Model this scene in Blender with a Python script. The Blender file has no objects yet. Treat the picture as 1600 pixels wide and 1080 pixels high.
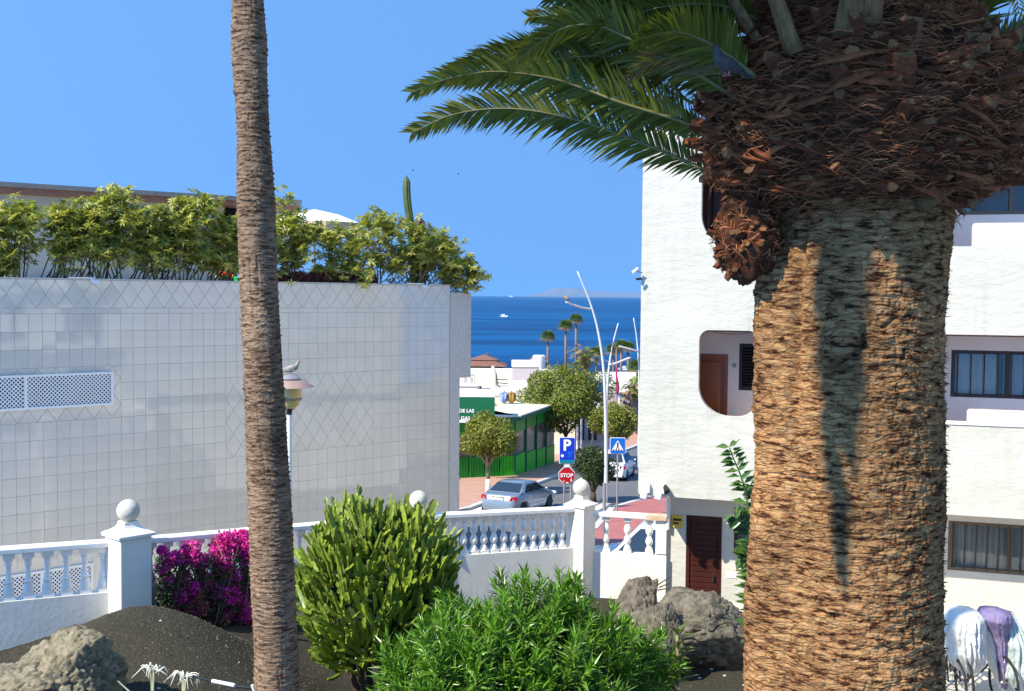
import bpy, bmesh, math, random
import numpy as np
from mathutils import Vector, Matrix, Euler

R = math.radians
sc = bpy.context.scene
col = sc.collection
H = 5.6            # eye height above the garden floor (second floor balcony)
F = 1700.0         # focal length in pixels of the 1600 px wide photograph

# ---------------------------------------------------------------- camera
cam_d = bpy.data.cameras.new('camera')
cam = bpy.data.objects.new('camera', cam_d); col.objects.link(cam)
cam_d.sensor_width = 36; cam_d.lens = F * 36 / 1600
cam_d.clip_start = 0.1; cam_d.clip_end = 60000
pitch = math.atan(78 / F)
CR = (Matrix.Rotation(R(90) - pitch, 3, 'X') @ Matrix.Rotation(R(0.53), 3, 'Z'))
cam.matrix_world = Matrix.Translation((0, 0, H)) @ CR.to_4x4()
sc.camera = cam

# ---------------------------------------------------------------- light
SUN_AZ, SUN_EL = 54.0, 43.0      # azimuth measured from behind the camera towards the left
sdir = Vector((-math.sin(R(SUN_AZ)) * math.cos(R(SUN_EL)), -math.cos(R(SUN_AZ)) * math.cos(R(SUN_EL)), math.sin(R(SUN_EL))))
w = bpy.data.worlds.new('World'); sc.world = w; w.use_nodes = True
nt = w.node_tree; nt.nodes.clear()
sky = nt.nodes.new('ShaderNodeTexSky'); sky.sky_type = 'NISHITA'; sky.sun_disc = False
sky.sun_elevation = R(SUN_EL); sky.sun_rotation = math.atan2(sdir.x, sdir.y)
sky.altitude = 0; sky.air_density = 1.3; sky.dust_density = 0.0; sky.ozone_density = 6.0
# clear, dry air: the horizon keeps the deep blue of the higher sky (same all the way round)
tcw = nt.nodes.new('ShaderNodeTexCoord'); sx_ = nt.nodes.new('ShaderNodeSeparateXYZ'); cx_ = nt.nodes.new('ShaderNodeCombineXYZ')
ab_ = nt.nodes.new('ShaderNodeMath'); ab_.operation = 'MAXIMUM'; ab_.inputs[1].default_value = 0.0
ma_ = nt.nodes.new('ShaderNodeMath'); ma_.operation = 'MULTIPLY_ADD'; ma_.inputs[1].default_value = 0.20; ma_.inputs[2].default_value = 0.66
nt.links.new(tcw.outputs['Generated'], sx_.inputs[0]); nt.links.new(sx_.outputs[2], ab_.inputs[0]); nt.links.new(ab_.outputs[0], ma_.inputs[0])
nt.links.new(sx_.outputs[0], cx_.inputs[0]); nt.links.new(sx_.outputs[1], cx_.inputs[1]); nt.links.new(ma_.outputs[0], cx_.inputs[2]); nt.links.new(cx_.outputs[0], sky.inputs[0])
tint = nt.nodes.new('ShaderNodeMix'); tint.data_type = 'RGBA'; tint.blend_type = 'MULTIPLY'
tint.inputs[0].default_value = 1.0; tint.inputs[7].default_value = (1.0, 1.26, 1.36, 1)
bg = nt.nodes.new('ShaderNodeBackground'); bg.inputs[1].default_value = 0.15
out = nt.nodes.new('ShaderNodeOutputWorld')
nt.links.new(sky.outputs[0], tint.inputs[6]); nt.links.new(tint.outputs[2], bg.inputs[0]); nt.links.new(bg.outputs[0], out.inputs[0])
sl = bpy.data.lights.new('sun', 'SUN'); sl.energy = 4.8; sl.angle = R(0.5); sl.color = (1.0, 0.92, 0.76)
so = bpy.data.objects.new('sun', sl); col.objects.link(so)
so.rotation_euler = (-sdir).to_track_quat('-Z', 'Y').to_euler()
sc.view_settings.view_transform = 'Standard'; sc.view_settings.look = 'None'
sc.view_settings.exposure = 0.7; sc.view_settings.gamma = 1.0; sc.view_settings.use_curve_mapping = False
sc.cycles.max_bounces = 6; sc.cycles.transparent_max_bounces = 8

# ---------------------------------------------------------------- pixel helpers
def ray(px, py): return CR @ Vector(((px - 800) / F, (540 - py) / F, -1.0))
def P(px, py, Y):
    r = ray(px, py); return Vector((r.x * Y / r.y, Y, H + r.z * Y / r.y))
def street_z(Y):
    if Y < 14: Y = 14
    if Y <= 110: return H - (6.67 + 0.06 * Y)
    return H - 13.27 - 0.05 * (Y - 110)
def G(px, py, lift=0.0):
    r = ray(px, py); s = r.z / r.y
    Y = (-6.67) / (s + 0.06)
    return Vector((r.x * Y / r.y, Y, street_z(Y) + lift))

# ---------------------------------------------------------------- materials
def new_mat(name):
    m = bpy.data.materials.new(name); m.use_nodes = True
    n = m.node_tree.nodes; b = n['Principled BSDF']; return m, n, m.node_tree.links, b
def mat(name, c, rough=0.7, c2=None, scale=8.0, detail=6, bump=0.0, bscale=None, spec=0.4, metal=0.0, stretch=None, per=0.0,
        c3=None, ramp=(0.35, 0.65), coat=0.0, transl=0.0, bdist=0.02, rvar=0.0):
    m, n, L, b = new_mat(name)
    b.inputs['Roughness'].default_value = rough; b.inputs['Specular IOR Level'].default_value = spec
    b.inputs['Metallic'].default_value = metal; b.inputs['Coat Weight'].default_value = coat
    b.inputs['Base Color'].default_value = (*c, 1)
    tc = n.new('ShaderNodeTexCoord'); mp = n.new('ShaderNodeMapping'); L.new(tc.outputs['Object'], mp.inputs[0])
    if stretch: mp.inputs['Scale'].default_value = stretch
    colr = None
    if c2:
        nz = n.new('ShaderNodeTexNoise'); nz.inputs['Scale'].default_value = scale; nz.inputs['Detail'].default_value = detail
        nz.inputs['Roughness'].default_value = 0.62; L.new(mp.outputs[0], nz.inputs[0])
        cr = n.new('ShaderNodeValToRGB'); e = cr.color_ramp.elements
        e[0].position = ramp[0]; e[1].position = ramp[1]; e[0].color = (*c, 1); e[1].color = (*c2, 1)
        if c3: x = e.new((ramp[0] + ramp[1]) / 2); x.color = (*c3, 1)
        L.new(nz.outputs[0], cr.inputs[0]); colr = cr.outputs[0]
        L.new(colr, b.inputs['Base Color'])
        if rvar:
            mr = n.new('ShaderNodeMapRange'); L.new(nz.outputs[0], mr.inputs[0]); mr.inputs[3].default_value = rough - rvar; mr.inputs[4].default_value = rough + rvar
            L.new(mr.outputs[0], b.inputs['Roughness'])
    if per:
        gi = n.new('ShaderNodeNewGeometry'); oi = n.new('ShaderNodeObjectInfo')
        ad = n.new('ShaderNodeMath'); ad.operation = 'ADD'; L.new(gi.outputs['Random Per Island'], ad.inputs[0]); L.new(oi.outputs['Random'], ad.inputs[1])
        fr = n.new('ShaderNodeMath'); fr.operation = 'FRACT'; L.new(ad.outputs[0], fr.inputs[0])
        mr = n.new('ShaderNodeMapRange'); L.new(fr.outputs[0], mr.inputs[0]); mr.inputs[3].default_value = 1 - per; mr.inputs[4].default_value = 1 + per
        hs = n.new('ShaderNodeHueSaturation'); L.new(mr.outputs[0], hs.inputs['Value'])
        if colr: L.new(colr, hs.inputs['Color'])
        else: hs.inputs['Color'].default_value = (*c, 1)
        L.new(hs.outputs[0], b.inputs['Base Color']); colr = hs.outputs[0]
    if bump:
        n2 = n.new('ShaderNodeTexNoise'); n2.inputs['Scale'].default_value = bscale or scale * 2; n2.inputs['Detail'].default_value = 7
        n2.inputs['Roughness'].default_value = 0.65
        L.new(mp.outputs[0], n2.inputs[0]); bp = n.new('ShaderNodeBump'); bp.inputs['Strength'].default_value = bump; bp.inputs['Distance'].default_value = bdist
        L.new(n2.outputs[0], bp.inputs['Height']); L.new(bp.outputs[0], b.inputs['Normal'])
    if transl:
        tr = n.new('ShaderNodeBsdfTranslucent'); mx = n.new('ShaderNodeMixShader'); mx.inputs[0].default_value = transl
        if colr:
            g2 = n.new('ShaderNodeMix'); g2.data_type = 'RGBA'; g2.blend_type = 'MULTIPLY'; g2.inputs[0].default_value = 1
            g2.inputs[7].default_value = (1.25, 1.35, 0.5, 1); L.new(colr, g2.inputs[6]); L.new(g2.outputs[2], tr.inputs[0])
        else: tr.inputs[0].default_value = (c[0] * 1.3, c[1] * 1.4, c[2] * .6, 1)
        L.new(b.outputs[0], mx.inputs[1]); L.new(tr.outputs[0], mx.inputs[2]); L.new(mx.outputs[0], n['Material Output'].inputs[0])
    return m
def glass_mat(name, tint_c=(0.75, 0.82, 0.85), fac=0.25):
    m, n, L, b = new_mat(name); n.remove(b)
    t = n.new('ShaderNodeBsdfTransparent'); t.inputs[0].default_value = (*tint_c, 1)
    g = n.new('ShaderNodeBsdfGlossy'); g.inputs['Roughness'].default_value = 0.02
    f = n.new('ShaderNodeFresnel'); f.inputs[0].default_value = 1.6
    a = n.new('ShaderNodeMath'); a.operation = 'ADD'; a.inputs[1].default_value = fac; L.new(f.outputs[0], a.inputs[0])
    mx = n.new('ShaderNodeMixShader'); L.new(a.outputs[0], mx.inputs[0]); L.new(t.outputs[0], mx.inputs[1]); L.new(g.outputs[0], mx.inputs[2])
    L.new(mx.outputs[0], n['Material Output'].inputs[0]); return m

M = {}
M['plaster'] = mat('white plaster', (0.52, 0.505, 0.435), 0.85, (0.57, 0.555, 0.485), 1.1, bump=0.42, bscale=3.2, bdist=0.07, stretch=(.7, .7, 1.5))
M['plaster_rough'] = mat('rough cream plaster', (0.78, 0.735, 0.64), 0.85, (0.85, 0.81, 0.73), 2.2, bump=0.28, bscale=16, bdist=0.015)
M['plaster_in'] = mat('pinkish balcony plaster', (0.84, 0.70, 0.63), 0.8, (0.88, 0.75, 0.68), 2.0, bump=0.15, bscale=9)
M['baluster'] = mat('painted concrete', (0.74, 0.71, 0.64), 0.75, (0.86, 0.84, 0.79), 7, bump=0.25, bscale=30, bdist=0.006, ramp=(0.25, 0.5))
M['bare'] = mat('bare stained concrete', (0.50, 0.30, 0.17), 0.85, (0.7, 0.6, 0.48), 12, bump=0.4)
M['tile'] = mat('glazed grey white tile', (0.60, 0.56, 0.48), 0.05, (0.67, 0.62, 0.53), 1.1, spec=1.0, per=0.022, coat=1.0, bump=0.018, bscale=2.4, rvar=0.04)
M['grout'] = mat('tile grout', (0.45, 0.415, 0.36), 0.9, (0.53, 0.485, 0.42), 9)
M['stone_wall'] = mat('speckled grey render', (0.42, 0.41, 0.38), 0.8, (0.62, 0.6, 0.57), 26, bump=0.4, bscale=40)
M['win_dark'] = mat('dark reflected window', (0.03, 0.035, 0.04), 0.2)
M['lattice'] = mat('white lattice', (0.80, 0.80, 0.80), 0.5)
M['dark'] = mat('dark void', (0.01, 0.01, 0.01), 0.9)
M['cornice_top'] = mat('grey cornice', (0.22, 0.20, 0.18), 0.8, (0.3, 0.27, 0.24), 5)
M['cornice_wood'] = mat('brown fascia', (0.22, 0.10, 0.06), 0.6, (0.30, 0.15, 0.09), 4, stretch=(1, 1, 6))
M['terrace_wall'] = mat('grey green terrace wall', (0.42, 0.44, 0.40), 0.85, (0.50, 0.50, 0.45), 1.0, bump=0.2)
M['terrace_floor'] = mat('terrace floor', (0.4, 0.33, 0.27), 0.85)
M['wood_door'] = mat('brown varnished wood', (0.34, 0.085, 0.016), 0.4, (0.22, 0.055, 0.012), 3, stretch=(1, 1, 0.12), spec=0.5)
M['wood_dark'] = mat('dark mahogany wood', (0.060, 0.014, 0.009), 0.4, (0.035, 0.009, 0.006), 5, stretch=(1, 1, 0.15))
M['shutter'] = mat('dark shutter', (0.035, 0.018, 0.012), 0.5)
M['frame_dark'] = mat('dark brown frame', (0.045, 0.022, 0.014), 0.4)
M['frame_olive'] = mat('olive brown aluminium', (0.12, 0.09, 0.05), 0.35)
M['glass'] = glass_mat('window glass', (0.9, 0.9, 0.88), 0.0)
M['curtain'] = mat('pale curtain', (0.78, 0.74, 0.68), 0.9)
M['curtain_blue'] = mat('blue curtain', (0.62, 0.62, 0.62), 0.9)
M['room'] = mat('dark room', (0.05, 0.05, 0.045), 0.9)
M['gravel'] = mat('black volcanic gravel', (0.030, 0.027, 0.018), 0.95, (0.088, 0.080, 0.056), 55, detail=4, bump=1.0, bscale=85, bdist=0.03, spec=0.15)
M['rock'] = mat('olive lava rock', (0.12, 0.098, 0.06), 0.9, (0.34, 0.285, 0.19), 9.0, bump=1.0, bscale=42, bdist=0.022, c3=(0.24, 0.21, 0.14), spec=0.2)
M['rock2'] = mat('grey lava rock', (0.075, 0.065, 0.048), 0.9, (0.235, 0.205, 0.15), 8.0, bump=1.0, bscale=34, bdist=0.03, c3=(0.16, 0.14, 0.105), spec=0.2)
M['rock3'] = mat('brown lava rock', (0.085, 0.070, 0.052), 0.9, (0.235, 0.20, 0.15), 8.0, bump=1.0, bscale=34, bdist=0.03, spec=0.2)
M['trunk_bits'] = mat('trunk fibre', (0.10, 0.05, 0.025), 0.9)
M['boot'] = mat('palm boot', (0.13, 0.034, 0.012), 0.85, (0.25, 0.080, 0.030), 9, bump=0.8, bscale=40, stretch=(1, 1, 0.3), per=0.35, spec=0.25)
M['boot_cut'] = mat('cut boot end', (0.30, 0.14, 0.045), 0.85, (0.12, 0.05, 0.02), 22, bump=0.6, bscale=60, per=0.3)
M['fibre'] = mat('palm fibre', (0.17, 0.046, 0.016), 0.85, (0.34, 0.14, 0.055), 10, per=0.5, spec=0.25)
M['frond'] = mat('date palm leaflets', (0.068, 0.088, 0.008), 0.5, (0.19, 0.18, 0.024), 1.3, per=0.4, spec=0.25, transl=0.22)
M['frond_dry'] = mat('yellowing leaflets', (0.16, 0.12, 0.035), 0.5, (0.10, 0.11, 0.03), 1.6, per=0.35, transl=0.2)
M['rachis'] = mat('frond midrib', (0.13, 0.12, 0.035), 0.5, (0.20, 0.17, 0.06), 2)
M['petiole'] = mat('old petiole', (0.13, 0.06, 0.022), 0.85, (0.27, 0.15, 0.055), 14, stretch=(5, 5, 0.6), bump=0.6, bscale=25)
M['euph'] = mat('green succulent stem', (0.11, 0.18, 0.018), 0.45, (0.27, 0.33, 0.03), 4, per=0.35, spec=0.5, transl=0.06)
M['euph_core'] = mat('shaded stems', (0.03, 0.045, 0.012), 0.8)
M['olean'] = mat('lance leaves', (0.080, 0.20, 0.014), 0.36, (0.16, 0.30, 0.022), 3, per=0.35, spec=0.5, transl=0.2)
M['stem'] = mat('green stem', (0.14, 0.13, 0.05), 0.7)
M['twig'] = mat('pale branch', (0.22, 0.18, 0.11), 0.85, (0.30, 0.25, 0.16), 7)
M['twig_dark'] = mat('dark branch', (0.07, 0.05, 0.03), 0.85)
M['hedge'] = mat('olive hedge leaves', (0.23, 0.26, 0.045), 0.42, (0.46, 0.44, 0.12), 2.5, per=0.45, spec=0.45, transl=0.35)
M['tree_a'] = mat('yellow green leaves', (0.16, 0.19, 0.022), 0.5, (0.26, 0.26, 0.040), 1.4, per=0.45, transl=0.2)
M['tree_b'] = mat('mid green leaves', (0.11, 0.155, 0.018), 0.5, (0.21, 0.235, 0.030), 1.0, per=0.45, transl=0.2)
M['tree_c'] = mat('dark green leaves', (0.030, 0.055, 0.013), 0.5, (0.055, 0.08, 0.02), 2.0, per=0.4, transl=0.12)
M['bract'] = mat('magenta bracts', (0.60, 0.008, 0.22), 0.6, (0.82, 0.04, 0.38), 4, per=0.35, transl=0.0)
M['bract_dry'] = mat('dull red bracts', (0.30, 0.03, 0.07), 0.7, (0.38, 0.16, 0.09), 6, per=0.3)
M['boug_leaf'] = mat('bougainvillea leaves', (0.045, 0.06, 0.018), 0.6, per=0.4)
M['zz'] = mat('glossy pinnate leaves', (0.045, 0.10, 0.02), 0.3, (0.08, 0.15, 0.03), 5, per=0.25)
M['plum'] = mat('frangipani leaves', (0.10, 0.13, 0.035), 0.5, (0.16, 0.18, 0.05), 5, per=0.3, transl=0.25)
M['lily'] = mat('pale spider lily', (0.55, 0.56, 0.32), 0.6)
M['lily_white'] = mat('white petals', (0.75, 0.74, 0.60), 0.6)
M['cactus'] = mat('column cactus', (0.055, 0.085, 0.022), 0.6, (0.10, 0.13, 0.04), 8)
M['cactus_brown'] = mat('old cactus stem', (0.09, 0.075, 0.05), 0.8)
M['white_metal'] = mat('white painted metal', (0.80, 0.80, 0.78), 0.4)
M['hat'] = mat('pinkish lamp hat', (0.34, 0.225, 0.185), 0.45, (0.40, 0.28, 0.23), 5)
M['amber'] = mat('amber lamp glass', (0.80, 0.50, 0.12), 0.25, (0.88, 0.64, 0.24), 6, spec=0.6)
M['cream_plastic'] = mat('cream plastic', (0.78, 0.72, 0.42), 0.35)
M['black'] = mat('black plastic', (0.015, 0.017, 0.016), 0.4)
M['pigeon_w'] = mat('pale feathers', (0.36, 0.32, 0.28), 0.8, (0.16, 0.14, 0.13), 12)
M['pigeon_g'] = mat('slate feathers', (0.075, 0.066, 0.060), 0.8, (0.034, 0.030, 0.028), 22, bump=.4, bscale=60)
M['asphalt'] = mat('asphalt', (0.115, 0.115, 0.12), 0.9, (0.15, 0.15, 0.15), 2, bump=0.3, bscale=60)
M['pave_pink'] = mat('pink paving', (0.44, 0.24, 0.17), 0.85, (0.52, 0.31, 0.22), 2.2)
M['pave_red'] = mat('red paving', (0.36, 0.115, 0.105), 0.85, (0.44, 0.16, 0.14), 2.0)
M['kerb'] = mat('concrete kerb', (0.50, 0.47, 0.42), 0.85, (0.6, 0.57, 0.51), 3)
M['paint'] = mat('white road paint', (0.75, 0.75, 0.73), 0.7)
M['alley'] = mat('pale concrete paving', (0.60, 0.54, 0.45), 0.85, (0.68, 0.62, 0.52), 0.5, bump=0.1)
M['earth'] = mat('dry earth', (0.20, 0.15, 0.10), 0.95, (0.30, 0.23, 0.16), 0.15)
M['green'] = mat('green panel', (0.010, 0.28, 0.022), 0.35, (0.015, 0.36, 0.03), 1.0)
M['green_lime'] = mat('lime green panel', (0.035, 0.48, 0.010), 0.35, (0.05, 0.58, 0.02), 0.8)
M['green_dark'] = mat('dark green banner', (0.004, 0.105, 0.045), 0.5, (0.005, 0.14, 0.06), 0.6)
M['shop_glass'] = mat('brown shop window', (0.085, 0.085, 0.06), 0.12, (0.16, 0.13, 0.09), 0.5, spec=0.7)
M['cream_wall'] = mat('cream render', (0.74, 0.67, 0.50), 0.85, (0.80, 0.74, 0.58), 0.6, bump=0.1)
M['white_wall'] = mat('far white render', (0.80, 0.79, 0.76), 0.85, (0.72, 0.70, 0.66), 0.5)
M['lilac'] = mat('shaded lilac grey render', (0.42, 0.38, 0.40), 0.85)  # lilac tone is the shade of the far walls, put into the colour
M['roof_brown'] = mat('brown roof tiles', (0.16, 0.075, 0.05), 0.8, (0.24, 0.12, 0.085), 3)
M['galv'] = mat('pale galvanised steel', (0.62, 0.68, 0.66), 0.45, metal=0.2)
M['grey_metal'] = mat('grey metal', (0.30, 0.30, 0.31), 0.5, metal=0.3)
M['sign_blue'] = mat('sign blue', (0.004, 0.035, 0.50), 0.35)
M['sign_sky'] = mat('sign light blue', (0.004, 0.14, 0.56), 0.35)
M['sign_white'] = mat('sign white', (0.82, 0.82, 0.82), 0.4)
M['sign_red'] = mat('sign red', (0.42, 0.008, 0.012), 0.35)
M['sign_green'] = mat('sign teal', (0.0, 0.20, 0.25), 0.4)
M['yellow_sign'] = mat('yellow sign', (0.62, 0.46, 0.06), 0.5)
M['car_silver'] = mat('silver blue car paint', (0.30, 0.36, 0.41), 0.28, metal=0.55, coat=0.6)
M['car_white'] = mat('white car paint', (0.78, 0.80, 0.82), 0.25, coat=0.6)
M['car_pale'] = mat('pale blue car paint', (0.55, 0.63, 0.70), 0.25, coat=0.6)
M['car_glass'] = mat('dark car glass', (0.02, 0.03, 0.045), 0.04, spec=0.9)
M['tail'] = mat('red tail lamp', (0.35, 0.006, 0.012), 0.15, spec=0.7)
M['tyre'] = mat('rubber', (0.015, 0.015, 0.016), 0.7)
M['rim'] = mat('alloy rim', (0.45, 0.46, 0.48), 0.3, metal=0.7)
M['plate'] = mat('number plate', (0.7, 0.72, 0.74), 0.4)
M['plate_blue'] = mat('blue plate', (0.03, 0.10, 0.40), 0.4)
M['parasol'] = mat('cream canvas', (0.50, 0.32, 0.16), 0.85, (0.66, 0.55, 0.40), 2, transl=0.0)
M['parasol_w'] = mat('white canvas', (0.82, 0.80, 0.74), 0.85)
M['cloth_w'] = mat('white tarpaulin', (0.66, 0.66, 0.63), 0.6, (0.76, 0.76, 0.72), 6, bump=1.0, bscale=9, bdist=.05)
M['cloth_p'] = mat('purple tarpaulin', (0.17, 0.14, 0.33), 0.7, (0.26, 0.21, 0.32), 5, bump=1.0, bscale=9, bdist=.05)
M['cloth_g'] = mat('pale green tarpaulin', (0.42, 0.50, 0.47), 0.6, (0.55, 0.62, 0.58), 5, bump=1.0, bscale=9, bdist=.05)
M['bike'] = mat('dark bicycle paint', (0.03, 0.03, 0.035), 0.4)
M['chrome'] = mat('chrome', (0.5, 0.5, 0.5), 0.25, metal=1.0)
M['pink'] = mat('pink grip', (0.55, 0.13, 0.18), 0.6)
M['wood_pale'] = mat('pale timber', (0.48, 0.36, 0.22), 0.8, (0.38, 0.28, 0.17), 6, stretch=(1, 4, 4))
M['red_cloth'] = mat('red cloth', (0.48, 0.025, 0.02), 0.8)
M['skin'] = mat('skin', (0.42, 0.25, 0.17), 0.6)
M['dark_cloth'] = mat('dark cloth', (0.02, 0.025, 0.03), 0.9)
M['hair'] = mat('brown hair', (0.08, 0.045, 0.02), 0.8)
M['magenta'] = mat('magenta cloth', (0.42, 0.015, 0.12), 0.7)
M['towel_blue'] = mat('blue patterned cloth', (0.03, 0.09, 0.30), 0.8, (0.35, 0.45, 0.60), 9, ramp=(0.45, 0.55))
M['towel_ochre'] = mat('ochre cloth', (0.34, 0.20, 0.03), 0.8, (0.22, 0.12, 0.03), 7)
M['netgreen'] = mat('bright green plastic', (0.01, 0.36, 0.10), 0.5)
M['redplant'] = mat('dark red leaves', (0.10, 0.022, 0.018), 0.7, (0.17, 0.045, 0.03), 8, per=0.3)
M['fan'] = mat('fan palm leaves', (0.065, 0.125, 0.018), 0.5, (0.12, 0.17, 0.03), 1.5, per=0.3, transl=0.2)
M['fan_dry'] = mat('dry palm skirt', (0.30, 0.21, 0.09), 0.8, (0.20, 0.14, 0.06), 2, per=0.3)
M['far_trunk'] = mat('far palm trunk', (0.20, 0.16, 0.13), 0.9)
M['island'] = mat('distant island', (0.16, 0.12, 0.09), 0.95, (0.22, 0.17, 0.13), 0.001)

# faint rain streaks on the white render
for k_ in ('plaster', 'plaster_rough', 'stone_wall'):
    nt_ = M[k_].node_tree; b_ = nt_.nodes['Principled BSDF']; src = b_.inputs['Base Color'].links[0].from_socket
    tc_ = nt_.nodes.new('ShaderNodeTexCoord'); mp_ = nt_.nodes.new('ShaderNodeMapping'); mp_.inputs['Scale'].default_value = (5, 5, .45); nt_.links.new(tc_.outputs['Object'], mp_.inputs[0])
    nz_ = nt_.nodes.new('ShaderNodeTexNoise'); nz_.inputs['Scale'].default_value = 1.6; nz_.inputs['Detail'].default_value = 6; nt_.links.new(mp_.outputs[0], nz_.inputs[0])
    r_ = nt_.nodes.new('ShaderNodeValToRGB'); r_.color_ramp.elements[0].position = .32; r_.color_ramp.elements[1].position = .48; r_.color_ramp.elements[0].color = (.80, .77, .70, 1); nt_.links.new(nz_.outputs[0], r_.inputs[0])
    mx_ = nt_.nodes.new('ShaderNodeMix'); mx_.data_type = 'RGBA'; mx_.blend_type = 'MULTIPLY'; mx_.inputs[0].default_value = .28; nt_.links.new(src, mx_.inputs[6]); nt_.links.new(r_.outputs[0], mx_.inputs[7]); nt_.links.new(mx_.outputs[2], b_.inputs['Base Color'])
# water
def sea_mat():
    m, n, L, b = new_mat('sea water')
    b.inputs['Roughness'].default_value = 0.4; b.inputs['Specular IOR Level'].default_value = 0.06
    tc = n.new('ShaderNodeTexCoord'); mp = n.new('ShaderNodeMapping'); mp.inputs['Scale'].default_value = (0.25, 1, 1)
    L.new(tc.outputs['Object'], mp.inputs[0])
    nz = n.new('ShaderNodeTexNoise'); nz.inputs['Scale'].default_value = 0.02; nz.inputs['Detail'].default_value = 9; nz.inputs['Roughness'].default_value = 0.6
    L.new(mp.outputs[0], nz.inputs[0])
    cr = n.new('ShaderNodeValToRGB'); e = cr.color_ramp.elements
    e[0].position = 0.42; e[0].color = (0.000, 0.034, 0.120, 1); e[1].position = 0.60; e[1].color = (0.000, 0.082, 0.235, 1)
    L.new(nz.outputs[0], cr.inputs[0]); L.new(cr.outputs[0], b.inputs['Base Color'])
    n2 = n.new('ShaderNodeTexNoise'); n2.inputs['Scale'].default_value = 0.35; n2.inputs['Detail'].default_value = 6
    L.new(mp.outputs[0], n2.inputs[0]); bp = n.new('ShaderNodeBump'); bp.inputs['Strength'].default_value = 1.0; bp.inputs['Distance'].default_value = 1.2
    L.new(n2.outputs[0], bp.inputs['Height']); L.new(bp.outputs[0], b.inputs['Normal'])
    return m
M['sea'] = sea_mat()

def bark(name, base, dark, light, horiz=1.0, crack=1.0, cell=0.55):
    m, n, L, b = new_mat(name)
    b.inputs['Roughness'].default_value = 0.88; b.inputs['Specular IOR Level'].default_value = 0.2
    tc = n.new('ShaderNodeTexCoord')
    mp = n.new('ShaderNodeMapping'); mp.inputs['Scale'].default_value = (1.0, 1.0, 4.0 * horiz); L.new(tc.outputs['Object'], mp.inputs[0])
    n1 = n.new('ShaderNodeTexNoise'); n1.inputs['Scale'].default_value = 12; n1.inputs['Detail'].default_value = 8; n1.inputs['Roughness'].default_value = 0.68
    L.new(mp.outputs[0], n1.inputs[0])
    cr = n.new('ShaderNodeValToRGB'); e = cr.color_ramp.elements
    e[0].position = 0.41; e[0].color = (*dark, 1); e[1].position = 0.62; e[1].color = (*light, 1); x = e.new(0.47); x.color = (*base, 1)
    L.new(n1.outputs[0], cr.inputs[0])
    n3 = n.new('ShaderNodeTexNoise'); n3.inputs['Scale'].default_value = 1.6; n3.inputs['Detail'].default_value = 4; L.new(tc.outputs['Object'], n3.inputs[0])
    mr = n.new('ShaderNodeMapRange'); mr.inputs[1].default_value = 0.3; mr.inputs[2].default_value = 0.7; mr.inputs[3].default_value = 0.55; mr.inputs[4].default_value = 1.25
    L.new(n3.outputs[0], mr.inputs[0])
    hs = n.new('ShaderNodeHueSaturation'); L.new(cr.outputs[0], hs.inputs['Color']); L.new(mr.outputs[0], hs.inputs['Value']); L.new(hs.outputs[0], b.inputs['Base Color'])
    mp2 = n.new('ShaderNodeMapping'); mp2.inputs['Scale'].default_value = (1, 1, 3.2); L.new(tc.outputs['Object'], mp2.inputs[0])
    n2 = n.new('ShaderNodeTexNoise'); n2.inputs['Scale'].default_value = 26; n2.inputs['Detail'].default_value = 8; n2.inputs['Roughness'].default_value = 0.72
    L.new(mp2.outputs[0], n2.inputs[0])
    # leaf base scars: irregular flattened cells with dark joints
    mp3 = n.new('ShaderNodeMapping'); mp3.inputs['Scale'].default_value = (7.5, 7.5, 33 * horiz); L.new(tc.outputs['Object'], mp3.inputs[0])
    nd = n.new('ShaderNodeTexNoise'); nd.inputs['Scale'].default_value = 5; nd.inputs['Detail'].default_value = 4; L.new(tc.outputs['Object'], nd.inputs[0])
    vm = n.new('ShaderNodeVectorMath'); vm.operation = 'MULTIPLY_ADD'; vm.inputs[1].default_value = (3.2, 3.2, 3.2); L.new(nd.outputs['Color'], vm.inputs[0]); L.new(mp3.outputs[0], vm.inputs[2])
    vo = n.new('ShaderNodeTexVoronoi'); vo.feature = 'DISTANCE_TO_EDGE'; vo.inputs['Scale'].default_value = 1.0; L.new(vm.outputs[0], vo.inputs[0])
    vr = n.new('ShaderNodeMapRange'); vr.inputs[1].default_value = 0.0; vr.inputs[2].default_value = 0.10; vr.inputs[3].default_value = 0.0; vr.inputs[4].default_value = 1.0; L.new(vo.outputs[0], vr.inputs[0])
    dk = n.new('ShaderNodeMix'); dk.data_type = 'RGBA'; dk.blend_type = 'MULTIPLY'; dk.inputs[0].default_value = cell
    cr2 = n.new('ShaderNodeValToRGB'); cr2.color_ramp.elements[0].color = (.22, .15, .11, 1); cr2.color_ramp.elements[1].color = (1, 1, 1, 1); L.new(vr.outputs[0], cr2.inputs[0])
    L.new(hs.outputs[0], dk.inputs[6]); L.new(cr2.outputs[0], dk.inputs[7]); L.new(dk.outputs[2], b.inputs['Base Color'])
    hm = n.new('ShaderNodeMath'); hm.operation = 'MULTIPLY_ADD'; hm.inputs[1].default_value = 0.5 * cell; L.new(vr.outputs[0], hm.inputs[0]); L.new(n2.outputs[0], hm.inputs[2])
    bp = n.new('ShaderNodeBump'); bp.inputs['Strength'].default_value = 1.0; bp.inputs['Distance'].default_value = 0.03 * crack
    L.new(hm.outputs[0], bp.inputs['Height']); L.new(bp.outputs[0], b.inputs['Normal'])
    return m
M['bark_big'] = bark('date palm trunk', (0.47, 0.225, 0.085), (0.075, 0.026, 0.010), (0.68, 0.405, 0.18))
M['bark_slim'] = bark('fan palm trunk', (0.24, 0.15, 0.09), (0.075, 0.042, 0.024), (0.40, 0.28, 0.18), 1.3, 0.5, 0.22)

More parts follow.
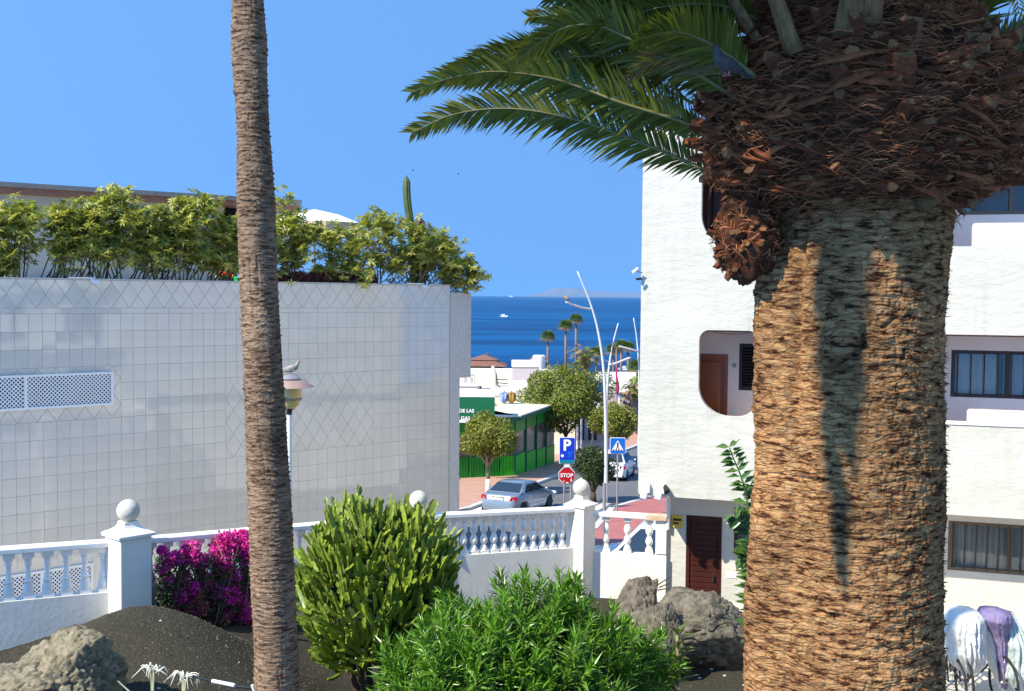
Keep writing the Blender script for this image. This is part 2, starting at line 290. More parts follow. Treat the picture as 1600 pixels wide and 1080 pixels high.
# ---------------------------------------------------------------- mesh helpers
def origin_of(o):
    v = Vector((0, 0, 0))
    while o is not None: v += o.location; o = o.parent
    return v
def link(o, parent=None):
    col.objects.link(o)
    if parent is not None: o.parent = parent
    return o
def shade(me, smooth=True):
    me.polygons.foreach_set('use_smooth', [smooth] * len(me.polygons)); me.update()
def tag(o, label=None, cat=None, group=None, kind=None):
    if label: o['label'] = label
    if cat: o['category'] = cat
    if group: o['group'] = group
    if kind: o['kind'] = kind
    return o
def thing(name, label, cat, loc, group=None, rotz=0.0):
    o = bpy.data.objects.new(name, None); o.empty_display_size = 0.2; col.objects.link(o)
    o.location = loc; o.rotation_euler = (0, 0, rotz)
    return tag(o, label, cat, group)
class MB:
    def __init__(s, T=None): s.v = []; s.f = []; s.mi = []; s.T = T; s.cur = 0
    def add(s, vs, fs, mi=None):
        b = len(s.v)
        for p in vs:
            p = Vector(p); s.v.append(s.T @ p if s.T is not None else p)
        for f in fs: s.f.append([b + i for i in f]); s.mi.append(s.cur if mi is None else mi)
    def box(s, x0, x1, y0, y1, z0, z1, mi=None):
        s.add([(x0, y0, z0), (x1, y0, z0), (x1, y1, z0), (x0, y1, z0), (x0, y0, z1), (x1, y0, z1), (x1, y1, z1), (x0, y1, z1)],
              [(0, 3, 2, 1), (4, 5, 6, 7), (0, 1, 5, 4), (1, 2, 6, 5), (2, 3, 7, 6), (3, 0, 4, 7)], mi)
    def hexa(s, p, mi=None):    # 8 points bottom ring, top ring
        s.add(p, [(0, 3, 2, 1), (4, 5, 6, 7), (0, 1, 5, 4), (1, 2, 6, 5), (2, 3, 7, 6), (3, 0, 4, 7)], mi)
    def tube(s, pts, rad, n=8, cap=True, flat=1.0, mi=None):
        pts = [Vector(p) for p in pts]; m = len(pts)
        if not hasattr(rad, '__len__'): rad = [rad] * m
        up = Vector((0, 0, 1)); vs = []; prev = None
        for i in range(m):
            t = (pts[min(i + 1, m - 1)] - pts[max(i - 1, 0)])
            if t.length < 1e-9: t = Vector((0, 0, 1))
            t.normalize()
            if prev is None:
                a = t.cross(up)
                if a.length < 1e-3: a = t.cross(Vector((1, 0, 0)))
            else: a = prev - t * prev.dot(t)
            a.normalize(); prev = a; b = t.cross(a)
            for k in range(n):
                an = 2 * math.pi * k / n
                vs.append(pts[i] + a * (math.cos(an) * rad[i]) + b * (math.sin(an) * rad[i] * flat))
        fs = [(i * n + k, i * n + (k + 1) % n, (i + 1) * n + (k + 1) % n, (i + 1) * n + k) for i in range(m - 1) for k in range(n)]
        if cap: fs += [tuple(reversed(range(n))), tuple((m - 1) * n + k for k in range(n))]
        s.add(vs, fs, mi)
    def lathe(s, c, prof, n=20, mi=None, sx=1.0, sy=1.0):   # prof: (r, z)
        c = Vector(c); vs = []; m = len(prof)
        for r, z in prof:
            for k in range(n):
                a = 2 * math.pi * k / n; vs.append(c + Vector((math.cos(a) * r * sx, math.sin(a) * r * sy, z)))
        fs = [(i * n + k, i * n + (k + 1) % n, (i + 1) * n + (k + 1) % n, (i + 1) * n + k) for i in range(m - 1) for k in range(n)]
        fs += [tuple(reversed(range(n))), tuple((m - 1) * n + k for k in range(n))]
        s.add(vs, fs, mi)
    def ball(s, c, r, n=20, sx=1, sy=1, sz=1, mi=None):
        s.lathe(c, [(max(1e-4, r * math.sin(math.pi * i / (n // 2))), -r * sz * math.cos(math.pi * i / (n // 2))) for i in range(n // 2 + 1)], n, mi, sx, sy)
    def prism(s, poly, vec, mi=None):
        poly = [Vector(p) for p in poly]; n = len(poly); vec = Vector(vec)
        s.add(poly + [p + vec for p in poly], [tuple(reversed(range(n))), tuple(range(n, 2 * n))] + [(i, (i + 1) % n, n + (i + 1) % n, n + i) for i in range(n)], mi)
    def mesh(s, name, o=Vector((0, 0, 0))):
        me = bpy.data.meshes.new(name); me.from_pydata([(p.x - o.x, p.y - o.y, p.z - o.z) for p in s.v], [], s.f)
        me.polygons.foreach_set('material_index', s.mi); me.update(); return me
    def build(s, name, mats, parent=None, smooth=False, local=False, at=None):
        o0 = Vector((0, 0, 0)) if local else origin_of(parent)
        loc = None
        if parent is None and at is not None: o0 = Vector(at); loc = at
        me = s.mesh(name, o0)
        for m in (mats if isinstance(mats, (list, tuple)) else [mats]): me.materials.append(M[m] if isinstance(m, str) else m)
        if smooth is True: shade(me)
        elif smooth:
            shade(me); me.set_sharp_from_angle(angle=R(smooth))
        ob = bpy.data.objects.new(name, me); link(ob, parent)
        if loc is not None: ob.location = loc
        return ob
def bulk(name, V, Fc, mats, parent=None, smooth=True, at=None, mi=None):
    """numpy verts (n,3) and faces (list of tuples or (m,4)/(m,3) array)"""
    o0 = origin_of(parent) if parent is not None else (Vector(at) if at is not None else Vector((0, 0, 0)))
    V = np.asarray(V, dtype=np.float32) - np.array(o0, dtype=np.float32)
    me = bpy.data.meshes.new(name); Fc = np.asarray(Fc, dtype=np.int32); k = Fc.shape[1]; m = len(Fc)
    me.vertices.add(len(V)); me.vertices.foreach_set('co', V.ravel())
    me.loops.add(m * k); me.loops.foreach_set('vertex_index', Fc.ravel())
    me.polygons.add(m); me.polygons.foreach_set('loop_start', np.arange(0, m * k, k, dtype=np.int32))
    me.update(calc_edges=True)
    for q in (mats if isinstance(mats, (list, tuple)) else [mats]): me.materials.append(M[q])
    if mi is not None: me.polygons.foreach_set('material_index', np.asarray(mi, dtype=np.int32))
    if smooth: shade(me)
    me.update()
    ob = bpy.data.objects.new(name, me); link(ob, parent)
    if parent is None and at is not None: ob.location = at
    return ob
def inst(name, me, parent, loc, rot=None, scale=None):
    o = bpy.data.objects.new(name, me); col.objects.link(o)
    if parent is not None: o.parent = parent; o.location = Vector(loc) - origin_of(parent)
    else: o.location = loc
    if rot is not None:
        if isinstance(rot, Matrix): o.rotation_euler = rot.to_euler()
        elif hasattr(rot, 'to_euler') and not isinstance(rot, Euler): o.rotation_euler = rot.to_euler()
        else: o.rotation_euler = rot
    if scale is not None: o.scale = scale if hasattr(scale, '__len__') else (scale,) * 3
    return o
def hash3(i, j, k, seed):
    h = (i.astype(np.int64) * 73856093) ^ (j.astype(np.int64) * 19349663) ^ (k.astype(np.int64) * 83492791) ^ (seed * 2654435761)
    h = (h ^ (h >> 13)) * 1274126177 & 0x7fffffff; h = (h ^ (h >> 16)) & 0xffffff
    return h / float(0xffffff)
def vn(x, y, z, seed=0):
    xi, yi, zi = np.floor(x), np.floor(y), np.floor(z); fx, fy, fz = x - xi, y - yi, z - zi
    fx = fx * fx * (3 - 2 * fx); fy = fy * fy * (3 - 2 * fy); fz = fz * fz * (3 - 2 * fz); r = 0
    for a in (0, 1):
        for b in (0, 1):
            for c in (0, 1):
                r = r + hash3(xi + a, yi + b, zi + c, seed) * (fx if a else 1 - fx) * (fy if b else 1 - fy) * (fz if c else 1 - fz)
    return r
def fbm(x, y, z, oct=4, seed=0):
    r = 0; a = 0.5; t = 0
    for i in range(oct):
        r = r + a * vn(x * 2 ** i, y * 2 ** i, z * 2 ** i, seed + i * 7); t += a; a *= 0.5
    return r / t
def plate(name, outer, holes, thick, T, mats, parent, smooth=False):
    """filled 2D outline with holes, (x, z) in frame T, thick along +Y of the frame"""
    cu = bpy.data.curves.new(name, 'CURVE'); cu.dimensions = '2D'; cu.fill_mode = 'BOTH'; cu.extrude = thick / 2
    for poly in [outer] + holes:
        sp = cu.splines.new('POLY'); sp.points.add(len(poly) - 1)
        for i, (a, b) in enumerate(poly): sp.points[i].co = (a, b, 0, 1)
        sp.use_cyclic_u = True
    ob = bpy.data.objects.new('tmp', cu); col.objects.link(ob)
    dg = bpy.context.evaluated_depsgraph_get(); me = bpy.data.meshes.new_from_object(ob.evaluated_get(dg))
    bpy.data.objects.remove(ob); bpy.data.curves.remove(cu)
    o0 = origin_of(parent)
    A = T @ Matrix(((1, 0, 0, 0), (0, 0, -1, thick / 2), (0, 1, 0, 0), (0, 0, 0, 1)))
    me.transform(Matrix.Translation(-o0) @ A)
    me.materials.clear()
    for m in (mats if isinstance(mats, (list, tuple)) else [mats]): me.materials.append(M[m])
    me.name = name; r = bpy.data.objects.new(name, me); link(r, parent); return r
def text(name, body, size, T, m, parent, depth=0.006, align='CENTER', bold=0.0):
    cu = bpy.data.curves.new(name, 'FONT'); cu.body = body; cu.size = size; cu.extrude = depth; cu.align_x = align; cu.align_y = 'CENTER'; cu.offset = bold
    ob = bpy.data.objects.new('tmp', cu); col.objects.link(ob)
    dg = bpy.context.evaluated_depsgraph_get(); me = bpy.data.meshes.new_from_object(ob.evaluated_get(dg))
    bpy.data.objects.remove(ob)
    A = T @ Matrix(((1, 0, 0, 0), (0, 0, -1, 0), (0, 1, 0, 0), (0, 0, 0, 1)))
    me.transform(Matrix.Translation(-origin_of(parent)) @ A); me.materials.clear(); me.materials.append(M[m])
    r = bpy.data.objects.new(name, me); link(r, parent); return r
def frame(o, d):
    """matrix with X along d (left to right), Y away from the viewer, Z up"""
    d = Vector((d[0], d[1], 0)).normalized(); y = Vector((-d.y, d.x, 0))
    return Matrix(((d.x, y.x, 0, o[0]), (d.y, y.y, 0, o[1]), (0, 0, 1, o[2]), (0, 0, 0, 1)))
def rpoly(x0, x1, z0, z1, rad, n=10):
    """rounded rectangle, rad = (bl, br, tr, tl)"""
    out = []
    for (cx, cz, r, a0) in ((x0 + rad[0], z0 + rad[0], rad[0], 180), (x1 - rad[1], z0 + rad[1], rad[1], 270), (x1 - rad[2], z1 - rad[2], rad[2], 0), (x0 + rad[3], z1 - rad[3], rad[3], 90)):
        if r < 1e-4: out.append((cx, cz)); continue
        for i in range(n + 1):
            a = R(a0 + 90 * i / n); out.append((cx + math.cos(a) * r, cz + math.sin(a) * r))
    return out
def leafset(C, D, Nn, Ln, Wd, fold=0.25, bend=0.15):
    """folded diamond leaves: centre base C, direction D, normal Nn -> verts, quads (2 per leaf)"""
    D = D / np.linalg.norm(D, axis=1, keepdims=True)
    S = np.cross(D, Nn); S /= (np.linalg.norm(S, axis=1, keepdims=True) + 1e-9); U = np.cross(S, D)
    Ln = Ln[:, None]; Wd = Wd[:, None]
    b = C; m = C + D * Ln * 0.45; t = C + D * Ln - U * Ln * bend
    l = m + S * Wd / 2 + U * Wd * fold; r = m - S * Wd / 2 + U * Wd * fold
    n = len(C); V = np.stack([b, r, t, l, m], 1).reshape(-1, 3)
    i = np.arange(n)[:, None] * 5
    Fq = np.concatenate([i + np.array([[0, 1, 2, 4]]), i + np.array([[0, 4, 2, 3]])], 0)
    return V, Fq
def unit(n, rs):
    v = rs.normal(size=(n, 3)); return v / np.linalg.norm(v, axis=1, keepdims=True)
def spline(pts, n):
    pts = [Vector(p) for p in pts]; q = [pts[0] * 2 - pts[1]] + pts + [pts[-1] * 2 - pts[-2]]; out = []
    m = len(pts) - 1
    for i in range(n):
        t = i / (n - 1) * m; k = min(int(t), m - 1); u = t - k
        a, b, c, d = q[k], q[k + 1], q[k + 2], q[k + 3]
        out.append(0.5 * ((2 * b) + (c - a) * u + (2 * a - 5 * b + 4 * c - d) * u * u + (3 * b - a - 3 * c + d) * u ** 3))
    return out
# ================================================================ SETTING: ground, sea, street
def grid_surface(name, xs, ys, fz, m, kind='structure'):
    X, Y = np.meshgrid(xs, ys); Z = fz(X, Y); V = np.stack([X, Y, Z], -1).reshape(-1, 3)
    nx, ny = len(xs), len(ys); i = (np.arange(ny - 1)[:, None] * nx + np.arange(nx - 1)[None, :]).ravel()
    Fq = np.stack([i, i + 1, i + nx + 1, i + nx], 1); o = bulk(name, V, Fq, m); o['kind'] = kind; return o
def street_np(X, Y):
    Yc = np.maximum(Y, 14)
    z = np.where(Yc <= 110, H - (6.67 + 0.06 * Yc), H - 13.27 - 0.05 * (Yc - 110))
    return np.where(Y > 205, z - (Y - 205) * 0.15, z)
grid_surface('terrain', np.linspace(-260, 260, 40), np.concatenate([np.linspace(14, 110, 30), np.linspace(115, 300, 20)]), street_np, 'earth')
mb = MB(); mb.add([(-30000, 185, H - 18), (30000, 185, H - 18), (30000, 42000, H - 18), (-30000, 42000, H - 18)], [(0, 1, 2, 3)])
mb.build('sea', 'sea')['kind'] = 'structure'
# far island
mb = MB(); pts = []
prof = [(815, 462.6), (838, 459), (852, 456), (862, 451), (872, 449), (884, 450.5), (897, 449.5), (912, 452.5), (930, 455), (955, 456.5), (985, 457), (1030, 458), (1090, 460)]
top = [P(a, b, 24000) for a, b in prof]
n = len(top); vs = []
for i, p in enumerate(top):
    vs += [(p.x, p.y - 900, H - 18), (p.x, p.y, p.z), (p.x, p.y + 1500, H - 18)]
mb.add(vs, [(3 * i, 3 * i + 3, 3 * i + 4, 3 * i + 1) for i in range(n - 1)] + [(3 * i + 1, 3 * i + 4, 3 * i + 5, 3 * i + 2) for i in range(n - 1)])
mb.build('island', 'island')['kind'] = 'structure'

# street surfaces
def flat(name, poly, m, lift):
    mb = MB(); mb.add([(p.x, p.y, street_z(p.y) + lift) for p in poly], [tuple(range(len(poly)))]); o = mb.build(name, m); o['kind'] = 'structure'; return o
K1 = [Vector((-14, 43.5, 0)), Vector((-3.2, 45.6, 0)), G(735, 798), G(880, 743), G(993, 700), Vector((17, 110, 0))]
K2 = [Vector((1.5, 38.0, 0)), Vector((3.2, 42.5, 0)), G(952, 797), G(1010, 780), Vector((12.2, 66, 0)), Vector((24, 110, 0))]
flat('road', [Vector((-30, 33, 0)), Vector((9, 33, 0)), Vector((3.2, 42.5, 0)), K2[2], K2[3], K2[4], K2[5], K1[5], K1[4], K1[3], K1[2], K1[1], K1[0], Vector((-30, 42, 0))], 'asphalt', 0.02)
flat('pavement_left', [K1[0], K1[1], K1[2], K1[3], K1[4], K1[5], Vector((-30, 110, 0)), Vector((-30, 44, 0))], 'pave_pink', 0.13)
flat('pavement_right', [K2[0], K2[1], K2[2], K2[3], K2[4], K2[5], Vector((60, 110, 0)), Vector((60, 33, 0)), Vector((2.5, 33, 0))], 'pave_red', 0.13)
flat('alley_bounce_paving', [Vector((-30, 9, 0)), Vector((-5, 14.6, 0)), Vector((-1.5, 17.9, 0)), Vector((1.2, 19.2, 0)), Vector((2.0, 26, 0)), Vector((1.0, 33, 0)), Vector((-30, 33, 0))], 'alley', 0.03)  # pale paving added to bounce warm light onto the tiled wall
for nm, K, sg in (('kerb_left', K1, -1), ('kerb_right', K2, 1)):
    mb = MB()
    for a, b in zip(K[:-1], K[1:]):
        t = (b - a); t.z = 0; t.normalize(); nn = Vector((-t.y, t.x, 0)) * (0.28 if sg < 0 else -0.28)
        q = [a, b, b + nn, a + nn]
        mb.hexa([(p.x, p.y, street_z(p.y) - 0.1) for p in q] + [(p.x, p.y, street_z(p.y) + 0.15) for p in q])
    mb.build(nm, 'kerb')['kind'] = 'structure'
mb = MB()
for k in range(9):      # zebra crossing across the street
    a = G(770, 800).lerp(G(968, 786), k / 8.0); a = Vector((-1.8 + k * 0.86, 47.6 + k * 0.05, 0))
    q = [a, a + Vector((0.45, 0, 0)), a + Vector((1.35, 2.6, 0)), a + Vector((0.9, 2.6, 0))]
    mb.add([(p.x, p.y, street_z(p.y) + 0.028) for p in q], [(0, 1, 2, 3)])
mb.build('zebra_crossing', 'paint')['kind'] = 'structure'
mb = MB()
for (a, b, c, d) in ((930, 728, 975, 707), (900, 752, 925, 738)):
    p, q = G(a, b), G(c, d); mb.add([(p.x, p.y, street_z(p.y) + .028), (p.x + .15, p.y, street_z(p.y) + .028), (q.x + .15, q.y, street_z(q.y) + .028), (q.x, q.y, street_z(q.y) + .028)], [(0, 1, 2, 3)])
mb.build('lane_line', 'paint')['kind'] = 'structure'

# ================================================================ garden walls: corner points
Q0 = Vector((-6.30, 13.40, 0)); dq = (Vector((-5.03, 14.2, 0)) - Q0); QL = Q0 - dq * 3.2
Q1 = Vector((-5.03, 14.20, 0)); Q2 = Vector((-1.50, 17.50, 0)); Q3 = Vector((1.22, 18.90, 0)); 
FBo = P(1001, 500, 18.0); FBo.z = H; FBe = P(1600, 500, 16.3)
FB = frame(FBo, (FBe.x - FBo.x, FBe.y - FBo.y)); fd = FB.col[0].xyz; fn = FB.col[1].xyz
def s_on(px, T):
    r = ray(px, 500); u = r.x / r.y; o = T.translation; d = T.col[0].xyz
    return (u * o.y - o.x) / (d.x - u * d.y)
def z_on(px, py, T):
    s = s_on(px, T); p = T.translation + T.col[0].xyz * s; return P(px, py, p.y).z
REC = 1.05
FI = Matrix.Translation(fn * REC) @ FB
sJ = s_on(1047, FI); QJ = FI @ Vector((sJ, 0, 0)); QJ.z = 0
QR = FI @ Vector((11.5, 0, 0)); QR.z = 0
edge = [QL, Q0, Q1, Q2, Q3, QJ, QR]
# garden floor
def garden_z(X, Y):
    base = 0.30 + 0.75 / (1 + np.exp((X + 2.6) / 0.8)) + 0.10 * (vn(X * 0.7, Y * 0.7, Y * 0, 3) - .5)
    m1 = 0.80 * np.exp(-(((X + 4.35) / 1.35) ** 2 + ((Y - 12.9) / 1.25) ** 2))
    m2 = 0.55 * np.exp(-(((X + 3.0) / 1.6) ** 2 + ((Y - 11.0) / 1.6) ** 2))
    rr = 0.05 * (fbm(X * 2.2, Y * 2.2, X * 0, 4, 5) - .5) + 0.015 * (fbm(X * 14, Y * 14, X * 0, 3, 8) - .5)
    return base + m1 + m2 + rr
seg = [(b - a).length for a, b in zip(edge[:-1], edge[1:])]
far = []
for a, b, L_ in zip(edge[:-1], edge[1:], seg):
    k = max(2, int(L_ / 0.05))
    far += [a.lerp(b, i / k) for i in range(k)]
far.append(edge[-1]); far = np.array([(p.x, p.y) for p in far]); nx = len(far)
near = np.stack([np.linspace(-9.5, 12, nx), np.full(nx, 1.0)], 1)
tt = 1 - (1 - np.linspace(0, 1, 240)) ** 1.9
XY = near[None] * (1 - tt[:, None, None]) + far[None] * tt[:, None, None]
X, Y = XY[..., 0], XY[..., 1]; V = np.stack([X, Y, garden_z(X, Y)], -1).reshape(-1, 3)
i = (np.arange(len(tt) - 1)[:, None] * nx + np.arange(nx - 1)[None, :]).ravel()
o = bulk('garden_ground', V, np.stack([i, i + 1, i + nx + 1, i + nx], 1), 'gravel'); o['kind'] = 'structure'
def gz(x, y): return float(garden_z(np.array([float(x)]), np.array([float(y)]))[0])
# loose cinders on the mound
rs = np.random.RandomState(4); n = 16000
u = rs.rand(n); xs = -7.0 + 4.6 * u; ys = 9.0 + 5.2 * rs.rand(n)
d = dq.normalized(); keep = (ys < 13.25 + (xs + 6.3) * 0.62)
xs, ys = xs[keep], ys[keep]; n2 = 9000
xs = np.concatenate([xs, -2.5 + 7.5 * rs.rand(n2)]); ys = np.concatenate([ys, 11.5 + 5.0 * rs.rand(n2)])
n = len(xs); zz = garden_z(xs, ys); s_ = 0.005 + 0.010 * rs.rand(n) ** 2 + 0.022 * (rs.rand(n) > .985) * rs.rand(n)
tet = np.array([(1, 0, -.4), (-.6, .8, -.4), (-.5, -.9, -.4), (0, 0, .9)])
V = (np.stack([xs, ys, zz], 1)[:, None] + tet[None] * s_[:, None, None] * (0.7 + 0.6 * rs.rand(n, 4, 1))).reshape(-1, 3)
ii = np.arange(n)[:, None] * 4
Fq = np.concatenate([ii + np.array([[0, 1, 3]]), ii + np.array([[1, 2, 3]]), ii + np.array([[2, 0, 3]])])
M['cinder'] = mat('cinders', (0.05, 0.044, 0.03), 0.95, (0.13, 0.11, 0.075), 30, per=0.6)
o = bulk('loose_gravel', V, Fq, 'cinder', smooth=False); o['kind'] = 'stuff'

# ---------------------------------------------------------------- balustrades
def baluster_mesh(kind):
    mb = MB()
    if kind == 0:
        mb.box(-.07, .07, -.07, .07, 0, .045)
        mb.lathe((0, 0, 0), [(.060, .045), (.066, .07), (.072, .10), (.066, .14), (.050, .185), (.046, .20), (.060, .215), (.060, .228), (.040, .24), (.034, .30), (.031, .38), (.034, .42), (.046, .44), (.046, .455), (.038, .465), (.052, .50), (.064, .53)], 16)
        mb.box(-.068, .068, -.068, .068, .53, .60)
    else:
        mb.box(-.068, .068, -.068, .068, 0, .05)
        mb.lathe((0, 0, 0), [(.062, .05), (.066, .075), (.050, .11), (.034, .145), (.05, .165), (.062, .20), (.064, .235), (.048, .28), (.032, .315), (.040, .335), (.060, .37), (.066, .41), (.060, .45), (.040, .49), (.030, .515), (.056, .535), (.056, .555)], 16)
        mb.box(-.068, .068, -.068, .068, .555, .62)
    me = mb.mesh('baluster'); me.materials.append(M['baluster']); shade(me); me.set_sharp_from_angle(angle=R(40)); return me
BM = [baluster_mesh(0), baluster_mesh(1)]
def balustrade(a, b, za, zb, kind, label, spacing, gap0, gap1, hb, low=-3.0, thick=0.20, skip=(), ends=(0, 0)):
    """za, zb: top of the handrail at each end"""
    t = thing('balustrade', label, 'balustrade', (a.x, a.y, za - hb - 1.0), 'balustrades along the garden edge')
    L_ = (b - a).length; T = frame((a.x, a.y, 0), (b.x - a.x, b.y - a.y)); k = (zb - za) / L_
    def seg(name, y0, y1, d0, d1, m='baluster', sm=None, s0=0, s1=None):
        s1 = L_ if s1 is None else s1
        q = [(s0, y0), (s1, y0), (s1, y1), (s0, y1)]; mb = MB(T)
        mb.hexa([(x, y, za + k * x + d0) for x, y in q] + [(x, y, za + k * x + d1) for x, y in q])
        o = mb.build(name, m, t); mod = o.modifiers.new('bevel', 'BEVEL'); mod.width = 0.012; mod.segments = 2; return o
    mb = MB(T); q = [(0, 0), (L_, 0), (L_, thick), (0, thick)]
    mb.hexa([(x, y, low) for x, y in q] + [(x, y, za + k * x - hb) for x, y in q]); mb.build('base_wall', 'plaster_rough', t)
    seg('handrail', -0.02, thick + 0.02, -0.07, 0.0)
    bh = hb - 0.07 - 0.001
    n = int((L_ - gap0 - gap1) / spacing)
    for j in range(n + 1):
        if j in skip: continue
        s = gap0 + j * (L_ - gap0 - gap1) / n; p = T @ Vector((s, thick / 2, 0))
        inst('baluster', BM[kind], t, (p.x, p.y, za + k * s - hb), (0, 0, math.atan2(T.col[0].y, T.col[0].x)), (1, 1, bh / (0.60 if kind == 0 else 0.62)))
    for e, s0 in ((ends[0], 0.0), (ends[1], L_ - 0.09)):
        if e: seg('end_post', 0.03, thick - 0.03, -hb, -0.07, s0=s0, s1=s0 + 0.09)
    return t, T
balustrade(QL, Q1, H - 3.02, H - 3.27, 0, 'white balustrade at far left, bluish shaded base wall above the black mound', 0.222, 0.1, 0.30, 0.665, ends=(0, 1))
balustrade(Q1, Q2, H - 3.27, H - 3.58, 0, 'white balustrade half buried behind the magenta bougainvillea', 0.222, 0.34, 0.3, 0.665)
balustrade(Q2, Q3, H - 3.58, H - 3.70, 1, 'white balustrade in front of the silver car, beside the stop sign', 0.185, 0.30, 0.32, 0.70, ends=(1, 1))
QJ2 = QJ + Vector((-.02, -.12, 0)); Q3b = Q3 + Vector((.10, .1, 0))
t4, T4 = balustrade(Q3b, QJ2, H - 3.79, H - 3.82, 1, 'short weathered balustrade joining the apartment block, handrail end stained brown', 0.29, 0.36, 0.30, 0.70)
mb = MB(T4); L4 = (QJ2 - Q3b).length
mb.box(L4 - .36, L4 - 0.004, -.024, .224, H - 3.893, H - 3.813); mb.build('stained_rail_end', 'bare', t4)
mb = MB(T4); mb.box(L4 - .19, L4 - .003, 0.03, .17, H - 4.49, H - 3.905); mb.build('end_post', 'plaster_rough', t4)
def pillar(c, w_, rot, ztop, low, label, group='ball topped pillars of the garden wall'):
    t = thing('gate_pillar', label, 'pillar', (c.x, c.y, ztop - 1.5), group)
    T = Matrix.Translation((c.x, c.y, 0)) @ Matrix.Rotation(R(rot), 4, 'Z'); h = w_ / 2
    mb = MB(T); mb.box(-h, h, -h, h, low, ztop); o = mb.build('shaft', 'plaster_rough', t); md = o.modifiers.new('b', 'BEVEL'); md.width = .012; md.segments = 2
    mb = MB(T); g = h * 1.17; ring = []
    prof = [(g, 0), (g, .035), (g * .96, .045), (g * .70, .075), (g * .50, .11), (g * .40, .15), (g * .38, .19)]
    vs = [(x * r, y * r, ztop + 0.001 + z) for r, z in prof for x, y in ((-1, -1), (1, -1), (1, 1), (-1, 1))]
    fs = [(4 * i + k, 4 * i + (k + 1) % 4, 4 * i + 4 + (k + 1) % 4, 4 * i + 4 + k) for i in range(len(prof) - 1) for k in range(4)] + [(3, 2, 1, 0), tuple(4 * len(prof) - 4 + k for k in range(4))]
    mb.add(vs, fs); mb.build('cap', 'plaster_rough', t)
    mb = MB(); mb.ball((c.x, c.y, ztop + .18 + .145), .148, 32); mb.build('ball', 'plaster', t, smooth=True)
pillar(Vector((-5.00, 14.12, 0)), 0.43, 46.0, H - 3.18, 0.6, 'thick ball topped pillar rising behind the black mound, right face in blue shade')
pillar(Q2 + Vector((0, .1, 0)), 0.36, 40, H - 3.66, -3, 'pillar hidden by the succulent bush, only its white ball and shoulder showing')
pillar(Q3 + Vector((.02, .08, 0)), 0.37, 52.0, H - 3.68, -3, 'cream pillar with ball top in front of the stop sign')

# ================================================================ RIGHT APARTMENT BLOCK
ab = thing('apartment_block', 'white three storey apartment block with rounded balcony openings behind the thick palm', 'building', (FBo.x, FBo.y, 0))
SE = 11.5
def zf(v): return v            # heights are relative to the eye in frame FB
s0 = 0.0
sA0, sA1 = s_on(1093, FB), s_on(1184, FB); sB0, sB1 = s_on(1440, FB), 10.6
outer = [(0, -3.30), (SE, -3.30), (SE, 2.75), (0, 2.75)]
plate('facade_wall', rpoly(0, SE, -3.30, 2.75, (0.06, .02, .02, .02), 4), [
    rpoly(sA0, sA1, -1.93, -0.53, (.50, .30, .14, .16)), rpoly(sB0, sB1, -1.90, -0.53, (.10, .3, .14, .05)),
    rpoly(sA0, sA1, 0.80, 2.15, (.55, .30, .14, .16)), rpoly(sB0, sB1, 0.81, 2.45, (.1, .3, .14, .05))], 0.16, FB, 'plaster', ab)
# ledges on top of the parapets
mb = MB(FB); mb.box(sB0 + .05, sB1, -.02, .155, -1.905, -1.865); mb.build('ledge', 'plaster_rough', ab)
# slabs
mb = MB(FB); mb.box(0.02, SE, .165, REC, -3.295, -3.05); mb.box(.02, SE, .165, REC, -.515, -.30); mb.box(.02, SE, .165, REC, 2.5, 2.70); mb.build('balcony_slab', 'plaster_in', ab)
mb = MB(FB); mb.box(sB0, sB1, .155, .20, -.56, -.52); mb.box(sA0, sA1, .155, .20, -.56, -.52); mb.build('soffit_trim', 'cornice_wood', ab)
# end wall and rear body
mb = MB(FB); mb.box(0.002, .2, .165, 9, -3.29, 2.74); mb.build('side_wall', 'plaster', ab)
mb = MB(FB); mb.box(.205, SE, 2.0, 9, -6.5, 2.74); mb.build('rear_body', 'plaster', ab)
mb = MB(FB); mb.box(sJ - .02, SE, 1.25, 2.0, -6.5, -3.31); mb.box(.205, SE, 1.26, 1.99, 2.42, 2.74); 
mb.build('wall_core', 'plaster', ab)
mb = MB(FB); mb.box(sA1 + 0.12, sA1 + 0.24, .17, REC, -3.05, -.52); mb.box(sA1 + .12, sA1 + .24, .17, REC, -.30, 2.5)
mb.box(sB0 - .3, sB0 - .18, .17, REC, -3.05, -.52); mb.box(sB0 - .3, sB0 - .18, .17, REC, -.30, 2.5); mb.build('balcony_divider', 'plaster_in', ab)
def si(px): return s_on(px, FI)
# recess walls, one per storey (holes for doors and windows)
d1 = (si(1093.5) - .25, si(1139)); w1 = (si(1156), si(1198))
W2 = (si(1488), si(1680)); W3 = (si(1494), si(1690))
def rect(a, b, c, d): return [(a, c), (b, c), (b, d), (a, d)]
plate('recess_wall', rect(.205, SE, -3.05, -.52), [rect(d1[0], d1[1], -2.96, -.97), rect(w1[0], w1[1], -1.58, -.78), rect(W2[0], W2[1], -1.57, -.81)], .2, FI, 'plaster_in', ab)
d3 = (si(1096) - .3, si(1150))
plate('recess_wall', rect(.205, SE, -.30, 2.5), [rect(d3[0], d3[1], -.25, 2.0), rect(W3[0], W3[1], 1.36, 2.02)], .2, FI, 'plaster_in', ab)
g0 = (si(1078), si(1134)); gw = (si(1153), si(1200)); gW = (si(1491), si(1690))
plate('recess_wall', rect(sJ, SE, -6.4, -3.305), [rect(g0[0], g0[1], -5.9, -3.79), rect(gw[0], gw[1], -4.36, -3.60), rect(gW[0], gW[1], -4.40, -3.59)], .2, FI, 'plaster', ab)
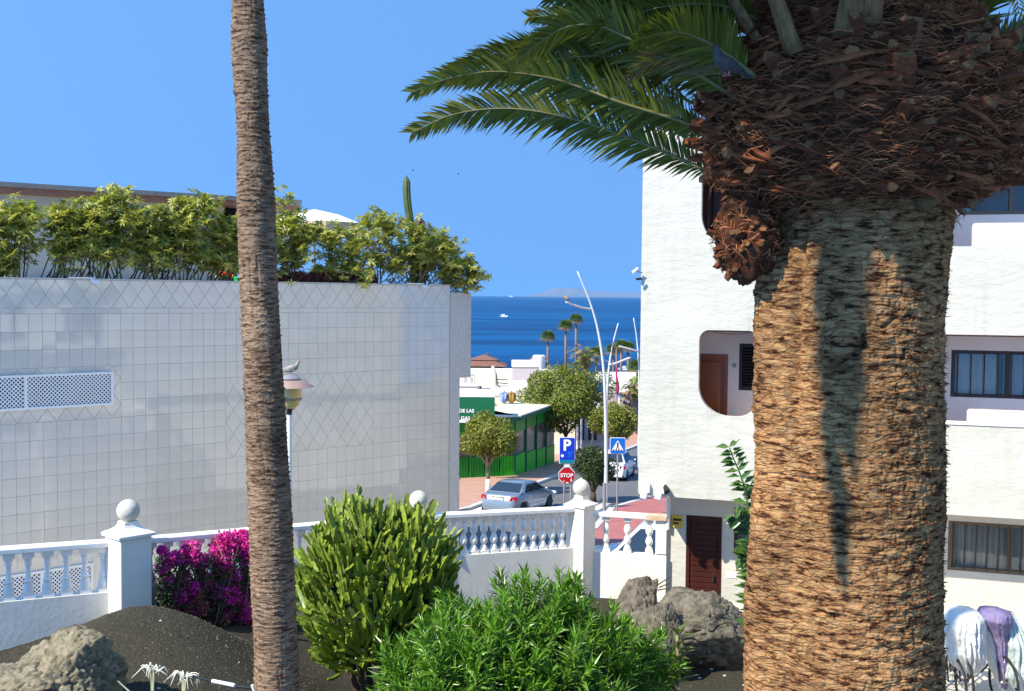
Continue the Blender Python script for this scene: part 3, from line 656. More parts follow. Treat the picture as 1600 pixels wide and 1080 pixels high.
def pocket(a, b, c, d, depth=.55):
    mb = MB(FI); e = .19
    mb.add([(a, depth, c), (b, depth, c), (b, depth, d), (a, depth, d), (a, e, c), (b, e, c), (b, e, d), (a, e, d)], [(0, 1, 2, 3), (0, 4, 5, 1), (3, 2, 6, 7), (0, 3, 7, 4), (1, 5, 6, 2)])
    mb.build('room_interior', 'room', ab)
def bars(a, b, c, d, y, w_, mb):      # rectangular frame
    mb.box(a, a + w_, y - .03, y + .03, c, d); mb.box(b - w_, b, y - .03, y + .03, c, d)
    mb.box(a + w_, b - w_, y - .028, y + .028, d - w_, d); mb.box(a + w_, b - w_, y - .028, y + .028, c, c + w_)
def curtain(a, b, c, d, y, m, par, amp=.02, waves=9):
    n = 40; vs = []; mb = MB(FI)
    for i in range(n + 1):
        s = a + (b - a) * i / n; q = y + amp * math.sin(i / n * waves * 6.28) + amp * .4 * math.sin(i * 1.7)
        vs += [(s, q, c), (s, q, d)]
    mb.add(vs, [(2 * i, 2 * i + 2, 2 * i + 3, 2 * i + 1) for i in range(n)]); mb.build('curtain', m, par, smooth=True)
def window(a, b, c, d, fm, nbar, mull, curt, label=None, bar_front=True):
    mb = MB(FI); bars(a + .002, b - .002, c + .002, d - .002, .03, .055, mb)
    w_ = mb.build('window', fm, ab)
    if label: w_['label'] = label
    for m_ in mull:
        mb = MB(FI); x = a + (b - a) * m_; mb.box(x - .03, x + .03, .004, .05, c + .06, d - .06); mb.build('mullion', fm, w_)
    mb = MB(FI); mb.box(a + .06, b - .06, .06, .066, c + .05, d - .05); mb.build('pane', 'glass', w_)
    for k in range(nbar):
        x = a + (b - a) * (k + .5) / nbar
        mb = MB(FI); mb.tube([(x, -.015, c + .03), (x, -.015, d - .03)], .011, 6); mb.build('bar', 'frame_dark', w_)
    for (x0, x1, cm) in curt: curtain(a + (b - a) * x0, a + (b - a) * x1, c + .02, d - .02, .2, cm, w_)
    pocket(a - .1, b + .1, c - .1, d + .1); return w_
window(W3[0], W3[1], 1.36, 2.02, 'frame_olive', 0, (.42,), ((.02, .10, 'curtain'),), 'olive framed sliding window reflecting the palm')
mb = MB(FI); mb.box(W3[0] - .02, W3[1], -.05, .1, 2.025, 2.15); mb.build('blind_box', 'cornice_wood', ab)
window(W2[0], W2[1], -1.57, -.81, 'frame_dark', 9, (.47,), ((.05, .4, 'curtain'), (.45, .95, 'curtain_blue')), 'barred window with pale blue curtains')
window(gW[0], gW[1], -4.40, -3.59, 'frame_olive', 11, (.5,), ((.06, .46, 'curtain'), (.6, .9, 'curtain')), 'barred ground floor window')
window(gw[0], gw[1], -4.36, -3.60, 'frame_dark', 0, (), (), 'small dark ground floor window')
mb = MB(FI); bars(w1[0], w1[1], -1.58, -.78, .03, .05, mb); sh = mb.build('shutter_frame', 'shutter', ab)
for k in range(14):
    z = -1.52 + k * .052; mb = MB(FI); mb.hexa([(w1[0] + .05, .02, z), (w1[1] - .05, .02, z), (w1[1] - .05, .06, z + .02), (w1[0] + .05, .06, z + .02), (w1[0] + .05, .02, z + .012), (w1[1] - .05, .02, z + .012), (w1[1] - .05, .06, z + .034), (w1[0] + .05, .06, z + .034)]); mb.build('slat', 'shutter', sh)
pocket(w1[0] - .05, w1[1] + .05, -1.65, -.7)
def door(a, b, c, d, m, panels, label):
    mb = MB(FI); mb.box(a, a + .06, -.01, .09, c, d); mb.box(b - .06, b, -.01, .09, c, d); mb.box(a + .06, b - .06, -.01, .09, d - .06, d)
    f = mb.build('door', m, ab); f['label'] = label
    mb = MB(FI); mb.box(a + .062, b - .062, .03, .07, c, d - .062); mb.build('leaf', m, f)
    for (x0, x1, z0, z1) in panels:
        mb = MB(FI); X0, X1, Z0, Z1 = a + .06 + (b - a - .12) * x0, a + .06 + (b - a - .12) * x1, c + (d - c) * z0, c + (d - c) * z1
        mb.hexa([(X0, .029, Z0), (X1, .029, Z0), (X1, .029, Z1), (X0, .029, Z1), (X0 + .025, .012, Z0 + .025), (X1 - .025, .012, Z0 + .025), (X1 - .025, .012, Z1 - .025), (X0 + .025, .012, Z1 - .025)])
        mb.build('door_panel', m, f)
    mb = MB(FI); mb.box(b - .15, b - .12, -.03, .03, c + (d - c) * .47, c + (d - c) * .47 + .1); mb.build('handle', 'chrome', f)
    return f
door(d1[0], d1[1], -2.96, -.97, 'wood_door', ((.12, .88, .05, .40), (.12, .88, .46, .94)), 'orange brown panelled door in the rounded middle opening')
door(d3[0], d3[1], -.25, 2.0, 'wood_dark', ((.05, .45, .05, .95), (.5, .95, .05, .95)), 'dark red brown door in the top rounded opening')
gd = door(g0[0], g0[1], -5.9, -3.79, 'wood_dark', (), 'ground floor door of dark horizontal boards')
for k in range(22):
    z0 = -5.88 + k * .093; mb = MB(FI); mb.box(g0[0] + .066, g0[1] - .066, .016, .029, z0, z0 + .082); mb.build('board', 'wood_dark', gd)
mb = MB(FI); mb.box(si(1146), si(1151.5), -.015, -.001, -1.19, -1.12); mb.build('number_plate', 'grey_metal', ab)
for px in (1142, 1150, 1168):
    mb = MB(FI); mb.box(si(px), si(px) + .09, -.012, -.001, -4.83, -4.73); mb.build('socket', 'curtain', ab)
mb = MB(FI); mb.box(si(1146), si(1146) + .1, -.012, -.001, -2.0, -1.9); mb.build('socket', 'curtain', ab)
# yellow notice, bulkhead lamps, cable, drain pipe
mb = MB(FI); mb.box(si(1055), si(1072), -.02, -.001, -4.02, -3.80); ys_ = mb.build('notice', 'yellow_sign', ab)
mb = MB(FI); mb.box(si(1057), si(1070), -.026, -.021, -3.90, -3.86); mb.box(si(1057), si(1066), -.026, -.021, -3.96, -3.93); mb.build('notice_print', 'frame_dark', ys_)
mb = MB(FB); mb.tube([(sJ * 1.0 + .03, REC - .08, -3.31), (sJ + .03, REC - .08, -4.05)], .035, 10); mb.build('drain_pipe', 'white_metal', ab, smooth=40)
mb = MB(FB); pts = [(sJ + .1 + i * .14, .7, -3.32 - .05 * math.sin(i / 9 * math.pi * 3) ** 2) for i in range(10)]; mb.tube(pts, .007, 5); mb.build('cable', 'grey_metal', ab)
mb = MB(FB); pts = [(sA0 + .1 + i * .09, .6, -.56 - .05 * math.sin(i / 8 * math.pi)) for i in range(9)]; mb.tube(pts, .008, 5); mb.build('cable', 'grey_metal', ab)
for k, s_ in enumerate((.10, .34)):
    mb = MB(FB); mb.box(s_ - .04, s_ + .10, -.07, -.001, -3.24, -3.10); mb.tube([(s_ + .03, -.04, -3.22), (s_ - .0, -.08, -3.34)], [.045, .06], 10)
    o = mb.build('bulkhead_lamp', 'white_metal', ab)
mb = MB(FB); mb.tube([(.45, -.03, -3.12), (.5, -.12, -3.2)], [.04, .05], 8); mb.build('camera_dome', 'black', ab)
p = P(995, 424, 17.9)
sc_ = thing('security_camera', 'small white security camera clamped to the left edge of the apartment block', 'camera', (p.x, p.y, p.z))
mb = MB(); mb.tube([p + Vector((.09, .02, -.02)), p + Vector((.0, 0, 0))], .012, 6); mb.build('bracket', 'grey_metal', sc_)
mb = MB(); mb.tube([p + Vector((.02, 0, .05)), p + Vector((-.07, -.02, -.03))], [.022, .03], 10); mb.build('housing', 'white_metal', sc_)
mb = MB(); mb.tube([p + Vector((.08, 0, -.12)), p + Vector((-.01, -.02, -.13))], [.02, .02], 8); mb.build('lens_cover', 'black', sc_)
# ================================================================ LEFT TILED BUILDING
TW0 = P(0, 500, 22.0); TW1 = P(735, 500, 30.0)
FT = frame((TW0.x, TW0.y, H), (TW1.x - TW0.x, TW1.y - TW0.y)); TY = FT.col[1].xyz
def st(px): return s_on(px, FT)
tb = thing('tiled_building', 'long low building clad in glossy grey white tiles, hedge planted along its roof edge', 'building', (TW0.x, TW0.y, -2))
sR = st(703); TOP = 0.25; SL = -3.0
TWd, THt = 0.273, 0.376
z_low0, z_low1 = -9.0, TOP
vent = (st(-60), st(175), -2.44, -1.72)
vent2 = (st(-60), st(141), -6.50, -5.82)
mb = MB(FT)
mb.box(SL, sR, .0055, 6, -8.2, TOP - .002); mb.build('wall', 'grout', tb)
mb = MB(FT); mb.box(SL, sR + .02, -.02, .35, TOP, TOP + .03); mb.build('coping', 'stone_wall', tb)
s735, s718 = st(735), st(718)
mb = MB(FT); mb.box(sR + .003, s735, -.03, 6, z_on(725, 590, FT) - H, 0.07); mb.build('corner_block', 'stone_wall', tb)
mb = MB(FT); mb.box(sR + .003, s718, -.03, 5.9, -8, z_on(725, 590, FT) - H - .002); mb.build('corner_pilaster', 'stone_wall', tb)
zb_ = z_on(725, 752, FT) - H
mb = MB(FT); mb.lathe((s718 - .05, .7, 0), [(.50, -8), (.50, zb_ - .03), (.53, zb_ - .02), (.53, zb_ + .03), (.45, zb_ + .031), (.42, zb_ - .1)], 28); mb.build('round_planter', 'stone_wall', tb, smooth=40)
# tile layout: list of polygons in (s, z)
rows = []; z = TOP - .60; band_b = z; thin_b = z - .115
tiles = []      # (poly, kind)
def clip(poly, x0, x1, z0, z1):
    def cut(p, ax, v, keep_less):
        o = []
        for i in range(len(p)):
            a, b = p[i], p[(i + 1) % len(p)]; ia = (a[ax] <= v) == keep_less or a[ax] == v; ib = (b[ax] <= v) == keep_less or b[ax] == v
            if ia: o.append(a)
            if ia != ib: t = (v - a[ax]) / (b[ax] - a[ax]); o.append((a[0] + t * (b[0] - a[0]), a[1] + t * (b[1] - a[1])))
        return o
    for ax, v, kl in ((0, x1, True), (0, x0, False), (1, z1, True), (1, z0, False)):
        if len(poly) < 3: return []
        poly = cut(poly, ax, v, kl)
    return poly
def area(p): return abs(sum(p[i][0] * p[(i + 1) % len(p)][1] - p[(i + 1) % len(p)][0] * p[i][1] for i in range(len(p)))) / 2
def lattice(x0, x1, z0, z1, w_=.39, h_=.56, holes=()):
    g = .0032
    nx = int((x1 - x0) / w_) + 3; nz = int((z1 - z0) / h_) + 3
    for i in range(-1, nx * 2):
        for j in range(-1, nz * 2):
            if (i + j) % 2: continue
            cx, cz = x0 + i * w_ / 2, z0 + j * h_ / 2
            kx = 1 - 2 * g / w_ * 1.6; q = [(cx - w_ / 2 * kx, cz), (cx, cz - h_ / 2 * kx), (cx + w_ / 2 * kx, cz), (cx, cz + h_ / 2 * kx)]
            p = clip(q, x0 + g, x1 - g, z0 + g, z1 - g)
            if len(p) >= 3 and area(p) > .0008:
                inside = [h for h in holes if not (max(a[0] for a in p) <= h[0] or min(a[0] for a in p) >= h[1] or max(a[1] for a in p) <= h[2] or min(a[1] for a in p) >= h[3])]
                if inside:
                    h = inside[0]
                    for (a, b, c, d) in ((x0, x1, h[3], z1), (x0, x1, z0, h[2]), (h[1], x1, h[2], h[3])):
                        pp = clip(p, a, b, c, d)
                        if len(pp) >= 3 and area(pp) > .0008: tiles.append((pp, 9))
                else: tiles.append((p, 1 if len(p) == 4 and area(p) > w_ * h_ * .45 else 9))
lattice(SL, sR, band_b, TOP)
field = (st(352), st(578), thin_b - 9 * THt, thin_b - 4 * THt)       # filled after rows known
frame_f = (SL, st(190), thin_b - 8 * THt, thin_b - 3 * THt)
fields = []
nrow = 20
# snap fields to columns
c0 = lambda s: SL + round((s - SL) / TWd) * TWd
F1 = (c0(st(352)), c0(st(578)), thin_b - 9 * THt, thin_b - 4 * THt)
zt = round((thin_b - (vent[3] + .22)) / THt) * THt
F2 = (SL, c0(st(191)), thin_b - (round((thin_b - (vent[2] - .40)) / THt)) * THt, thin_b - (round((thin_b - (vent[3] + .20)) / THt)) * THt)
g = .0021
x = SL
while x < sR - .02:
    x1 = min(x + TWd * 2, sR); tiles.append(([(x + g, thin_b + g), (x1 - g, thin_b + g), (x1 - g, band_b - g), (x + g, band_b - g)], 9)); x += TWd * 2
for r in range(nrow):
    zt_, zb2 = thin_b - r * THt, thin_b - (r + 1) * THt; x = SL
    while x < sR - .02:
        x1 = min(x + TWd, sR); mx, mz = (x + x1) / 2, (zt_ + zb2) / 2
        skip = any(a < mx < b and c < mz < d for a, b, c, d in (F1, F2)) or (vent2[0] < mx < vent2[1] + .1 and vent2[2] - .1 < mz < vent2[3] + .1)
        if not skip:
            tiles.append(([(x + g, zb2 + g), (x1 - g, zb2 + g), (x1 - g, zt_ - g), (x + g, zt_ - g)], 0 if x1 - x > TWd * .98 else 9))
        x += TWd
lattice(*F1); lattice(*F2, holes=[vent])
# rectangle round the lower vent
for (a, b, c, d) in ((vent2[1], vent2[1] + .14, vent2[2] - .1, vent2[3] + .1), (SL, vent2[1], vent2[3], vent2[3] + .1)):
    tiles.append(([(a + g, c + g), (b - g, c + g), (b - g, d - g), (a + g, d - g)], 9))
def tile_geo(p, mb_, dy=0.0):
    cx = sum(a[0] for a in p) / len(p); cz = sum(a[1] for a in p) / len(p); b = .006; n = len(p)
    k = []
    for a in p:
        dx, dz = a[0] - cx, a[1] - cz; L_ = math.hypot(dx, dz); k.append((cx + dx * (1 - b / L_), cz + dz * (1 - b / L_)))
    vs = [(a[0], .005, a[1]) for a in p] + [(a[0], -.001, a[1]) for a in k]
    mb_.add(vs, [tuple(range(n, 2 * n))] + [(i, (i + 1) % n, n + (i + 1) % n, n + i) for i in range(n)])
def local_tile(poly):
    mb_ = MB(); tile_geo(poly, mb_); me = mb_.mesh('tile'); me.materials.append(M['tile']); return me
sq = local_tile([(-TWd / 2 + g, -THt / 2 + g), (TWd / 2 - g, -THt / 2 + g), (TWd / 2 - g, THt / 2 - g), (-TWd / 2 + g, THt / 2 - g)])
w_, h_ = .39, .56; kx = 1 - 2 * .0032 / w_ * 1.6
rh = local_tile([(-w_ / 2 * kx, 0), (0, -h_ / 2 * kx), (w_ / 2 * kx, 0), (0, h_ / 2 * kx)])
rnd = random.Random(7)
zvis = -5.3
cand = [t for t in tiles if t[1] in (0, 1) and sum(a[1] for a in t[0]) / 4 > zvis and sum(a[0] for a in t[0]) / 4 > st(-4)]
cand.sort(key=lambda t: sum(a[0] for a in t[0]) / 4); part_ids = set(id(t) for t in cand[:292])
rotz = math.atan2(FT.col[0].y, FT.col[0].x)
rest = MB(FT)
def jit(): return Euler((rnd.gauss(0, .003), 0, rnd.gauss(0, .0045)))
for t in tiles:
    p = t[0]
    if id(t) in part_ids:
        cx = (min(a[0] for a in p) + max(a[0] for a in p)) / 2; cz = (min(a[1] for a in p) + max(a[1] for a in p)) / 2
        e = jit(); w3 = FT @ Vector((cx, 0, cz))
        inst('tile', sq if t[1] == 0 else rh, tb, w3, (Matrix.Rotation(rotz, 3, 'Z') @ e.to_matrix()).to_euler())
    else:
        cx = sum(a[0] for a in p) / len(p); cz = sum(a[1] for a in p) / len(p); e = jit().to_matrix(); m_ = MB(); tile_geo(p, m_)
        rest.add([Vector((cx, 0, cz)) + e @ (v - Vector((cx, 0, cz))) for v in m_.v], m_.f)
o = rest.build('tile_field', 'tile', tb); o['kind'] = 'stuff'
def vent_window(v, split):
    mb = MB(FT); a, b, c, d = v; w_ = .05
    mb.box(a, b, -.055, -.004, d - w_, d); mb.box(a, b, -.055, -.004, c, c + w_); mb.box(b - w_, b, -.054, -.004, c + w_, d - w_)
    mb.box(split - .03, split + .03, -.054, -.004, c + w_, d - w_); mb.box(a, a + w_, -.054, -.004, c + w_, d - w_)
    o = mb.build('vent_window', 'white_metal', tb)
    mb = MB(FT); mb.box(a + .03, b - .03, -.006, -.003, c + .03, d - .03); mb.build('vent_backing', 'dark', o)
    for (x0, x1) in ((a + w_, split - .03), (split + .03, b - w_)):
        mb = MB(FT); z0, z1 = c + w_, d - w_; hh = z1 - z0; sp = .085; k = -int(hh / sp) - 1
        while x0 + k * sp < x1:
            for sg in (1, -1):
                xs = x0 + k * sp
                p0 = (xs, z0) if sg > 0 else (xs, z1); p1 = (xs + hh, z1) if sg > 0 else (xs + hh, z0)
                t0 = max(0, (x0 - p0[0]) / hh); t1 = min(1, (x1 - p0[0]) / hh)
                if t1 > t0:
                    A = (p0[0] + t0 * hh, p0[1] + (p1[1] - p0[1]) * t0); B = (p0[0] + t1 * hh, p0[1] + (p1[1] - p0[1]) * t1)
                    y = -.028 if sg > 0 else -.020; q = .0165
                    mb.hexa([(A[0] - q, y, A[1]), (A[0] + q, y, A[1]), (B[0] + q, y, B[1]), (B[0] - q, y, B[1]), (A[0] - q, y - .008, A[1]), (A[0] + q, y - .008, A[1]), (B[0] + q, y - .008, B[1]), (B[0] - q, y - .008, B[1])])
            k += 1
        mb.build('lattice', 'lattice', o)
vent_window(vent, st(38)); vent_window(vent2, st(60))
# terrace floor and rear building
mb = MB(FT); mb.box(SL, sR, .36, 5.9, TOP - .5, TOP - .36); mb.build('terrace_floor', 'terrace_floor', tb)
RW0 = P(-120, 400, 26.3); RW1 = P(349, 400, 30.6); FR = frame((RW0.x, RW0.y, H), (RW1.x - RW0.x, RW1.y - RW0.y)); LR = (RW1 - RW0).length
rb = thing('rooftop_house', 'grey green terrace wall under a flat brown edged roof behind the hedge', 'building', (RW0.x, RW0.y, H))
mb = MB(FR); mb.box(0, LR, 0, 6, -.25, 2.42); mb.build('wall', 'terrace_wall', rb)
mb = MB(FR); mb.box(-.2, LR + .35, -.45, 6.2, 2.425, 2.56); mb.build('fascia', 'cornice_wood', rb)
mb = MB(FR); mb.box(-.2, LR + .40, -.52, 6.2, 2.563, 2.68); mb.build('roof_edge', 'cornice_top', rb)
mb = MB(FR); mb.box(LR + .004, LR + .55, .4, .8, .0, 2.42); mb.build('recess_shade', 'dark', rb)  # black block stands for the shade inside the open pergola
pg = thing('pergola', 'dark timber pergola beam ending behind the slender palm trunk', 'pergola', (RW1.x, RW1.y, H))
mb = MB(FR); PE = s_on(458, FR); mb.box(LR + .42, PE, -.6, 3.0, 2.50, 2.68); mb.build('roof_panel', 'cornice_top', pg)
mb = MB(FR); mb.box(LR + .42, PE - .03, -.55, -.4, 2.28, 2.495); mb.build('beam', 'cornice_wood', pg)
for k in range(2):
    mb = MB(FR); x = LR + .75 + k * .55; mb.box(x, x + .14, -.3, -.16, -.25, 2.27); mb.build('post', 'frame_dark', pg)
mb = MB(FR); mb.box(LR + .6, PE - .1, 2.7, 2.9, 1.2, 2.2); mb.build('back_board', 'wood_dark', pg)
# floodlights on the coping
for px, lab in ((140, 'white floodlight arm over the parapet near the left edge'), (655, 'tiny white floodlight clipped over the right end of the parapet')):
    s_ = st(px); base = FT @ Vector((s_, 0, TOP)); t = thing('floodlight', lab, 'floodlight', base, 'parapet floodlights')
    mb = MB(FT); mb.box(s_ - .42, s_ + .12, -.05, -.02, TOP + .031, TOP + .055); mb.build('arm', 'white_metal', t)
    mb = MB(FT); mb.hexa([(s_ + .02, -.16, TOP - .08), (s_ + .16, -.16, TOP - .08), (s_ + .16, -.06, TOP - .03), (s_ + .02, -.06, TOP - .03), (s_ + .02, -.14, TOP - .0), (s_ + .16, -.14, TOP - .0), (s_ + .16, -.05, TOP + .03), (s_ + .02, -.05, TOP + .03)]); mb.build('lamp_head', 'white_metal', t)
# cream parasol on the terrace
pc = P(492, 343, 31.5)
ps = thing('parasol', 'large cream garden parasol with brown lit underside on the roof terrace', 'parasol', (pc.x, pc.y, H - .2))
mb = MB(); n = 8; rim = [Vector((pc.x + 1.45 * math.cos(R(22.5 + 45 * k)), pc.y + 1.45 * math.sin(R(22.5 + 45 * k)), pc.z - .12)) for k in range(8)]
mid = [Vector((pc.x, pc.y, pc.z + .25)) + (r - Vector((pc.x, pc.y, pc.z - .12))) * .55 - Vector((0, 0, .13)) for r in rim]
apex = Vector((pc.x, pc.y, pc.z + .29))
mb.add([apex] + mid + rim, [(0, 1 + k, 1 + (k + 1) % 8) for k in range(8)] + [(1 + k, 9 + k, 9 + (k + 1) % 8, 1 + (k + 1) % 8) for k in range(8)]); mb.build('canopy', 'parasol_w', ps)
mb = MB()
for k in range(8):
    a, b = rim[k], rim[(k + 1) % 8]; dz = Vector((0, 0, -.30)); mb.add([a, b, b + dz, (a + b) / 2 + dz * .8, a + dz], [(0, 1, 2, 3, 4)])
mb.build('valance', 'parasol', ps)
mb = MB(); mb.tube([(pc.x, pc.y, H - .25), (pc.x, pc.y, pc.z + .30)], .03, 8); mb.build('pole', 'wood_pale', ps)
for k in range(8):
    mb = MB(); mb.tube([Vector((pc.x, pc.y, pc.z + .24)), rim[k] - Vector((0, 0, .01))], .012, 5); mb.build('rib', 'wood_pale', ps)
# second low parasol sheet behind the right shrubs (pale strip)
mb = MB(); a = P(600, 345, 33); b = P(640, 342, 33); mb.tube([a, b], .03, 6); rr_ = mb.build('pale_rail', 'white_metal', at=a); tag(rr_, 'thin pale horizontal rail between the hedge tops and the tall cactus', 'rail')
# columnar cacti
def ribbed(name, pts, rad, m, parent, ribs=8):
    pts = spline(pts, 16); vs = []; k = ribs * 4
    for i, p in enumerate(pts):
        f = i / (len(pts) - 1); r = rad * (1 if f < .9 else math.sqrt(max(0, 1 - ((f - .9) / .1) ** 2)) * .95 + .05)
        for j in range(k):
            a = 2 * math.pi * j / k; q = r * (1 + .16 * math.cos(ribs * a)); vs.append(p + Vector((math.cos(a) * q, math.sin(a) * q, 0)))
    mb = MB(); mb.add(vs, [(i * k + j, i * k + (j + 1) % k, (i + 1) * k + (j + 1) % k, (i + 1) * k + j) for i in range(len(pts) - 1) for j in range(k)] + [tuple((len(pts) - 1) * k + j for j in range(k))])
    return mb.build(name, m, parent, smooth=True)
c1 = thing('column_cactus', 'tall green ribbed column cactus standing above the hedge', 'cactus', P(652, 445, 29.6))
ribbed('cactus_column', [P(650, 450, 29.6), P(645, 400, 29.6), P(641, 350, 29.6), P(636, 310, 29.6), P(635, 274, 29.6)], .092, 'cactus', c1)
c2 = thing('column_cactus', 'short brown column cactus half hidden in the right end of the hedge', 'cactus', P(656, 445, 29.3))
ribbed('cactus_column', [P(657, 450, 29.4), P(655, 400, 29.4), P(655, 338, 29.4)], .14, 'cactus_brown', c2)
# bright green container and red leaved plants at the hedge foot
mb = MB(); p = P(374, 442, 27.2); mb.lathe((p.x, p.y, H + .05), [(.10, 0), (.13, .3), (.15, .31), (.15, .36)], 14); o = mb.build('planter_pot', 'netgreen', at=(p.x, p.y, H + .05)); tag(o, 'bright green pot at the hedge foot left of the slender palm', 'pot')
mb = MB(); p = P(489, 442, 28.2); mb.lathe((p.x, p.y, H + .05), [(.12, 0), (.16, .28), (.17, .32)], 14); o = mb.build('planter_pot', 'green', at=(p.x, p.y, H + .05)); tag(o, 'dark green pot at the hedge foot below the parasol', 'pot')
def rot_to(dirv):
    return Vector(dirv).to_track_quat('Z', 'Y')
def leaf_cloud(name, cen, rad, n, m, parent, rs, ln, wd, up=.3, shell=.6, droop=.1):
    cen = np.asarray(cen, float); d = unit(n, rs); r = shell + (1 - shell) * rs.rand(n) ** .6
    C = cen + d * r[:, None] * np.asarray(rad); D = d * .8 + unit(n, rs) * .8 + np.array([0, 0, up])
    V, Fq = leafset(C, D, unit(n, rs), ln * (.7 + .6 * rs.rand(n)), wd * (.7 + .6 * rs.rand(n)), bend=droop)
    return V, Fq
rs = np.random.RandomState(11)
mm = []; off = 0
rp = thing('red_leaf_plant', 'low dark red leaved plants along the hedge foot under the parasol', 'plant', P(560, 443, 28.8))
Vs, Fs = [], []; off = 0
for k in range(60):
    px = 440 + rs.rand() * 160; s_ = st(px); c = FT @ Vector((s_, .25 + .3 * rs.rand(), TOP + .03)); n = 40
    D = unit(n, rs) * .7 + np.array([0, 0, 1.0]); C = np.tile(np.array(c), (n, 1)) + rs.normal(size=(n, 3)) * .04
    V, Fq = leafset(C, D, unit(n, rs), .18 + .14 * rs.rand(n), .03 + .015 * rs.rand(n)); Vs.append(V); Fs.append(Fq + off); off += len(V)
bulk('foliage', np.concatenate(Vs), np.concatenate(Fs), 'redplant', rp)
# ---------------------------------------------------------------- hedge shrubs (profile of the tops read along the roof edge)
hedge = [(-14, 340, 62), (28, 316, 74), (100, 325, 62), (150, 308, 60), (186, 298, 66), (236, 322, 62), (278, 318, 70), (312, 306, 74), (356, 345, 60), (400, 338, 60), (446, 304, 46),
         (470, 345, 74), (530, 352, 76), (590, 328, 84), (640, 345, 70), (680, 362, 76), (716, 400, 62)]
labs = ['olive hedge shrub cut by the left edge of the picture', 'tall two headed hedge shrub near the left edge', 'hedge shrub with bare stems, second gap from the left', 'hedge shrub left of the tallest hedge top', 'tallest hedge shrub touching the brown fascia',
        'leaning hedge shrub with a long pale branch', 'round hedge shrub in front of the grey terrace wall', 'high topped hedge shrub near the end of the terrace wall', 'hedge shrub under the pergola beside the red clad person', 'hedge shrub behind the slender palm trunk',
        'thin hedge sprig topping out beside the pergola end', 'dense hedge shrub right of the slender palm', 'hedge shrub in front of the brown parasol underside', 'bushy hedge shrub between parasol and tall cactus', 'hedge shrub wrapped round the cactus stems', 'sunlit hedge shrub right of the cacti', 'last hedge shrub drooping over the right corner of the parapet']
for k, ((px, py, wpx), lab) in enumerate(zip(hedge, labs)):
    rs = np.random.RandomState(100 + k); s_ = st(px) if px < 700 else st(700); dep = .45 + .35 * rs.rand() + (0.5 if k == 10 else 0)
    base = FT @ Vector((s_, dep, TOP - .05)); Y = base.y; top = P(px, py, Y); u_ = Y / F
    t = thing('hedge_shrub', lab, 'shrub', base, 'shrubs of the roof edge hedge')
    hw = wpx * u_ / 2; height = top.z - base.z; heads = []
    nh = 24 if height > 1.1 else 18
    if k == 10: nh = 5
    for j in range(nh):
        if j == 0: c = Vector((top.x, Y, top.z - .14))
        else:
            f = rs.rand() ** .75; zz = base.z + height * (.20 + .70 * f) ; sp = hw * (1.05 - .45 * f)
            if k >= 11: zz = base.z + height * (.12 + .76 * f)
            c = Vector((top.x + rs.uniform(-1, 1) * sp, Y + rs.uniform(-.35, .35), zz))
        heads.append(c)
    if k == 16:
        for q in ((735, 440), (745, 436), (728, 425), (722, 448), (712, 452)): heads.append(P(q[0], q[1], Y))
    Vs, Fs, off = [], [], 0
    for c in heads:
        nr = 12
        for r_ in range(nr):
            cc = np.array(c) + rs.normal(size=3) * np.array([.15, .15, .13]); n = 9
            ax = unit(1, rs)[0] * .6 + np.array([0, 0, .8]); an = rs.rand() * 6 + np.arange(n) * 2.4
            ax /= np.linalg.norm(ax); a1 = np.cross(ax, [1, 0, 0]); a1 /= np.linalg.norm(a1); a2 = np.cross(ax, a1)
            D = a1 * np.cos(an)[:, None] + a2 * np.sin(an)[:, None] + ax * rs.uniform(-.1, .7, n)[:, None]
            V, Fq = leafset(np.tile(cc, (n, 1)), D, np.tile(ax, (n, 1)) + rs.normal(size=(n, 3)) * .1, .13 + .06 * rs.rand(n), .045 + .016 * rs.rand(n), bend=.22)
            Vs.append(V); Fs.append(Fq + off); off += len(V)
    bulk('foliage', np.concatenate(Vs), np.concatenate(Fs), 'hedge', t)
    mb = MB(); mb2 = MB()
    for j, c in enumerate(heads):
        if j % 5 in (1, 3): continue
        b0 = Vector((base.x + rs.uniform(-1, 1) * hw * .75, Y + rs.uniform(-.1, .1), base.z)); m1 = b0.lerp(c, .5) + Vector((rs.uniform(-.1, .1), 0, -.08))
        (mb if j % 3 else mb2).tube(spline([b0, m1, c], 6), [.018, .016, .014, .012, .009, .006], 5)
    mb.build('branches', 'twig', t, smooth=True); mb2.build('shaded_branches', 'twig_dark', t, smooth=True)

# ---------------------------------------------------------------- person in red on the terrace
def person_body(name, joints, edges, rad, m, parent, lvl=2):
    me = bpy.data.meshes.new(name); o0 = origin_of(parent)
    me.from_pydata([tuple(Vector(j) - o0) for j in joints], edges, []); me.materials.append(M[m]); o = bpy.data.objects.new(name, me); link(o, parent)
    sk = o.modifiers.new('skin', 'SKIN'); sl_ = me.skin_vertices[0].data if me.skin_vertices else None
    if sl_ is None:
        return o
    for i, r in enumerate(rad): sl_[i].radius = (r, r)
    sl_[0].use_root = True
    sub = o.modifiers.new('sub', 'SUBSURF'); sub.levels = lvl; sub.render_levels = lvl
    return o
pp = P(352, 391, 28.4)
pe = thing('person', 'person in a red top and dark trousers standing behind the hedge', 'person', (pp.x, pp.y, TOP + H - .36))
x, y, z = pp.x, pp.y, pp.z
def J(dx, dy, dz): return (x + dx, y + dy, z + dz)
zf0 = (H + TOP - .36) - z
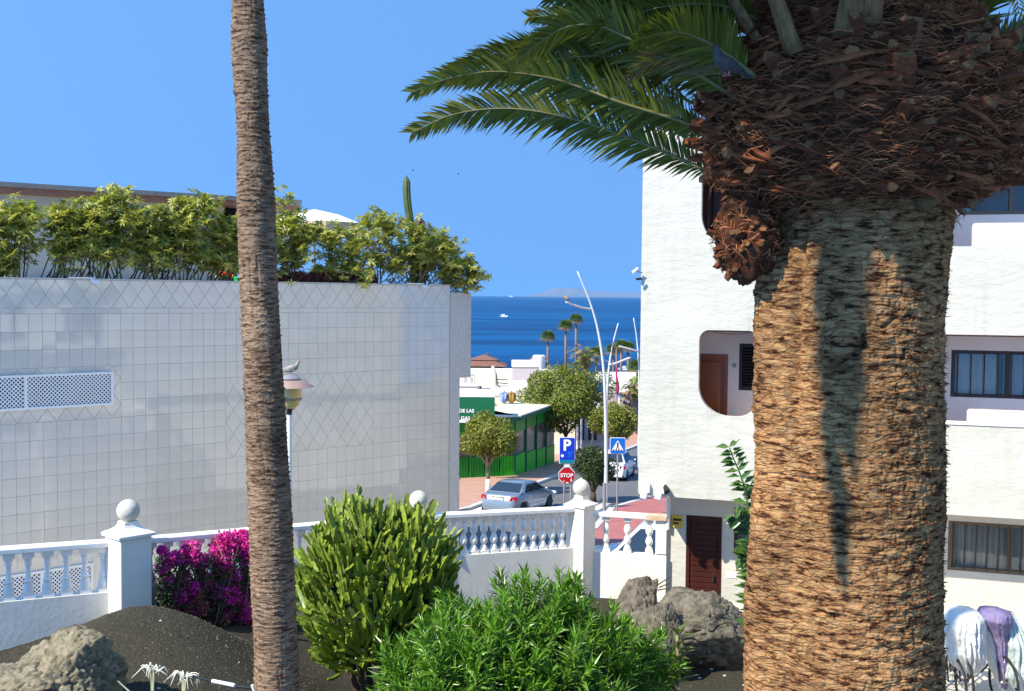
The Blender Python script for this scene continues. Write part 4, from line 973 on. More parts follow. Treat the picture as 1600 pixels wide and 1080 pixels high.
js = [J(0, 0, -.75), J(0, 0, -.55), J(0, 0, -.32), J(0, 0, -.20), J(0, 0, -.08), J(0, 0, .03), J(-.18, 0, -.28), J(-.24, 0, -.52), J(-.20, -.10, -.74), J(.18, 0, -.28), J(.24, 0, -.52), J(.22, -.08, -.76), J(-.10, 0, -.85), J(-.11, 0, zf0 + .45), J(-.11, 0, zf0 + .08), J(.10, 0, -.85), J(.11, 0, zf0 + .45), J(.11, 0, zf0 + .08)]
ed = [(0, 1), (1, 2), (2, 3), (3, 4), (4, 5), (2, 6), (6, 7), (7, 8), (2, 9), (9, 10), (10, 11), (0, 12), (12, 13), (13, 14), (0, 15), (15, 16), (16, 17)]
rd = [.13, .12, .14, .055, .09, .085, .06, .045, .035, .06, .045, .035, .085, .06, .045, .085, .06, .045]
import bmesh as _b
def skin_mesh(name, js, ed, rd, m, parent):
    o0 = origin_of(parent); me = bpy.data.meshes.new(name); bm = _b.new(); lay = bm.verts.layers.skin.verify(); vv = []
    for p_, r_ in zip(js, rd):
        v = bm.verts.new(Vector(p_) - o0); v[lay].radius = (r_, r_); vv.append(v)
    vv[0][lay].use_root = True
    for a, b in ed: bm.edges.new((vv[a], vv[b]))
    bm.to_mesh(me); bm.free(); me.materials.append(M[m]); o = bpy.data.objects.new(name, me); link(o, parent)
    o.modifiers.new('skin', 'SKIN'); s_ = o.modifiers.new('sub', 'SUBSURF'); s_.levels = 1; s_.render_levels = 2; return o
skin_mesh('body', js, ed, rd, 'skin', pe)
mb = MB(); mb.lathe((x, y, z), [(.15, -.74), (.155, -.6), (.165, -.42), (.17, -.30), (.10, -.22), (.06, -.19)], 18, sy=.75); mb.tube([J(-.13, 0, -.27), J(-.21, 0, -.36), J(-.25, 0, -.5)], [.075, .07, .062], 10); mb.tube([J(.13, 0, -.27), J(.21, 0, -.36), J(.25, 0, -.5)], [.075, .07, .062], 10); mb.build('red_top', 'red_cloth', pe, smooth=True)
mb = MB(); mb.lathe((x, y, z), [(.165, -.92), (.165, -.75), (.15, -.72)], 16, sy=.8); mb.tube([J(-.1, 0, -.88), J(-.11, 0, zf0 + .5), J(-.11, 0, zf0 + .1)], [.1, .078, .066], 10); mb.tube([J(.1, 0, -.88), J(.11, 0, zf0 + .5), J(.11, 0, zf0 + .1)], [.1, .078, .066], 10); mb.build('trousers', 'dark_cloth', pe, smooth=True)
mb = MB(); mb.ball(J(0, .025, .02), .10, 14, 1, 1, 1.05); mb.build('hair', 'hair', pe, smooth=True)
# two gulls high in the sky
for px, py, lab in ((716, 272, 'tiny distant gull in the sky right of the tall cactus'), (645, 266, 'tinier distant gull just above the tall cactus')):
    c = P(px, py, 120); mb = MB(); s_ = .35
    mb.tube([c + Vector((-.3, 0, 0)) * s_, c, c + Vector((.35, 0, .02)) * s_], [.02, .09, .02], 6)
    for sg in (1, -1): mb.hexa([c + Vector(v) * s_ for v in ((-.1, 0, 0), (.15, 0, 0), (.1, sg * .5, .22), (-.05, sg * .5, .22), (-.1, 0, .03), (.15, 0, .03), (.1, sg * .5, .25), (-.05, sg * .5, .25))])
    o = mb.build('gull', 'pigeon_g', at=c); tag(o, lab, 'gull')

# block on the other side of the garden: outside the picture, mirrored in the glazed tiles
ob_ = thing('apartment_block', 'white balconied block mirrored in the glazed tiles', 'building', (15, 4, 0))
mb = MB(); mb.box(15, 24, -9, 12.5, -.5, 8.6); mb.build('wall', 'plaster', ob_)
for fl_ in range(3):
    for k in range(6):
        y0 = -8.2 + k * 3.4; z0 = .6 + fl_ * 2.75
        mb = MB(); mb.box(14.94, 14.998, y0, y0 + 1.5, z0, z0 + 1.7); w_ = mb.build('window', 'win_dark', ob_)
        mb = MB(); mb.box(14.90, 14.939, y0 + .7, y0 + .78, z0, z0 + 1.7); mb.build('mullion', 'white_metal', w_)
    mb = MB(); mb.box(14.2, 14.998, -9, 12.5, .25 + fl_ * 2.75, .42 + fl_ * 2.75); mb.build('balcony', 'plaster', ob_)
# ================================================================ GARDEN: rocks
def ico(sub):
    bm = bmesh.new(); bmesh.ops.create_icosphere(bm, subdivisions=sub, radius=1); V = np.array([v.co[:] for v in bm.verts]); Fc = np.array([[v.index for v in f.verts] for f in bm.faces]); bm.free(); return V, Fc
ICO6 = ico(6); ICO3 = ico(3)
def rock(name, label, c, size, seed, m, extra=(), skew=(0, 0), nplanes=24, amp=.10, group=None, pit=.04):
    rs = np.random.RandomState(seed); V, Fc = ICO6; D = V.copy()
    pl = unit(nplanes, rs); dd = rs.uniform(.72, 1.0, nplanes)
    for e in extra: pl = np.vstack([pl, np.array(e[:3]) / np.linalg.norm(e[:3])]); dd = np.append(dd, e[3])
    q = D @ pl.T; rr = np.where(q > 1e-3, dd[None] / np.maximum(q, 1e-3), 9).min(1)
    rr = np.minimum(rr, 1.25)
    rr *= 1 + amp * (fbm(D[:, 0] * 2.2 + 9, D[:, 1] * 2.2, D[:, 2] * 2.2, 6, seed) - .5) * 2 + .05 * (fbm(D[:, 0] * 9 + 9, D[:, 1] * 9, D[:, 2] * 9, 5, seed + 2) - .5)
    cre = 1 - np.abs(2 * fbm(D[:, 0] * 2.6 + seed, D[:, 1] * 2.6, D[:, 2] * 2.6, 3, seed + 3) - 1); rr *= 1 - .11 * np.clip((cre - .88) / .12, 0, 1) ** 1.5
    r2 = np.abs(fbm(D[:, 0] * 6 + 3, D[:, 1] * 6, D[:, 2] * 6, 4, seed + 5) - .5) * 2
    rr *= 1 - pit * (1 - np.minimum(1, r2 * 5))
    hl = fbm(D[:, 0] * 14 + 3, D[:, 1] * 14, D[:, 2] * 14, 3, seed + 9); rr *= 1 - pit * .7 * np.clip((.36 - hl) * 10, 0, 1)
    V = D * rr[:, None] * np.asarray(size)
    V[:, 0] += skew[0] * V[:, 2]; V[:, 1] += skew[1] * V[:, 2]
    o = bulk(name, V + np.array(c), Fc, m, at=Vector(c)); tag(o, label, 'rock', group or 'lava rocks in the garden'); return o
c = P(112, 1052, 10.6)
rock('lava_rock', 'pale olive lava boulder in the bottom left corner, peaked on its right side', c + Vector((-.03, 0, -.12)), (.62, .50, .62), 3, 'rock', extra=((.9, -.2, .35, .66), (-.52, -.3, .80, .58), (.1, -1, .25, .74), (.99, -.1, 0, .70), (0.1,0,1,.80)), skew=(.10, 0), amp=.10, pit=.07)
c = P(28, 1090, 10.4)
rock('lava_rock', 'low lava stone against the left foot of the corner boulder', c, (.62, .45, .34), 8, 'rock', extra=((-.2, -.4, 1, .75),), amp=.14, pit=.05)
c = P(1010, 945, 16.9)
rock('lava_rock', 'brown leaning boulder behind, pointed at the top right, in front of the white wall', P(985, 985, 16.6), (.56, .5, .80), 12, 'rock3', extra=((-.8, -.3, .55, .66), (.9, -.2, .25, .62)), skew=(.22, 0), amp=.10)
rock('lava_rock', 'brown flat sided stone half hidden behind the lance leaved bush', P(980, 1005, 15.6), (.62, .5, .62), 15, 'rock3', extra=((-.6, -.4, .8, .6),), amp=.06)
rock('lava_rock', 'large grey lava boulder with a dark cleft, left of the thick palm', P(1092, 978, 15.3), (.86, .62, .56), 21, 'rock2', extra=((-.55, -.55, .75, .62), (.75, -.35, .6, .66), (.15, -1, .25, .72), (.2, -.9, -.55, .70)), skew=(-.05, 0), amp=.10, pit=.06)
rock('lava_rock', 'angular grey stone wedged at the left of the large boulder', P(1028, 985, 14.9), (.40, .34, .46), 27, 'rock2', extra=((-.7, -.5, .5, .6), (.6, -.6, .5, .6), (0, -.8, .8, .62)), amp=.07)
# small pale stones and wind blown bits
rs = np.random.RandomState(5)
vs, fs = ICO3; Vs, Fs, off = [], [], 0
for k in range(46):
    if k < 16: x_, y_ = rs.uniform(-5.2, -2.8), rs.uniform(9.5, 12.6)
    else: x_, y_ = rs.uniform(1.6, 3.6), rs.uniform(13.6, 15.6)
    z_ = gz(x_, y_); s_ = rs.uniform(.008, .022); Vs.append(vs * s_ * np.array([1.3, 1, .7]) + np.array([x_, y_, z_ + s_ * .3])); Fs.append(fs + off); off += len(vs)
M['chip'] = mat('pale chips', (0.5, 0.47, 0.4), 0.9); o = bulk('pale_chips', np.concatenate(Vs), np.concatenate(Fs), 'chip'); o['kind'] = 'stuff'

# ================================================================ slender palm
def rows_interp(tab, zq):
    tab = sorted(tab); a = np.array(tab, float); return [np.interp(zq, a[:, 0], a[:, i]) for i in range(1, a.shape[1])]
def trunk_mesh(name, m, parent, z, cx, cy, rad, nA, fdisp):
    th = np.linspace(0, 2 * math.pi, nA, endpoint=False); Z, T_ = np.meshgrid(z, th, indexing='ij')
    CX, CY, RR = cx[:, None], cy[:, None], rad[:, None]
    D = fdisp(Z, T_, RR); X = CX + np.cos(T_) * (RR + D); Y = CY + np.sin(T_) * (RR + D)
    V = np.stack([X, Y, Z], -1).reshape(-1, 3); nz = len(z)
    i = (np.arange(nz - 1)[:, None] * nA + np.arange(nA)[None, :]); j = (np.arange(nz - 1)[:, None] * nA + (np.arange(nA) + 1)[None, :] % nA)
    Fq = np.stack([i, j, j + nA, i + nA], -1).reshape(-1, 4); return bulk(name, V, Fq, m, parent)
Y8 = 8.0
slim = [(0, 364, 411), (60, 362, 416), (100, 363, 416), (150, 368, 418), (200, 371, 420), (260, 371, 425), (320, 371, 429), (400, 374, 431), (480, 377, 435), (560, 380, 440), (640, 383, 446), (700, 385, 449), (800, 389, 455), (900, 392, 460), (1000, 396, 465), (1080, 398, 469)]
tab = []
for py, a, b in slim:
    p = P((a + b) / 2, py, Y8); tab.append((p.z, p.x, (b - a) / 2 * Y8 / F))
tab.sort(); zb = gz(tab[0][1], Y8) - .1; tab.insert(0, (zb, tab[0][1] + .05, tab[0][2] * 1.25)); zt = tab[-1][0]; tab.append((zt + 4.6, tab[-1][1] - .10, .12))
zq = np.arange(zb, zt + 4.6, .0052); cx, rr = rows_interp(tab, zq)
def slim_disp(Z, T_, RR):
    s = np.cos(T_) * 1.0; c_ = np.sin(T_); w = Z + .035 * (vn(s * 2.2, c_ * 2.2, Z * 3, 1) - .5) + .018 * (vn(s * 7, c_ * 7, Z * 9, 2) - .5)
    ph = w / .036; k = np.floor(ph); fr = ph - k; amp = .35 + 1.3 * hash3(k, k * 0, k * 0, 9)
    lip = np.clip((fr - .72) / .28, 0, 1) ** 2 * .009 * amp
    local = vn(s * 3.5, c_ * 3.5, k * 1.7, 4)
    big = .012 * (vn(s * 1.3, c_ * 1.3, Z * 1.7, 6) - .5)
    vert = -.006 * np.clip(.10 - np.abs(vn(s * 5, c_ * 5, Z * .8, 12) - .5), 0, 1) * 10 * (vn(s * 3, c_ * 3, Z * 3, 13) > .55)
    return lip * (local > .38) * (.4 + local) + big + vert + .005 * (fbm(s * 11, c_ * 11, Z * 34, 3, 7) - .5)
sp = thing('fan_palm', 'slender tall palm trunk with fine ring scars crossing the whole picture height', 'palm', (tab[1][1], Y8, zb))
trunk_mesh('trunk', 'bark_slim', sp, zq, cx, np.full_like(zq, Y8), rr, 150, slim_disp)
mb = MB()          # frayed fibre tags on the trunk sides
rnd = random.Random(3)
for k in range(130):
    zi = rnd.randrange(len(zq) - 600); zc = zq[zi]; a = rnd.choice([rnd.uniform(-1.1, .3), rnd.uniform(2.4, 4.6), rnd.uniform(0, 6.28)]); r = rr[zi] + .002
    p = Vector((cx[zi] + math.cos(a) * r, Y8 + math.sin(a) * r, zc)); o_ = Vector((math.cos(a), math.sin(a), 0)); t_ = Vector((-math.sin(a), math.cos(a), 0)) * rnd.choice([-1, 1])
    L_ = rnd.uniform(.012, .035) * (2.2 if k < 4 else 1)
    mb.tube([p - t_ * .015, p + t_ * .01 + o_ * .006, p + t_ * L_ + o_ * .016 + Vector((0, 0, rnd.uniform(-.01, .02)))], [.0035, .003, .001], 4)
mb.build('fibre_tags', 'bark_slim', sp)['kind'] = 'stuff'
def fan_leaf(mb_, c, d, size, rs, n=18):
    d = Vector(d).normalized(); side = d.cross(Vector((0, 0, 1)));
    if side.length < 1e-3: side = Vector((1, 0, 0))
    side.normalize(); up = side.cross(d)
    for i in range(n):
        a = -1.9 + 3.8 * i / (n - 1); q = d * math.cos(a) + side * math.sin(a); L_ = size * (1 - .22 * abs(a) / 1.9); w_ = side * math.cos(a) - d * math.sin(a)
        dr = Vector((0, 0, -1)) * (.12 + .25 * rs.rand()) * L_
        b = c + q * L_ * .55 + up * .02; mb_.add([c, b + w_ * L_ * .05, c + q * L_ + dr, b - w_ * L_ * .05], [(0, 1, 2, 3)])
crown0 = Vector((cx[-1], Y8, zq[-1]))
rs = np.random.RandomState(2)
for k in range(16):
    a = k * 2.4; el = R(-10 + 75 * (k / 16)); d = Vector((math.cos(a) * math.cos(el), math.sin(a) * math.cos(el), math.sin(el))); tip = crown0 + d * .65
    mb = MB(); fan_leaf(mb, tip, d, .55, rs); mb.tube([crown0, tip], [.02, .01], 5); mb.build('leaf', 'fan', sp)

# ================================================================ thick date palm
YB = 5.1; pxm = F / YB
ax_px = 1330
big = [(1100, 1168, 1468), (1000, 1168, 1466), (930, 1168, 1464), (860, 1174, 1464), (800, 1178, 1466), (740, 1184, 1468), (700, 1186, 1468), (640, 1182, 1466), (580, 1184, 1466), (520, 1184, 1466), (470, 1186, 1468), (430, 1190, 1470), (380, 1196, 1474), (330, 1204, 1478), (300, 1206, 1480), (240, 1200, 1480)]
tab = []
for py, a, b in big:
    a += 14
    p = P((a + b) / 2, py, YB); tab.append((p.z, p.x, (b - a) / 2 / pxm))
tab.sort(); xb = tab[0][1]; zb = gz(xb, YB) - .3; tab.insert(0, (zb, xb, .55)); tab.insert(1, (zb + 1.2, xb, .46))
tab.append((H + 1.6, tab[-1][1], .38))
zq = np.concatenate([np.arange(zb, P(1330, 1090, YB).z, .02), np.arange(P(1330, 1090, YB).z, H + .55, .0034)]); cx, rr = rows_interp(tab, zq)
_c = lambda px, py: (P(px, py, YB - .43).x - P(1327, py, YB - .0).x * 1.0, P(px, py, YB - .43).z)
CRK = []
for q_, wd_, dp_ in ((((1347, 512), (1350, 542), (1334, 556), (1310, 572)), .010, .035), (((1398, 496), (1376, 512)), .006, .018), (((1414, 548), (1410, 562)), .009, .03), (((1300, 430), (1296, 500)), .005, .014), (((1240, 755), (1310, 760)), .005, .014), (((1290, 962), (1330, 968)), .006, .014), (((1180, 990), (1230, 1010)), .006, .02)):
    for a_, b_ in zip(q_[:-1], q_[1:]): CRK.append((*_c(*a_), *_c(*b_), wd_, dp_))
def big_disp(Z, T_, RR):
    c_, s = np.cos(T_), np.sin(T_); x = c_ * RR * 10; y = s * RR * 10
    # second stem fused on the left side
    lobe = np.exp(-((np.mod(T_ - math.pi * 1.07 + math.pi, 2 * math.pi) - math.pi) / .34) ** 2)
    hz = np.clip((H + .24 - Z) / .1, 0, 1); d = lobe * .085 * hz
    d -= np.exp(-((np.mod(T_ - math.pi * 1.205 + math.pi, 2 * math.pi) - math.pi) / .04) ** 2) * .040 * (.5 + vn(Z * 3, Z * 0, Z * 0, 44)) * np.clip((Z - (H - 1.0)) / .8, .25, 1)
    w = Z + .07 * (vn(x * .25, y * .25, Z * 1.2, 21) - .5) + .018 * (vn(x * 1.6, y * 1.6, Z * 9, 22) - .5) + .010 * (vn(x * 6, y * 6, Z * 30, 23) - .5)
    ph = w / .034; k = np.floor(ph); fr = ph - k; amp = .15 + 1.2 * hash3(k, k * 0, k * 0, 31)
    prof = np.where(fr < .82, .55 + .45 * fr / .82, 1 - (fr - .82) / .18 * 1.0)
    local = vn(x * .9, y * .9, k * 2.3, 24)
    d += .009 * prof * amp * (.1 + 1.2 * local)
    ph2 = (w + .3 * 0) / .0145; k2 = np.floor(ph2 + .8 * vn(x * 1.8, y * 1.8, Z * 4, 25)); fr2 = ph2 + .8 * vn(x * 1.8, y * 1.8, Z * 4, 25) - k2
    d += .0045 * fr2 * (.4 + vn(x * 2.5, y * 2.5, k2 * 1.3, 26))
    xx = c_ * RR; fr_ = s < 0
    for (ax_, ay_, bx_, by_, wd_, dp_) in CRK:
        ex, ez = bx_ - ax_, by_ - ay_; tt_ = np.clip(((xx - ax_) * ex + (Z - ay_) * ez) / (ex * ex + ez * ez), 0, 1); ds = np.sqrt((xx - ax_ - tt_ * ex) ** 2 + (Z - ay_ - tt_ * ez) ** 2) + .010 * (vn(x * 5, y * 5, Z * 50, 81) - .5)
        d -= fr_ * dp_ * np.exp(-(np.maximum(ds, 0) / wd_) ** 2)
    ca = np.mod(T_ * RR / .11 + .35 * vn(x, y, Z * 7, 40) + .5 * np.mod(k, 2), 1.0); d -= .009 * np.clip(1 - np.abs(ca - .5) / .04, 0, 1) * (vn(x, y, k * 3.1, 41) > .45)
    d += .016 * (fbm(x * 2.0, y * 2.0, Z * 16, 4, 29) - .5) + .014 * (fbm(x * 7, y * 7, Z * 55, 3, 30) - .5)
    d += .02 * (vn(x * .25, y * .25, Z * 1.3, 33) - .5)
    return d
bp_ = thing('date_palm', 'massive date palm trunk with a shaggy brown crown base and arching fronds at right', 'palm', (xb, YB, zb))
trunk_mesh('trunk', 'bark_big', bp_, zq, cx, np.full_like(zq, YB), rr, 460, big_disp)
# right side fringe of cut fibres
mb = MB(); rnd = random.Random(8)
for k in range(1100):
    zi = rnd.randrange(10, len(zq) - 1); a = rnd.uniform(-1.3, .15) if k < 700 else rnd.uniform(-3.4, .2); r = rr[zi] - .002
    p = Vector((cx[zi] + math.cos(a) * r, YB + math.sin(a) * r, zq[zi])); o_ = Vector((math.cos(a), math.sin(a), 0)); t_ = Vector((-math.sin(a), math.cos(a), 0))
    L_ = rnd.uniform(.010, .032) * (1 if k < 700 else .7); w_ = rnd.uniform(.006, .02)
    q = o_ * L_ + Vector((0, 0, rnd.uniform(-.012, .012))); mb.add([p - t_ * w_ - o_ * .01, p + t_ * w_ - o_ * .01, p + t_ * w_ * .3 + q, p - t_ * w_ * .5 + q * .8, p + Vector((0, 0, .006))], [(0, 1, 2, 3), (0, 3, 4), (1, 4, 2)])
o = mb.build('bark_flakes', 'bark_big', bp_); o['kind'] = 'stuff'
# crown base
CX = P(1340, 300, YB).x
cprof = [(338, 132), (322, 152), (302, 196), (280, 222), (250, 234), (220, 242), (190, 244), (150, 232), (100, 202), (50, 168), (0, 138), (-60, 120), (-120, 84), (-150, 30)]
zc = np.array([P(1340, py, YB).z for py, r in cprof][::-1]) if False else np.array([P(1340, py, YB).z for py, r in cprof]); rc = np.array([r / pxm for py, r in cprof])
zz_ = np.linspace(zc[0], zc[-1], 150); rcrown = np.interp(zz_, zc, rc) - .06
def crown_disp(Z, T_, RR):
    c_, s = np.cos(T_) * RR * 10, np.sin(T_) * RR * 10
    return .10 * (fbm(c_ * .5, s * .5, Z * 7, 5, 51) - .5) + .03 * (fbm(c_ * 2.5, s * 2.5, Z * 30, 3, 52) - .5)
M['crown_core'] = mat('shaggy crown core', (0.045, 0.017, 0.009), 0.9, (0.11, 0.042, 0.020), 9, bump=1, bscale=30, stretch=(1, 1, 2.5), spec=0.1)
trunk_mesh('crown_base', 'crown_core', bp_, zz_, np.full(150, CX), np.full(150, YB), np.maximum(rcrown, .02), 200, crown_disp)
rnd = random.Random(12)
def boot_mesh(seed):
    r = random.Random(seed); mb = MB(); L_, w_, t_ = 1.0, r.uniform(.45, .62), r.uniform(.30, .42); n = 4
    rings = []
    for i in range(n + 1):
        f = i / n; ww = w_ * (1.15 - .45 * f); tt_ = t_ * (1.2 - .5 * f); cz = .10 * math.sin(f * 2.2)
        rings += [Vector((f * L_, -ww / 2, cz)), Vector((f * L_, -ww / 4, cz - tt_ * .55)), Vector((f * L_, ww / 4, cz - tt_ * .55)), Vector((f * L_, ww / 2, cz)), Vector((f * L_, ww / 5, cz + tt_ * .4)), Vector((f * L_, -ww / 5, cz + tt_ * .4))]
    rings = [v + Vector((r.uniform(-.05, .05), r.uniform(-.02, .02), r.uniform(-.02, .02))) for v in rings]
    for k in range(6): rings[n * 6 + k].x += r.uniform(-.16, .05)
    fs = [(i * 6 + k, i * 6 + (k + 1) % 6, i * 6 + 6 + (k + 1) % 6, i * 6 + 6 + k) for i in range(n) for k in range(6)]
    mb.add(rings, fs, 0); b = n * 6; mb.add(rings[b:b + 6], [(0, 1, 2, 3, 4, 5)], 1)
    me = mb.mesh('boot'); me.materials.append(M['boot']); me.materials.append(M['boot_cut']); return me
BOOT = [boot_mesh(s) for s in range(8)]
nb = 285
for k in range(nb):
    f = (k + .5) / nb; zz0 = zc[0] + .02 + f ** .92 * (zc[-3] - zc[0]); r0 = float(np.interp(zz0, zc, rc)); a = k * 2.39996 + rnd.uniform(-.15, .15)
    pitch_ = R(np.interp(f, [0, .25, .6, 1], [-14, 12, 38, 62])) + rnd.uniform(-.18, .18); yaw = a + rnd.uniform(-.25, .25); roll = rnd.uniform(-.5, .5)
    L_ = rnd.uniform(.12, .19); rin = r0 - .10
    pos = Vector((CX + math.cos(a) * rin, YB + math.sin(a) * rin, zz0))
    q = Matrix.Rotation(yaw, 3, 'Z') @ Matrix.Rotation(-pitch_, 3, 'Y') @ Matrix.Rotation(roll, 3, 'X')
    inst('boot', BOOT[k % 8], bp_, pos, q.to_euler(), (L_, L_ * rnd.uniform(.8, 1.25), L_ * rnd.uniform(.6, 1.0)))
# hanging and tangled fibre
mb = MB()
for k in range(9000):
    f = rnd.random() ** .9; zz0 = zc[0] - .03 + f * (zc[-3] - zc[0]); r0 = float(np.interp(zz0, zc, rc)) + rnd.uniform(-.06, .035); a = rnd.uniform(0, 6.283)
    if k % 3: a = rnd.uniform(math.pi * .95, math.pi * 2.05)
    p = Vector((CX + math.cos(a) * r0, YB + math.sin(a) * r0, zz0)); o_ = Vector((math.cos(a), math.sin(a), 0)); t_ = Vector((-math.sin(a), math.cos(a), 0)) * rnd.choice([-1, 1])
    L_ = rnd.uniform(.03, .13) * (1.8 if rnd.random() < .06 else 1); w_ = rnd.uniform(.0007, .0017) * (3.2 if rnd.random() < .06 else 1)
    d = (t_ * rnd.uniform(.5, 1) + Vector((0, 0, rnd.uniform(-.4, .35))) + o_ * rnd.uniform(-.1, .2)).normalized()
    p1 = p + d * L_ * .5 + o_ * rnd.uniform(0, .03); p2 = p + d * L_ + Vector((0, 0, -rnd.uniform(0, .05))) ; s_ = d.cross(o_).normalized() * w_; n_ = o_ * w_ * .8
    mb.add([p - s_, p + s_, p + n_, p1 - s_, p1 + s_, p1 + n_, p2], [(0, 1, 4, 3), (1, 2, 5, 4), (2, 0, 3, 5), (3, 4, 6), (4, 5, 6), (5, 3, 6)])
o = mb.build('fibre', 'fibre', bp_); o['kind'] = 'stuff'
# broad dry leaf sheaths lapping round the crown
for k in range(150):
    f = rnd.random(); zz0 = zc[0] + .02 + f * .95; r0 = float(np.interp(zz0, zc, rc)) + rnd.uniform(-.02, .02); a = rnd.uniform(math.pi * .9, math.pi * 2.1); da = rnd.uniform(.18, .5); tl = rnd.uniform(-.12, .12); hh = rnd.uniform(.006, .020)
    mb = MB(); nn_ = 7; vs = []
    for i in range(nn_ + 1):
        u_ = i / nn_; aa = a + da * u_; w_ = hh * math.sin(math.pi * (.12 + .86 * u_)); ro = r0 + .035 * math.sin(math.pi * u_) + rnd.uniform(-.004, .004)
        c0_ = Vector((CX + math.cos(aa) * ro, YB + math.sin(aa) * ro, zz0 + tl * u_ + rnd.uniform(-.004, .004))); oo = Vector((math.cos(aa), math.sin(aa), 0))
        vs += [c0_ - Vector((0, 0, w_)), c0_ + oo * .012, c0_ + Vector((0, 0, w_)) - oo * .012, c0_ - oo * .012]
    mb.add(vs, [(4 * i + j, 4 * i + (j + 1) % 4, 4 * i + 4 + (j + 1) % 4, 4 * i + 4 + j) for i in range(nn_) for j in range(4)]); mb.build('leaf_sheath', 'boot', bp_)
# side bulge with cut ends (left, below the crown)
c = P(1166, 372, YB - .12)
V, Fc = ico(4); rr_ = 1 + .9 * (fbm(V[:, 0] * 3, V[:, 1] * 3, V[:, 2] * 3, 4, 61) - .5); Vb = V * rr_[:, None] * np.array([.14, .16, .20]); Vb[:, 0] -= Vb[:, 2] * .05
bulk('side_bulge', Vb + np.array(c), Fc, 'crown_core', bp_)
for k in range(46):
    d = Vector(unit(1, rs)[0]); d.y = -abs(d.y); d.z = d.z * .8
    if d.x > .5: d.x *= -.5
    d.normalize(); pos = c + Vector((d.x * .11, d.y * .12, d.z * .15)); q = (d + Vector((0, 0, .25))).to_track_quat('X', 'Z')
    L_ = rnd.uniform(.05, .08); inst('boot', BOOT[k % 8], bp_, pos, q.to_euler(), (L_, L_ * 1.1, L_ * 1.2)) if k < 40 else None
mb = MB()
for k in range(420):
    d = Vector(unit(1, rs)[0]); p = c + Vector((d.x * .15, d.y * .16, d.z * .19)); t_ = d.cross(Vector(unit(1, rs)[0])).normalized(); L_ = rnd.uniform(.03, .10); s_ = d.cross(t_) * rnd.uniform(.001, .003)
    mb.add([p - s_, p + s_, p + t_ * L_ * .5 + s_ + d * .012, p + t_ * L_ * .5 - s_ + d * .012, p + t_ * L_ + Vector((0, 0, -.01))], [(0, 1, 2, 3), (3, 2, 4)])
o = mb.build('fibre', 'fibre', bp_); o['kind'] = 'stuff'
a_, b_ = P(1122, 402, YB - .1), P(1205, 436, YB - .2)
mb = MB(); mb.tube(spline([a_, a_.lerp(b_, .35) + Vector((0, 0, -.03)), b_], 8), [.026, .032, .036, .038, .036, .03, .028, .02], 8, flat=.7); mb.build('old_stub', 'petiole', bp_, smooth=True)
# neck flare joining bulge to the fused stem
a_ = [P(1178, 425, YB - .18), P(1196, 470, YB - .22), P(1204, 540, YB - .22)]


# ---------------------------------------------------------------- fronds
def frond(pts, lmax, roll, m, parent, rs, n_leaf=110, start=.16, r0=.02, ang=.75, dry_tip=True, sag=.15, width=.020):
    L = spline(pts, 40); cum = [0]
    for i in range(39): cum.append(cum[-1] + (L[i + 1] - L[i]).length)
    tot = cum[-1]
    fr_o = bpy.data.objects.new('frond', None); col.objects.link(fr_o); fr_o.parent = parent; fr_o.location = L[0] - origin_of(parent); fr_o.empty_display_size = .1
    mb = MB(); mb.tube(L, [max(.0025, r0 * (1 - .92 * (c_ / tot) ** .8)) for c_ in cum], 6, flat=.6); mb.build('rachis', 'rachis', fr_o, smooth=True)
    Vs = []; n = n_leaf
    for i in range(n):
        f = start + (1 - start) * i / (n - 1); d_ = f * tot; k = min(38, max(0, int(np.searchsorted(cum, d_)) - 1)); u = (d_ - cum[k]) / max(1e-6, cum[k + 1] - cum[k])
        p = L[k].lerp(L[k + 1], u); t = (L[k + 1] - L[k]).normalized(); side = t.cross(Vector((0, 0, 1)))
        if side.length < .05: side = Vector((0, 1, 0))
        side.normalize(); side = Matrix.Rotation(roll + rs.normal() * .05, 3, t) @ side; up = side.cross(t).normalized()
        ff = (f - start) / (1 - start); ln = lmax * (min(1, .35 + ff * 3.2) if ff < .25 else (1 - .72 * ((ff - .25) / .75) ** 1.6))
        for sg in (1, -1):
            l = ln * rs.uniform(.82, 1.08); d = (t * (.55 + .5 * ff) + side * sg * ang + up * rs.uniform(.10, .42)).normalized(); d = (d + Vector(rs.normal(size=3)) * .05).normalized()
            w_ = up.cross(d); w_ = (w_ * .75 + up * rs.uniform(-.4, .4)).normalized() * width * rs.uniform(.7, 1.1) * (.6 + .4 * ln / lmax) * .5; m1 = p + d * l * .45; e = p + d * l + Vector((0, 0, -sag * l * rs.uniform(.3, 1.3)))
            Vs.append([p - w_ * .5, p + w_ * .5, m1 + w_, m1 - w_, e])
    V = np.array(Vs).reshape(-1, 3); i = np.arange(len(Vs))[:, None] * 5
    Fq = np.concatenate([i + np.array([[0, 1, 2, 3]]), i + np.array([[3, 2, 4, 4]])])
    # use triangles only
    Ft = np.concatenate([i + np.array([[0, 1, 2]]), i + np.array([[0, 2, 3]]), i + np.array([[3, 2, 4]])])
    bulk('leaflets', V, Ft, m, fr_o, smooth=False); return fr_o
rs = np.random.RandomState(77)
def PF(lst): return [P(a, b, y) for a, b, y in lst]
